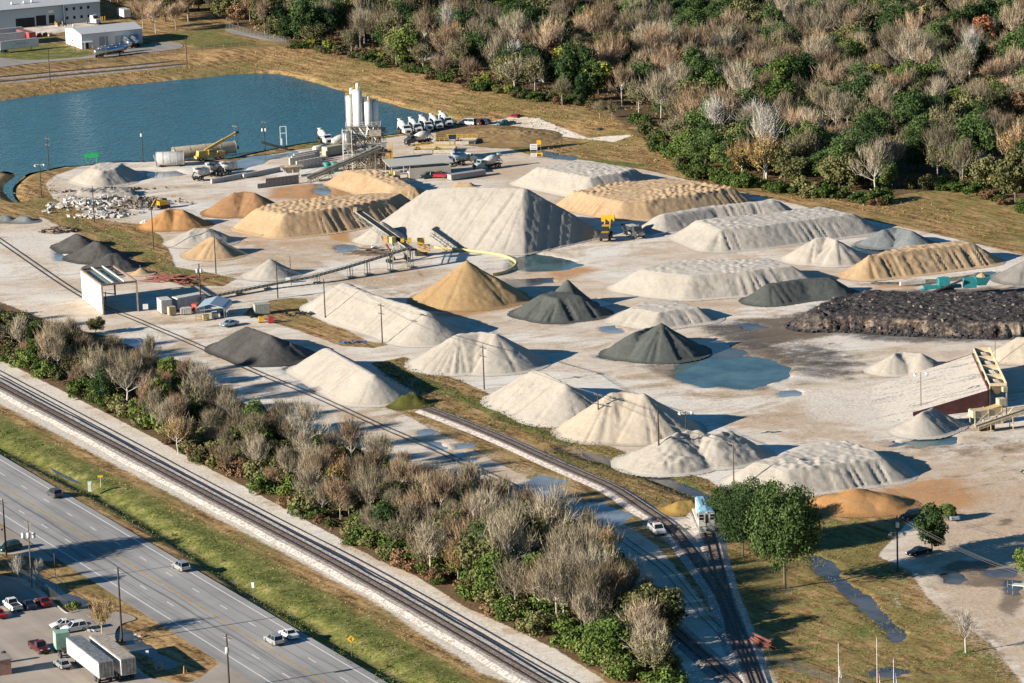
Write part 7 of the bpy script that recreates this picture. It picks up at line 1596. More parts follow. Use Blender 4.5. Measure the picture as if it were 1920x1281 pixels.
# containers, tanks and crane by the pond
def container(c, f, L, label, m_, h=2.6, w_=2.44, group=None, name='shipping_container', win=False):
    p, rz_ = head(c, f); t = thing(name, label, 'container', (p.x, p.y, 0), rz_, group); mb = MB(); mb.box(0, 0, h/2+0.1, L, w_, h-0.1)
    n = int(L/0.45); [mb.box(-L/2+(k_+0.5)*L/n, s*w_/2, h/2+0.1, 0.2, 0.07, h-0.4) for k_ in range(n) for s in (-1, 1)]; mb.build('walls', m_, t)
    mb = MB(); mb.box(0, 0, h+0.06, L+0.06, w_+0.1, 0.1); mb.build('roof', m_, t); mb = MB(); [mb.box(L/2+0.02, s*w_*0.24, h/2+0.1, 0.06, w_*0.46, h-0.3) for s in (-1, 1)]; mb.build('door', m_, t); mb = MB(); [mb.beam((L/2+0.08, y, 0.3), (L/2+0.08, y, h-0.1), 0.04, 0.04) for y in (-0.7, -0.3, 0.3, 0.7)]; mb.build('lock_rod', galv, t)
    if win: mb = MB(); mb.box(0.4, -w_/2-0.04, 1.5, 0.8, 0.08, 0.7); mb.build('window', glass, t)
    return t
khaki = paint('khaki_container_paint', (0.42, 0.38, 0.29), 0.7, 0, 0.3)
container((624, 290), (660, 283), 6.3, 'khaki container beside the plant tower', khaki)
b = G(602, 287); c2 = G(620, 283); t = thing('horizontal_tank', 'pale horizontal tank behind the khaki container', 'tank', (b.x, b.y, 0), math.atan2(c2.y-b.y, c2.x-b.x)); mb = MB(); mb.lathe((-3, 0, 1.5), (3, 0, 1.5), [(0, 0.5), (0.06, 1.0), (0.94, 1.0), (1, 0.5)], 14); mb.build('shell', wdirty, t, True); mb = MB(); mb.box(-2, 0, 0.4, 0.4, 1.6, 0.8); mb.box(2, 0, 0.4, 0.4, 1.6, 0.8); mb.build('saddle', conc, t)
def lyingtank(a, b, r, label, m_, ribs=0):
    A = G(*a); B = G(*b); c = (A+B)/2; d = B-A; t = thing('steel_tank', label, 'tank', (c.x, c.y, 0), math.atan2(d.y, d.x)); L = d.length
    mb = MB(); mb.lathe((-L/2, 0, r+0.1), (L/2, 0, r+0.1), [(0, r*0.97), (0.01, r), (0.99, r), (1, r*0.97)], 22); mb.build('shell', m_, t, True); mb = MB(); [mb.lathe((-L/2+k_*L/4, 0, r+0.1), (-L/2+k_*L/4+0.15, 0, r+0.1), [(0, r+0.06), (1, r+0.06)], 22) for k_ in range(5)]; mb.build('hoops', m_, t); mb = MB(); [mb.box(x, 0, 0.25, 0.4, r*1.5, 0.5) for x in (-L/3, L/3)]; mb.build('cradle', dsteel, t); return t
tantank = paint('tan_tank_paint', (0.50, 0.43, 0.31), 0.6, 0, 0.25)
lyingtank((325, 299), (440, 287), 1.75, 'long tan steel tank lying along the pond edge', tantank)
t = lyingtank((293, 312), (345, 310), 2.05, 'big pale grey steel tank lying at the left of the crane', paint('pale_tank_paint', (0.50, 0.49, 0.48), 0.6, 0, 0.2))
mb = MB(); [mb.beam((-3.9, y, 0), (-4.6, y*0.6, 3.4), 0.1, 0.1) for y in (-1.2, 0, 1.2)]; mb.beam((-4.3, -1.2, 2.0), (-4.3, 1.2, 2.0), 0.1, 0.1); mb.build('end_frame', galv, t)
yc = paint('crane_yellow', (0.55, 0.38, 0.10), 0.5, 0, 0.35)
p, rz = head((394, 300), (430, 296)); t = thing('mobile_crane', 'yellow mobile crane with its boom raised over the tan tank', 'crane', (p.x, p.y, 0), rz)
mb = MB(); mb.box(0, 0, 1.15, 9, 2.5, 0.7); mb.box(3.6, 0, 1.9, 1.8, 2.3, 0.8); mb.build('carrier', yc, t); mb = MB(); mb.box(-2.2, 0, 2.3, 3.6, 2.4, 1.5, 0, 0.85, 0.9); mb.build('superstructure', yc, t); mb = MB(); mb.box(-0.1, -1.0, 2.5, 1.4, 0.9, 1.5); cb = mb.build('cab', yc, t); mb = MB(); mb.box(0.15, -1.02, 2.8, 1.3, 0.95, 0.6); mb.build('window', glass, cb)
for s in (-1, 1):
    for x in (-3.2, -1.9, 2.0, 3.4): wheel(t, x, s*1.25, 0.65, 0.45)
mb = MB(); e = Vector((8.6, 0, 7.3)); s0 = Vector((-1.5, 0, 2.9)); mb.beam(s0, s0.lerp(e, 0.6), 0.75, 0.85); mb.beam(s0.lerp(e, 0.55), e, 0.55, 0.6); bm_ = mb.build('boom', yc, t); mb = MB(); mb.box(e.x+0.2, 0, e.z, 0.9, 0.7, 0.7); mb.build('boom_head', dsteel, bm_); mb = MB(); mb.tube(e, (e.x+0.3, 0, 3.2), 0.05, None, 4); mb.lathe((e.x+0.3, 0, 3.2), (e.x+0.3, 0, 2.2), [(0, 0.2), (0.5, 0.35), (1, 0.1)], 8); mb.build('hook_block', dsteel, bm_); mb = MB(); mb.tube((0, 0, 2.4), s0.lerp(e, 0.35), 0.2, None, 8); mb.build('boom_ram', galv, t)
# water-edge frame, scrap conveyor
b = G(532, 272); t = thing('pipe_frame', 'tall white pipe frame at the water edge', 'frame', (b.x, b.y, 0)); mb = MB(); [mb.beam((x, 0, 0), (x, 0, 5.6), 0.18, 0.18) for x in (-0.9, 0.9)]; mb.beam((-0.9, 0, 5.6), (0.9, 0, 5.6), 0.14, 0.14); mb.beam((-0.9, 0, 3.6), (0.9, 0, 3.6), 0.14, 0.14); mb.build('frame', WPT, t); mb = MB(); mb.box(-0.7, 0.2, 1.0, 0.6, 0.5, 2.0); mb.build('box', WPT, t)
cs = conveyor('scrap_conveyor', 'rusty scrap conveyor leaning at the water edge beside the transformer pole', G(540, 279, 0.5), G(490, 266, 3.0), 0.7, dsteel, dsteel, (0.1, 0.45), truss=0.4)
# washout basins with yellow rails, blue sign
for (x, y, lb) in ((855, 268, 'washout basin with yellow rails, farther of two beside the blue board'), (815, 284, 'washout basin with yellow rails, nearer of two behind the canopy')):
    b = G(x, y); t = thing('washout_basin', lb, 'basin', (b.x, b.y, 0), R(-8)); mb = MB(); 
    for yy in (-3, 3): mb.box(0, yy, 0.5, 12, 0.4, 1.0)
    for xx in (-6, 0, 6): mb.box(xx, 0, 0.5, 0.4, 6.4, 0.98)
    mb.build('walls', conc, t); mb = MB(); mb.box(0, 0, 0.35, 11.6, 5.6, 0.05); mb.build('water', pud_g, t); mb = MB()
    for yy in (-3, 3):
        for z in (1.5, 2.0): mb.beam((-6, yy, z), (6, yy, z), 0.1, 0.1)
        [mb.beam((-6+k_*1.5, yy, 1), (-6+k_*1.5, yy, 2), 0.1, 0.1) for k_ in range(9)]
    mb.build('guard_rail', yel_m, t)
b = G(849, 275); t = thing('blue_sign_board', 'dark blue sign board on two posts above the basins', 'sign', (b.x, b.y, 0), R(-90)); mb = MB(); [mb.beam((0, y, 0), (0, y, 2.8), 0.12, 0.12) for y in (-0.8, 0.8)]; mb.build('post', dsteel, t); mb = MB(); mb.box(0.08, 0, 2.9, 0.08, 2.2, 1.4); mb.build('board', car_cols['navy'], t)
# canopy shed
A_, B_ = G(768, 336), G(846, 330); rz, L = frame2(A_, B_); t = thing('canopy_shed', 'corrugated shed with a wide pale canopy roof below the plant', 'shed', (A_.x, A_.y, 0), rz); pale_c = sheetmat('beige_wall_sheet', (0.52, 0.46, 0.38))
mb = MB(); mb.box(L/2, 1.5, 1.5, L, 3.0, 3.0); mb.build('wall', pale_c, t); mb = MB(); mb.box(L/2-2.5, 4.6, 4.1, L+6.5, 9.5, 0.16); mb.v = [(x, y, z+(y-2.6)*0.05) for x, y, z in mb.v]; mb.build('canopy_roof', sheetmat('cream_roof_sheet', (0.52, 0.49, 0.41), 0.5), t)
mb = MB(); [mb.beam((x, y, 0), (x, y, 4.0), 0.16, 0.16) for x in (-5.0, 0.2, L-0.3) for y in (0.1, 8.8)]; mb.build('post', WPT, t); mb = MB(); mb.box(-3.2, 2, 1.1, 1.5, 2, 2.2); mb.build('store_cabinet', tantank, t)
container((875, 333), (902, 329), 11.5, 'long low grey trough trailer right of the red pickup', paint('grey_trough', (0.34, 0.33, 0.32), 0.8), 1.5, 2.2, None, 'trough_trailer')
b = G(735, 328); t = thing('yellow_tote', 'bright yellow box standing by the canopy shed', 'box', (b.x, b.y, 0), 0.2); mb = MB(); mb.box(0, 0, 0.65, 1.4, 1.2, 1.1); mb.build('box', paint('lemon_yellow', (0.62, 0.52, 0.05), 0.5), t); mb = MB(); mb.box(0, 0, 0.06, 1.5, 1.3, 0.12); mb.build('pallet', tanst, t)
g_m = paint('green_tank_paint', (0.02, 0.22, 0.16), 0.5, 0, 0.3)
for x, lb in ((614, 'left one of two green drums under the plant conveyor'), (628, 'right one of two green drums under the plant conveyor')):
    b = G(x, 321); t = thing('green_drum', lb, 'drum', (b.x, b.y, 0)); mb = MB(); mb.lathe((0, 0, 0), (0, 0, 2.7), [(0, 1.0), (0.92, 1.0), (1, 0.6)], 14); mb.build('shell', g_m, t, True); mb = MB(); [mb.lathe((0, 0, z), (0, 0, z+0.12), [(0, 1.04), (1, 1.04)], 14) for z in (0.5, 1.4, 2.2)]; mb.build('hoop', g_m, t)
b = G(172, 305); t = thing('green_trough', 'bright green trough behind the pond-corner pile', 'trough', (b.x, b.y, 0), 0.05); gg = paint('bright_green_paint', (0.01, 0.35, 0.12), 0.5); mb = MB(); mb.box(0, 0, 2.2, 4, 1.6, 1.2, 0, 1.1, 1.2); mb.build('trough', gg, t); mb = MB(); [mb.box(x, 0, 0.8, 0.3, 1.4, 1.6) for x in (-1.5, 1.5)]; mb.build('leg', gg, t)
# ------------------------------------------------------------------ ground conveyor and stacker
legpx = [(498, 540), (583, 527), (645, 517), (686, 514), (727, 506), (759, 498)]
g0 = G(385, 558, 0.7); g1 = G(470, 535, 1.0); g2 = G(560, 522, 1.4); g3 = G(772, 458, 5.2)
lk = G(759, 498); mm = G(520, 536)
line = [G(384, 559, 0.6), G(498, 536, 0.9), G(583, 520, 1.7), G(645, 503, 2.6), G(727, 478, 4.1), G(772, 464, 5.0)]
c = line[2].copy(); c.z = 0; t = thing('ground_conveyor', 'long low conveyor crossing the yard from the carport to the stacker', 'conveyor', tuple(c))
belt, sf, ro = MB(), MB(), MB()
for a, b in zip(line[:-1], line[1:]):
    a = a-c; b = b-c; d = (b-a).normalized(); s_ = Vector((-d.y, d.x, 0)).normalized(); belt.beam(a, b, 0.9, 0.06)
    for sg in (-1, 1): sf.beam(a+s_*sg*0.6, b+s_*sg*0.6, 0.1, 0.35); sf.beam(a+s_*sg*0.6+Vector((0, 0, 0.45)), b+s_*sg*0.6+Vector((0, 0, 0.45)), 0.06, 0.06)
    n = int((b-a).length/1.2)
    for k_ in range(n): p = a.lerp(b, k_/n); ro.box(p.x, p.y, p.z+0.1, 0.25, 1.5, 0.3, math.atan2(d.y, d.x))
belt.build('belt', blk_belt, t); sf.build('side_frame', gsteel, t); ro.build('idler_covers', dsteel, t)
for i, (x, y) in enumerate([(440, 549)]+legpx):
    p = G(x, y)-c; best = None
    for a, b in zip(line[:-1], line[1:]):
        a = a-c; b = b-c; q = ((p.x-a.x)*(b.x-a.x)+(p.y-a.y)*(b.y-a.y))/((b.x-a.x)**2+(b.y-a.y)**2); q = min(max(q, 0), 1); w2 = a.lerp(b, q); dd_ = (Vector((w2.x, w2.y, 0))-Vector((p.x, p.y, 0))).length
        if best is None or dd_ < best[0]: best = (dd_, w2, (b-a).normalized())
    w2, d = best[1], best[2]; s_ = Vector((-d.y, d.x, 0)).normalized(); lg = MB()
    for s in (-1, 1):
        for q in (-0.45, 0.45): lg.beam(Vector((w2.x, w2.y, 0))+s_*s*0.7+d*q*0.9, w2+s_*s*0.6+d*q*0.6, 0.14, 0.14)
    lg.box(w2.x, w2.y, 0.12, 1.9, 1.9, 0.24, math.atan2(d.y, d.x)); lg.build('trestle', gsteel, t)
A_ = G(776, 470, 4.2); B_ = G(671, 396, 10.2)
st = conveyor('stacker', 'radial stacker with a black belt boom pointing up to the left', A_, B_, 1.9, blk_belt, gsteel, (), cat='stacker', truss=1.5, sides=0.4)
t = st[0]; A, B, s_ = st[1], st[2], st[3]; d = (B-A).normalized()
for f_, m2, n_ in ((0.30, gsteel, 'support_tower'),):
    p = A.lerp(B, f_); mb = MB()
    for s in (-1, 1): mb.beam(Vector((p.x, p.y, 0))+s_*s*2.6, p+s_*s*0.9-Vector((0, 0, 1.5)), 0.35, 0.35); mb.beam(Vector((p.x, p.y, 0))+s_*s*2.6-d*2, p+s_*s*0.9-Vector((0, 0, 1.5)), 0.25, 0.25)
    mb.beam(Vector((p.x, p.y, 0.6))+s_*-2.6, Vector((p.x, p.y, 0.6))+s_*2.6, 0.3, 0.3); mb.build(n_, m2, t)
    for s in (-1, 1):
        for q in (-0.6, 0.6): mb = MB(); w3 = Vector((p.x, p.y, 0.55))+s_*s*2.6+d.cross(Vector((0, 0, 1))).cross(Vector((0, 0, 1)))*q; mb.lathe(w3-d*0.2, w3+d*0.2, [(0, 0.5), (0.2, 0.55), (0.8, 0.55), (1, 0.5)], 12); mb.build('wheel', rubber, t)
rr_ = paint('rusty_brace', (0.20, 0.07, 0.05), 0.8); p = A.lerp(B, 0.52); q0 = A.lerp(B, 0.25); mb = MB(); mb.beam(Vector((q0.x, q0.y, 1.0))+s_*1.6, p+s_*0.9-Vector((0, 0, 1.6)), 0.4, 0.4); mb.build('lift_strut', rr_, t)
p = A.lerp(B, 0.28)+s_*1.9; mb = MB(); mb.box(p.x, p.y, p.z+0.2, 2.6, 1.2, 1.6, math.atan2(d.y, d.x)); mb.box(p.x-1.5, p.y+0.3, p.z+0.3, 1.1, 1.0, 2.2); mb.build('counterweight', paint('peach_steel', (0.62, 0.42, 0.20), 0.6, 0, 0.3), t)
p = A.lerp(B, 0.16); mb = MB(); [mb.box(p.x+x, p.y+y, p.z+0.6, 0.9, 0.9, 1.2) for x, y in ((-0.6, 1.4), (1.2, 1.6))]; mb.build('drive_housing', yel_m, t)
mb = MB(); mb.box(B.x-0.7, B.y, B.z+0.4, 1.0, 1.8, 1.0); mb.build('head_cover', paint('tan_cover', (0.55, 0.42, 0.28), 0.6), t)
q = G(790, 478)-Vector((st[0].location)); mb = MB(); mb.box(q.x, q.y, 1.6, 1.0, 1.0, 3.2); mb.box(q.x, q.y, 3.6, 1.8, 1.6, 1.4); mb.build('pivot_tower', yel_m, t); mb = MB(); mb.box(q.x+0.8, q.y-0.8, 1.9, 3.0, 1.5, 1.7); mb.build('generator_box', paint('peach_steel', (0.62, 0.42, 0.20), 0.6, 0, 0.3), t)
mb = MB(); mb.box(q.x, q.y, 0.5, 3.2, 2.6, 1.0); mb.build('base', dsteel, t)
yp = smoothpts(GP([(815, 466), (838, 468), (880, 472), (920, 477), (948, 483), (966, 492), (966, 501), (950, 511), (926, 517)]), 6); c = yp[20].copy(); mb = MB()
for a, b in zip(yp[:-1], yp[1:]): mb.tube(a-c+Vector((0, 0, 0.3)), b-c+Vector((0, 0, 0.3)), 0.38, None, 8, False)
o = mb.build('curved_barrier', paint('pale_yellow_pipe', (0.62, 0.48, 0.22), 0.6, 0, 0.3)); o.location = c; tag(o, 'pale yellow curved pipe barrier at the foot of the big grey ridge', 'pipe')
b = G(541, 530); t = thing('control_box', 'small white control box under the ground conveyor', 'control box', (b.x, b.y, 0)); mb = MB(); mb.box(0, 0, 0.8, 1.3, 0.9, 0.9); mb.build('box', WPT, t); mb = MB(); [mb.beam((x, 0, 0), (x, 0, 0.4), 0.08, 0.08) for x in (-0.5, 0.5)]; mb.build('leg', dsteel, t)
b = G(706, 470); t = thing('small_trailer', 'small white utility trailer behind the stacker legs', 'trailer', (b.x, b.y, 0), 0.3); mb = MB(); mb.box(0, 0, 0.9, 2.4, 1.4, 0.5); mb.build('bed', WPT, t); [wheel(t, 0, s*0.8, 0.35) for s in (-1, 1)]; mb = MB(); mb.beam((1.2, 0, 0.7), (2.2, 0, 0.5), 0.1, 0.1); mb.build('drawbar', dsteel, t)
# ------------------------------------------------------------------ loader and dump truck
yl_m = paint('loader_yellow', (0.62, 0.36, 0.02), 0.5, 0, 0.2)
p, rz = head((1137, 449), (1148, 430)); t = thing('wheel_loader', 'yellow wheel loader with its bucket raised beside a dark truck', 'wheel loader', (p.x, p.y, 0), rz)
mb = MB(); mb.box(-2.0, 0, 1.8, 3.6, 2.0, 1.3, 0, 0.9, 0.9); mb.box(0.9, 0, 1.4, 2.0, 1.2, 0.9); mb.build('body', yl_m, t); mb = MB(); mb.box(-3.85, 0, 1.7, 0.3, 2.1, 1.5); mb.build('radiator', black, t); mb = MB(); mb.box(-0.6, 0, 3.0, 1.7, 1.7, 1.5, 0, 0.9, 0.9); cb = mb.build('cab', glass, t); mb = MB(); mb.box(-0.6, 0, 3.8, 1.9, 1.9, 0.14); mb.build('cab_roof', yl_m, cb)
[wheel(t, x, s*1.45, 0.95, 0.65) for x in (-2.3, 1.5) for s in (-1, 1)]; mb = MB(); [mb.beam((0.8, s*0.7, 2.0), (4.1, s*0.7, 4.4), 0.28, 0.5) for s in (-1, 1)]; mb.build('lift_arm', yl_m, t)
mb = MB(); mb.ext([(4.0, 3.9), (5.4, 4.0), (5.6, 4.2), (5.3, 5.4), (4.4, 5.6), (4.0, 5.0)], -1.7, 1.7); mb.build('bucket', yl_m, t)
p, rz = head((1188, 443), (1204, 449)); t = thing('dump_truck', 'dark dump truck waiting right of the yellow loader', 'dump truck', (p.x, p.y, 0), rz); dt = car_cols['grey']
mb = MB(); mb.ext([(1.2, 0.7), (1.2, 2.9), (2.5, 2.9), (2.9, 2.0), (4.3, 1.8), (4.4, 0.7)], -1.15, 1.15); cb = mb.build('cab', dt, t); mb = MB(); mb.box(2.72, 0, 2.45, 0.3, 2.0, 0.7); mb.build('windscreen', glass, cb); mb = MB(); mb.box(4.42, 0, 1.3, 0.06, 1.2, 0.9); mb.build('grille', galv, cb)
for s in (-1, 1): mb = MB(); mb.box(4.42, s*0.9, 1.2, 0.1, 0.3, 0.3); mb.build('headlight', lampw, cb)
mb = MB(); mb.hull8([(-4.4, -1.1, 1.3), (0.9, -1.1, 1.3), (0.9, 1.1, 1.3), (-4.4, 1.1, 1.3), (-4.6, -1.3, 2.7), (0.9, -1.3, 2.7), (0.9, 1.3, 2.7), (-4.6, 1.3, 2.7)]); mb.build('dump_body', paint('dark_dump_body', (0.04, 0.06, 0.08), 0.5), t); mb = MB(); mb.box(-1.8, 0, 2.72, 5.0, 2.2, 0.1); mb.build('load', GREYW, t)
mb = MB(); mb.box(-0.5, 0, 1.0, 8, 0.9, 0.3); mb.build('chassis', dsteel, t); [wheel(t, x, s*1.2, 0.52, 0.35) for x in (3.4, -2.0, -3.3) for s in (-1, 1)]
mb = MB(); [mb.tube((1.1, s*0.9, 1), (1.1, s*0.9, 3.3), 0.09, None, 6) for s in (-1, 1)]; mb.build('exhaust_stack', galv, t)
# ------------------------------------------------------------------ teal crusher on the millings
tl = paint('turquoise_machine_paint', (0.03, 0.25, 0.27), 0.5, 0, 0.25); a = G(1798, 545, 3.0); t = thing('mobile_crusher', 'turquoise tracked crusher working behind the millings heap', 'crusher', (G(1798, 546, 1.2).x, G(1798, 546, 1.2).y, 0.9), R(4))
mb = MB(); mb.box(-4, 0, 1.6, 9, 1.6, 0.7); mb.build('chassis', tl, t); mb = MB(); [mb.box(-3, s*1.2, 0.5, 4.2, 0.5, 1.0) for s in (-1, 1)]; mb.build('track', black, t)
mb = MB(); mb.box(-3.6, 0, 2.8, 2.6, 2.2, 1.8); mb.box(2.6, 0, 2.2, 3.0, 2.0, 2.2); mb.build('engine_housing', tl, t); mb = MB(); mb.hull8([(4.3, -1, 1.6), (6.3, -1, 1.6), (6.3, 1, 1.6), (4.3, 1, 1.6), (3.8, -1.6, 3.6), (7.4, -1.6, 3.6), (7.4, 1.6, 3.6), (3.8, 1.6, 3.6)]); mb.build('feed_hopper', tl, t)
mb = MB(); mb.beam((-6.5, -1.2, 0.7), (0.6, -1.2, 3.2), 0.9, 0.3); mb.build('side_conveyor', dsteel, t); mb = MB(); mb.beam((-5, 0, 1.8), (-9, 0, 1.0), 1.0, 0.4); mb.build('tail_conveyor', tl, t); mb = MB(); mb.lathe((5.5, 0, 3.4), (5.5, 0, 4.5), [(0, 1.6), (0.6, 0.9), (1, 0.1)], 10); mb.build('load', SAND, t)
mb = MB(); mb.beam((-5.2, 1.0, 1.5), (-5.0, 1.0, 3.6), 0.12, 0.12); mb.beam((-5.2, 1.0, 3.4), (-3.0, 1.0, 3.9), 0.1, 0.1); mb.build('ladder_frame', tl, t)
b = G(1711, 533); t = thing('long_slab', 'long pale concrete slab lying behind the millings heap', 'slab', (b.x, b.y, 0), R(14)); mb = MB(); mb.box(0, 0, 0.4, 6.4, 1.0, 0.8, 0, 0.98, 0.8); mb.build('slab', cblk, t)
# ------------------------------------------------------------------ loading ramp, hopper row and its conveyors
N0 = G(1852, 734, 3.9); F0 = G(1822, 666, 3.9); axl = (F0-N0); axl.z = 0; Lh = axl.length; ax = axl.normalized(); rgt = Vector((ax.y, -ax.x, 0)); lft = -rgt
if rgt.x < 0: rgt, lft = lft, rgt
n_end = G(1752, 769); f_end = G(1722, 702)
c = G(1790, 740); t = thing('loading_ramp', 'earth loading ramp with rusty retaining walls rising to the hoppers', 'ramp', tuple(c))
k = NT('ramp_dirt', 0.95, 0.2); n3_ = k.noise(1.6, 4, 0.7); f_ = k.noise(0.35, 3, 0.55, k.co((0.05, 1.3, 1), -math.atan2(rgt.y, rgt.x))); k.color(k.ramp(k.math('ADD', k.math('MULTIPLY', f_, 0.5), k.math('MULTIPLY', n3_, 0.5)), [(0.40, (0.28, 0.265, 0.25)), (0.46, (0.52, 0.465, 0.395)), (0.53, (0.62, 0.56, 0.48)), (0.60, (0.46, 0.38, 0.29))])); k.bump(k.noise(2, 3, 0.6), 0.5, 0.15); ramp_m = k.m
lowN = G(1655, 790); lowF = G(1615, 728)
def L2(v, z=None): q_ = v-c; return (q_.x, q_.y, v.z if z is None else z)
mb = MB(); nseg = 14; rows = []
tN, tF = Vector((N0.x, N0.y, 3.9)), Vector((F0.x, F0.y, 3.9)); bN = Vector((lowN.x, lowN.y, 0.02)); bF = Vector((lowF.x, lowF.y, 0.02))
for i in range(nseg+1):
    f_ = i/nseg; zz = 4.1*(1-f_)**1.15-0.2*f_; p = tN.lerp(bN, f_); q = tF.lerp(bF, f_); sk_ = max(zz, 0.0)*3.5+1.5; rows.append([L2(p-ax*sk_, -0.25 if f_ > 0.3 else zz-0.3)]+[L2(p.lerp(q, j/6), zz+(0.10*math.sin(j*2.1+i) if 0 < j < 6 else 0)+0.02) for j in range(7)]+[L2(q+ax*sk_, -0.25 if f_ > 0.3 else zz-0.3)])
V = [v for r_ in rows for v in r_]; Fs = [(i*9+j, (i+1)*9+j, (i+1)*9+j+1, i*9+j+1) for i in range(nseg) for j in range(8) if not ((i < 10 and j == 0) or (i < 5 and j == 7))]; mb.add(V, Fs); mb.build('ramp_surface', ramp_m, t, True)
rust = paint('dark_red_steel_wall', (0.13, 0.045, 0.04), 0.8, 0.1, 0.4, sc=0.8)
for e0, e1, sg in ((tN, bN, -1), (tF, bF, 1)):
    mb = MB()
    for i in range(nseg):
        f0, f1 = i/nseg, (i+1)/nseg; z0_, z1_ = 3.9*(1-f0)**1.15+0.25, 3.9*(1-f1)**1.15+0.25; p, q = e0.lerp(e1, f0), e0.lerp(e1, f1); o_ = ax*sg*0.12
        if f1 > (0.72 if sg < 0 else 0.4): continue
        mb.hull8([L2(p-o_, -0.1), L2(q-o_, -0.1), L2(q+o_, -0.1), L2(p+o_, -0.1), L2(p-o_, z0_), L2(q-o_, z1_), L2(q+o_, z1_), L2(p+o_, z0_)])
    mb.build('side_wall', rust, t)
mb = MB(); p, q = tN+rgt*0.15, tF+rgt*0.15; o_ = rgt*0.12; mb.hull8([L2(p-o_, 0), L2(q-o_, 0), L2(q+o_, 0), L2(p+o_, 0), L2(p-o_, 4.4), L2(q-o_, 4.4), L2(q+o_, 4.4), L2(p+o_, 4.4)]); mb.build('end_wall', rust, t)
hcr = paint('cream_hopper_paint', (0.64, 0.52, 0.33), 0.6, 0, 0.35, sc=1.5)
nb_ = 4; fills = [CREAM, WHITE, GREYW, CREAM]
for k_ in range(nb_):
    cc = N0+ax*(Lh*(k_+0.5)/nb_)+rgt*2.2; lb = ['nearest', 'second', 'third', 'farthest'][k_]
    t = thing('aggregate_hopper', 'cream aggregate hopper at the ramp head, %s of the four from the camera side' % lb, 'hopper', (cc.x, cc.y, 0), math.atan2(ax.y, ax.x), 'aggregate hoppers at the ramp head'); w_ = Lh/nb_-0.12; hw = 1.75
    zt = 5.1
    mb = MB()
    for y0_, y1_ in ((-hw, -hw*0.25), (hw, hw*0.25)): mb.hull8([(-w_/2, y0_, zt), (w_/2, y0_, zt), (w_/2*0.35, y1_, 2.6), (-w_/2*0.35, y1_, 2.6), (-w_/2, y0_*0.94, zt), (w_/2, y0_*0.94, zt), (w_/2*0.35, y1_*0.8, 2.6), (-w_/2*0.35, y1_*0.8, 2.6)])
    for x0_ in (-1, 1): mb.hull8([(x0_*w_/2, -hw, zt), (x0_*w_/2, hw, zt), (x0_*w_/2*0.35, hw*0.25, 2.6), (x0_*w_/2*0.35, -hw*0.25, 2.6), (x0_*w_/2*0.94, -hw, zt), (x0_*w_/2*0.94, hw, zt), (x0_*w_/2*0.3, hw*0.25, 2.6), (x0_*w_/2*0.3, -hw*0.25, 2.6)])
    for s in (-1, 1): mb.box(0, s*hw, zt+0.2, w_, 0.14, 0.6); mb.box(s*w_/2, 0, zt+0.2, 0.14, hw*2, 0.6)
    mb.build('bin', hcr, t); mb = MB(); mb.hull8([(-w_/2*0.9, -hw*0.9, zt-0.5), (w_/2*0.9, -hw*0.9, zt-0.5), (w_/2*0.9, hw*0.9, zt-0.5), (-w_/2*0.9, hw*0.9, zt-0.5), (-0.3, -0.3, zt+0.35), (0.4, -0.2, zt+0.35), (0.3, 0.4, zt+0.3), (-0.3, 0.3, zt+0.3)]); mb.build('fill', fills[k_], t)
    mb = MB(); [mb.beam((x*w_/2*0.92, y*hw, 0), (x*w_/2*0.92, y*hw, zt), 0.2, 0.2) for x in (-1, 1) for y in (-1, 1)]; mb.build('leg', hcr, t)
a = G(1832, 800, 1.2); b = G(1985, 748, 5.0)
cvh = conveyor('hopper_conveyor', 'cream conveyor leading off the right edge from the hopper row', a, b, 1.3, dsteel, hcr, (0.15, 0.42, 0.7), truss=0.5)
b = G(1862, 795); t = thing('screen_unit', 'cream screening machine at the near end of the hopper row', 'screening machine', (b.x, b.y, 0), R(18)); mb = MB(); mb.box(-1.2, 1.2, 2.4, 6.5, 2.4, 1.4); mb.build('screen_box', hcr, t)
mb = MB(); mb.beam((-4.4, 1.2, 2.2), (2.2, 1.2, 3.4), 2.2, 0.5); mb.build('deck', paint('gold_steel', (0.55, 0.40, 0.18), 0.6, 0, 0.3), t); mb = MB(); [mb.beam((x, y, 0), (x, y, 3.2), 0.22, 0.22) for x in (-4, -1, 2) for y in (0, 2.4)]; mb.beam((2, 0, 0), (4.5, -0.2, 3.0), 0.25, 0.25); mb.beam((-1, 0, 0.5), (2, 0, 2.5), 0.16, 0.16); mb.beam((-4, 0, 0.5), (-1, 0, 2.5), 0.16, 0.16); mb.build('frame', hcr, t)
mb = MB(); mb.box(2.6, 1.6, 4.0, 1.6, 1.6, 1.6); mb.build('drive_box', hcr, t); mb = MB(); mb.tube((4.2, 2.4, 0), (4.2, 2.4, 6.6), 0.12, None, 6); mb.build('mast', galv, t); mb = MB(); mb.box(3.8, 2.4, 6.4, 1.0, 0.8, 1.0); mb.build('mast_box', hcr, t)
b = G(1850, 806); t = thing('low_wall', 'short dark low wall in front of the screening machine', 'wall', (b.x, b.y, 0), R(24)); mb = MB(); mb.box(0, 0, 0.6, 3.6, 0.5, 1.2); mb.build('wall', rust, t); mb = MB(); mb.box(0, 0, 1.24, 3.7, 0.6, 0.1); mb.build('coping', cblk, t)
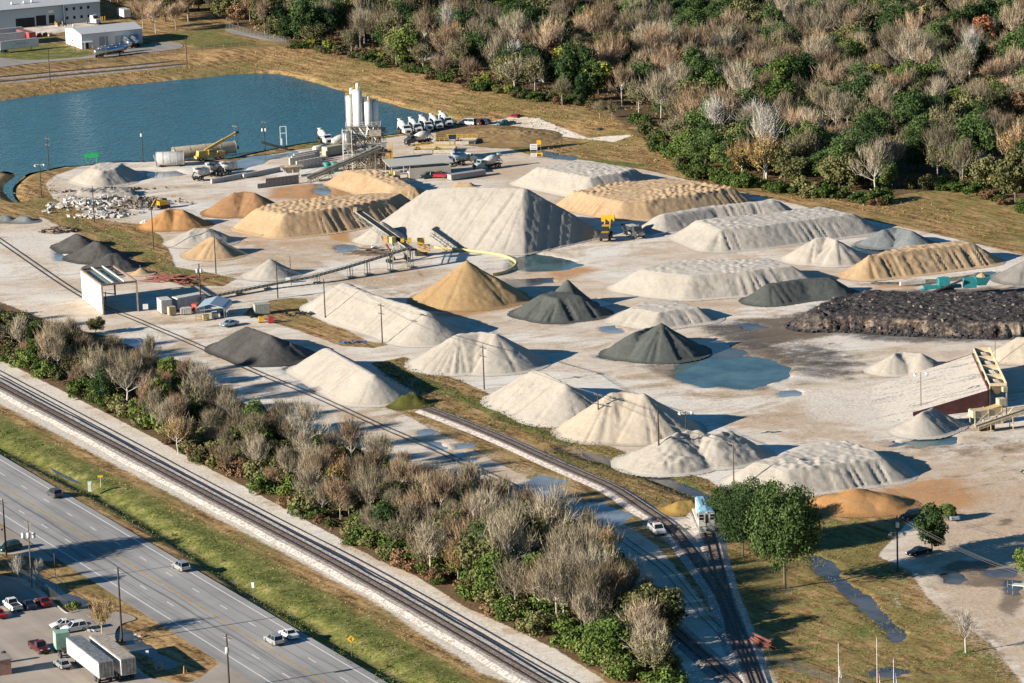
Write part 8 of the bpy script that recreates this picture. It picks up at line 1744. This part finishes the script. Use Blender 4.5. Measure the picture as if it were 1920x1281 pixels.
# ------------------------------------------------------------------ open shed, carport, containers by the left tracks
# posts at photo points
q0, q1, q2, q3 = G(194, 590), G(259, 583), G(155, 560), G(216, 553)
H_ = 7.0; t = thing('open_shed', 'tall open crane shed with one white wall and a skeleton roof', 'shed', tuple((q0+q1+q2+q3)/4)); c = t.location.copy()
bw_ = paint('brown_weathered_beam', (0.26, 0.19, 0.14), 0.8, 0, 0.4); mb = MB(); [mb.beam(q-c, q-c+Vector((0, 0, H_+0.3)), 0.4, 0.4) for q in (q0, q1, q3)]; mb.build('post', bw_, t)
stain = NT('stained_white_wall', 0.7, 0.3); n_ = stain.noise(0.5, 4, 0.6, stain.co((1, 1, 0.2))); stain.color(stain.ramp(n_, [(0.36, (0.22, 0.23, 0.25)), (0.5, (0.66, 0.65, 0.61))]))
mb = MB(); a_, b_ = q2-c, q0-c; nn = Vector((-(b_-a_).y, (b_-a_).x, 0)).normalized()*0.08; mb.hull8([a_-nn, b_-nn, b_+nn, a_+nn, a_-nn+Vector((0, 0, H_)), b_-nn+Vector((0, 0, H_)), b_+nn+Vector((0, 0, H_)), a_+nn+Vector((0, 0, H_))]); mb.build('wall', stain.m, t)
up_ = Vector((0, 0, H_+0.25)); mb = MB(); [mb.beam(a-c+up_, b-c+up_, 0.4, 0.45) for a, b in ((q0, q1), (q2, q0), (q2, q3), (q3, q1))]; mb.build('roof_beam', bw_, t); mb = MB()
for f_ in (0.33, 0.66): mb.beam(q2.lerp(q3, f_)-c+up_+Vector((0, 0, 0.3)), q0.lerp(q1, f_)-c+up_+Vector((0, 0, 0.3)), 0.35, 0.25)
mb.build('rafter', cream, t); mb = MB(); P4 = [q2-c, q3-c, q1-c, q0-c]; cen = sum(P4, Vector())/4; P4 = [cen+(p-cen)*0.88+Vector((0, 0, H_-0.1)) for p in P4]; mb.add([P4[0], P4[0].lerp(P4[1], 0.95), P4[3].lerp(P4[2], 0.7), P4[3]], [(0, 3, 2, 1)]); mb.build('roof_panel', paint('green_grey_panel', (0.20, 0.25, 0.24), 0.6), t)
mb = MB(); mb.beam((-1, 1, 0), (-1, 1, 3.0), 0.2, 0.2); mb.beam((-2.2, 1, 2.9), (1.6, 0.6, 2.4), 0.2, 0.2); mb.build('davit_arm', dsteel, t)
cw = paint('off_white_container', (0.60, 0.58, 0.54), 0.7, 0, 0.35)
container((309, 585), (298, 577), 4.2, 'small off-white site office with a tan door', cw, 3.2, 2.6, None, 'site_office', True)
container((354, 577), (376, 573), 7.6, 'ribbed white container with a stained roof edge', cw, 3.0)
container((348, 589), (360, 588), 2.6, 'small pale cabinet in front of the ribbed container', cw, 1.5, 1.4, None, 'cabinet'); container((367, 585), (373, 582), 1.6, 'red cabinet beside the carport', paint('red_cabinet', (0.42, 0.08, 0.05), 0.6), 2.0, 1.3, None, 'cabinet'); container((322, 591), (329, 590), 1.7, 'tan cabinet stuck to the front of the site office', paint('tan_cabinet', (0.52, 0.42, 0.26), 0.7), 2.0, 1.2, None, 'cabinet')
container((491, 588), (503, 587), 3.6, 'grey-green ribbed container by the red and yellow totes', paint('grey_green', (0.36, 0.38, 0.33), 0.8), 2.4)
for x, y, m_, lb in ((490, 604, yel_m, 'yellow tote in front of the grey-green container'), (508, 605, car_cols['red'], 'red tote right of the yellow tote')):
    b = G(x, y); t = thing('tote', lb, 'tote', (b.x, b.y, 0), 0.15); mb = MB(); mb.box(0, 0, 0.75, 1.3, 1.1, 1.2, 0, 0.92, 0.92); mb.build('tank', m_, t); mb = MB(); mb.box(0, 0, 0.08, 1.4, 1.2, 0.16); mb.build('pallet', dsteel, t)
    mb = MB(); mb.lathe((0, 0, 1.35), (0, 0, 1.5), [(0, 0.2), (1, 0.18)], 8); mb.build('cap', black, t)
# carport
p, rz = head((402, 594), (420, 601)); t = thing('carport', 'pale blue metal carport with junk beneath it', 'carport', (p.x, p.y, 0), R(-8)); cpm = sheetmat('pale_blue_roof_sheet', (0.34, 0.44, 0.52), 0.3)
mb = MB(); mb.ext([(-3.4, 2.0), (-3.5, 2.9), (-3.0, 3.3), (0, 4.1), (3.0, 3.3), (3.5, 2.9), (3.4, 2.0), (3.44, 2.9), (2.95, 3.22), (0, 4.0), (-2.95, 3.22), (-3.44, 2.9)], -4.5, 4.5); mb.build('roof', cpm, t)
mb = MB(); [mb.beam((x, y, 0), (x, y, 3.0), 0.08, 0.08) for x in (-3.4, 3.4) for y in (-4.4, -2.2, 0, 2.2, 4.4)]; mb.build('post', galv, t)
for i, (x, y, m_, s) in enumerate(((0.5, -1, cw, 1.6), (-1.8, -3.0, tantank, 1.2), (1.6, 1.5, dsteel, 1.4))):
    q = Vector((p.x+x, p.y+y, 0)); t = thing('crate', ['pale crate under the carport', 'tan crate at the left post of the carport', 'dark crate at the back of the carport'][i], 'crate', tuple(q), 0.3*i); mb = MB(); mb.box(0, 0, 0.6, s*1.2, s, 1.1); mb.build('box', m_, t); mb = MB(); mb.box(0, 0, 1.18, s*1.22, s*1.02, 0.08); mb.build('lid', galv, t)
b = G(376, 602); t = thing('ladder_gate', 'yellow rail frame leaning at the carport corner', 'frame', (b.x, b.y, 0), 0.3); mb = MB(); mb.beam((-1.3, 0, 1.3), (1.5, -0.4, 0.7), 0.12, 0.14); mb.beam((-1.3, 0, 0.6), (1.5, -0.4, 0.3), 0.1, 0.12); mb.build('rail', yel_m, t); mb = MB(); [mb.beam((x, 0, 0), (x, 0, 1.3), 0.1, 0.1) for x in (-1.2, 0.2, 1.3)]; mb.build('post', yel_m, t)
# board stuck in the shade, sleepers pile, rails pile
b = G(273, 582); t = thing('white_board', 'small white square board in the shed shade', 'board', (b.x, b.y, 0), 0.1); mb = MB(); mb.box(0, 0, 0.9, 1.3, 0.08, 1.3); mb.build('board', WPT, t); mb = MB(); [mb.beam((x, 0.05, 0), (x, 0.05, 1.5), 0.08, 0.08) for x in (-0.5, 0.5)]; mb.build('post', dsteel, t)
def woodheap(x, y, n, L, spread, label, m_, seed, rz_=0, flat=0.3):
    rg = np.random.default_rng(seed); b = G(x, y); mb = MB()
    for k_ in range(n):
        q = rg.normal(size=3)*np.array([spread, spread*0.5, 0]); a_ = rz_+rg.normal()*flat; l = L*(0.5+0.6*rg.random()); zz = 0.15+rg.random()*1.2*math.exp(-(q[0]/spread)**2); d = Vector((math.cos(a_), math.sin(a_), rg.normal()*0.12)); p = Vector((q[0], q[1], zz)); mb.beam(p-d*l/2, p+d*l/2, 0.26, 0.2)
    o = mb.build('timber_pile', m_); o.location = (b.x, b.y, 0); tag(o, label, 'timber pile'); return o
woodheap(112, 434, 60, 3.0, 3.2, 'jumbled heap of old timbers above the black gravel piles', bw_, 1, 0.2, 0.9); woodheap(320, 524, 40, 7.0, 3.0, 'stack of old sleepers and rails in the grass strip', rr_, 2, R(-28), 0.12); woodheap(348, 532, 16, 1.6, 0.8, 'small rusty scrap heap at the end of the old sleepers', rr_, 3, 0, 1.0)
woodheap(1430, 1210, 16, 6.5, 0.7, 'bundle of spare rails lying at the edge of the lawn', rr_, 4, R(-62), 0.05); woodheap(695, 476, 26, 7, 2.2, 'brown timbers lying behind the ground conveyor', bw_, 5, R(12), 0.15); woodheap(1110, 294+0, 8, 4, 1.0, 'log lying in the brown grass near the woods', woodl, 6, 0, 0.1).location = G(1262, 296)
# concrete rubble heaps near the channel
def rubble(x, y, sx, sy, hz, n, label, m_, seed, smin=0.6, smax=1.8):
    rg = np.random.default_rng(seed); b = G(x, y); mb = MB()
    for k_ in range(n):
        qx, qy = rg.normal()*sx, rg.normal()*sy; g_ = math.exp(-(qx/sx)**2-(qy/sy)**2)*hz; s = rg.uniform(smin, smax); a_ = rg.random()*3
        P = [Vector((x_*s*rg.uniform(0.6, 1.0), y_*s*rg.uniform(0.5, 0.9), z_*s*rg.uniform(0.2, 0.45))) for z_ in (-1, 1) for x_, y_ in ((-1, -1), (1, -1), (1, 1), (-1, 1))]
        rot = Matrix.Rotation(a_, 3, 'Z') @ Matrix.Rotation(rg.normal()*0.5, 3, 'X'); P = [rot @ (p*0.5)+Vector((qx, qy, 0.15+g_*rg.random()**0.5)) for p in P]; mb.hull8(P)
    o = mb.build('rubble_heap', m_); o.location = (b.x, b.y, 0); return tag(o, label, 'rubble heap')
rubble(150, 385, 5, 5, 1.2, 130, 'white broken concrete slabs along the grass by the channel', cblk, 1); rubble(190, 405, 4.0, 2.0, 0.8, 90, 'white concrete slabs around the foot of a plain pole', cblk, 2); rubble(205, 375, 4, 3, 1.3, 60, 'pale slab heap in the middle of the rubble field', cblk, 3)
bro = paint('brown_grey_rubble', (0.26, 0.22, 0.18), 0.95, 0, 0.5); rubble(262, 384, 5.5, 4.5, 2.4, 170, 'dark grey and brown boulder heap beside the orange pile', bro, 4, 0.5, 1.4)
gpile('flat grey rubble bank with a ragged edge below the pond-corner pile', [lobe([(150, 360), (200, 363), (248, 360), (246, 352), (150, 354)], H=1.3, flat=True, k=0.9)], pmat('grey_rubble', (0.22, 0.20, 0.17), (0.38, 0.35, 0.31)), rough=1.2, rill=0.3, wob=0.4)
rubble(200, 357, 7.5, 0.8, 1.0, 70, 'row of rough stones edging the flat grey rubble bank', bro, 7, 0.5, 1.2); rubble(275, 418, 0.7, 0.4, 0.3, 26, 'heap of white stones left of the orange pile', cblk, 8, 0.8, 1.4); rubble(660, 643, 1.6, 0.5, 0.2, 14, 'blue tarpaulin scraps by the lane below the long white ridge', paint('blue_tarp', (0.02, 0.12, 0.40), 0.5), 9, 0.4, 0.9)
rubble(562, 590, 2.2, 1.2, 0.4, 30, 'dark scrap scattered in the weeds near the containers', dsteel, 10, 0.4, 0.9); rubble(925, 263, 1.0, 0.4, 0.4, 7, 'dark tyres with white rims in the grassy bank', rubber, 11, 0.6, 0.9)
p, rz = head((307, 390), (322, 388)); t = thing('excavator', 'small yellow excavator behind the orange pile', 'excavator', (p.x, p.y, 0), rz); mb = MB(); [mb.box(0, s*0.9, 0.4, 3, 0.5, 0.8) for s in (-1, 1)]; mb.build('track', black, t); mb = MB(); mb.box(-0.5, 0, 1.5, 2.2, 2.0, 1.1); mb.build('body', yl_m, t); mb = MB(); mb.box(0.5, 0.5, 1.9, 1.0, 0.9, 1.4); mb.build('cab', glass, t); mb = MB(); mb.beam((0.6, -0.3, 1.6), (-2.6, -0.3, 2.6), 0.3, 0.4); mb.beam((-2.6, -0.3, 2.6), (-3.8, -0.3, 0.8), 0.25, 0.3); mb.build('boom', yl_m, t); mb = MB(); mb.box(-3.9, -0.3, 0.5, 0.8, 0.9, 0.7); mb.build('bucket', dsteel, t)
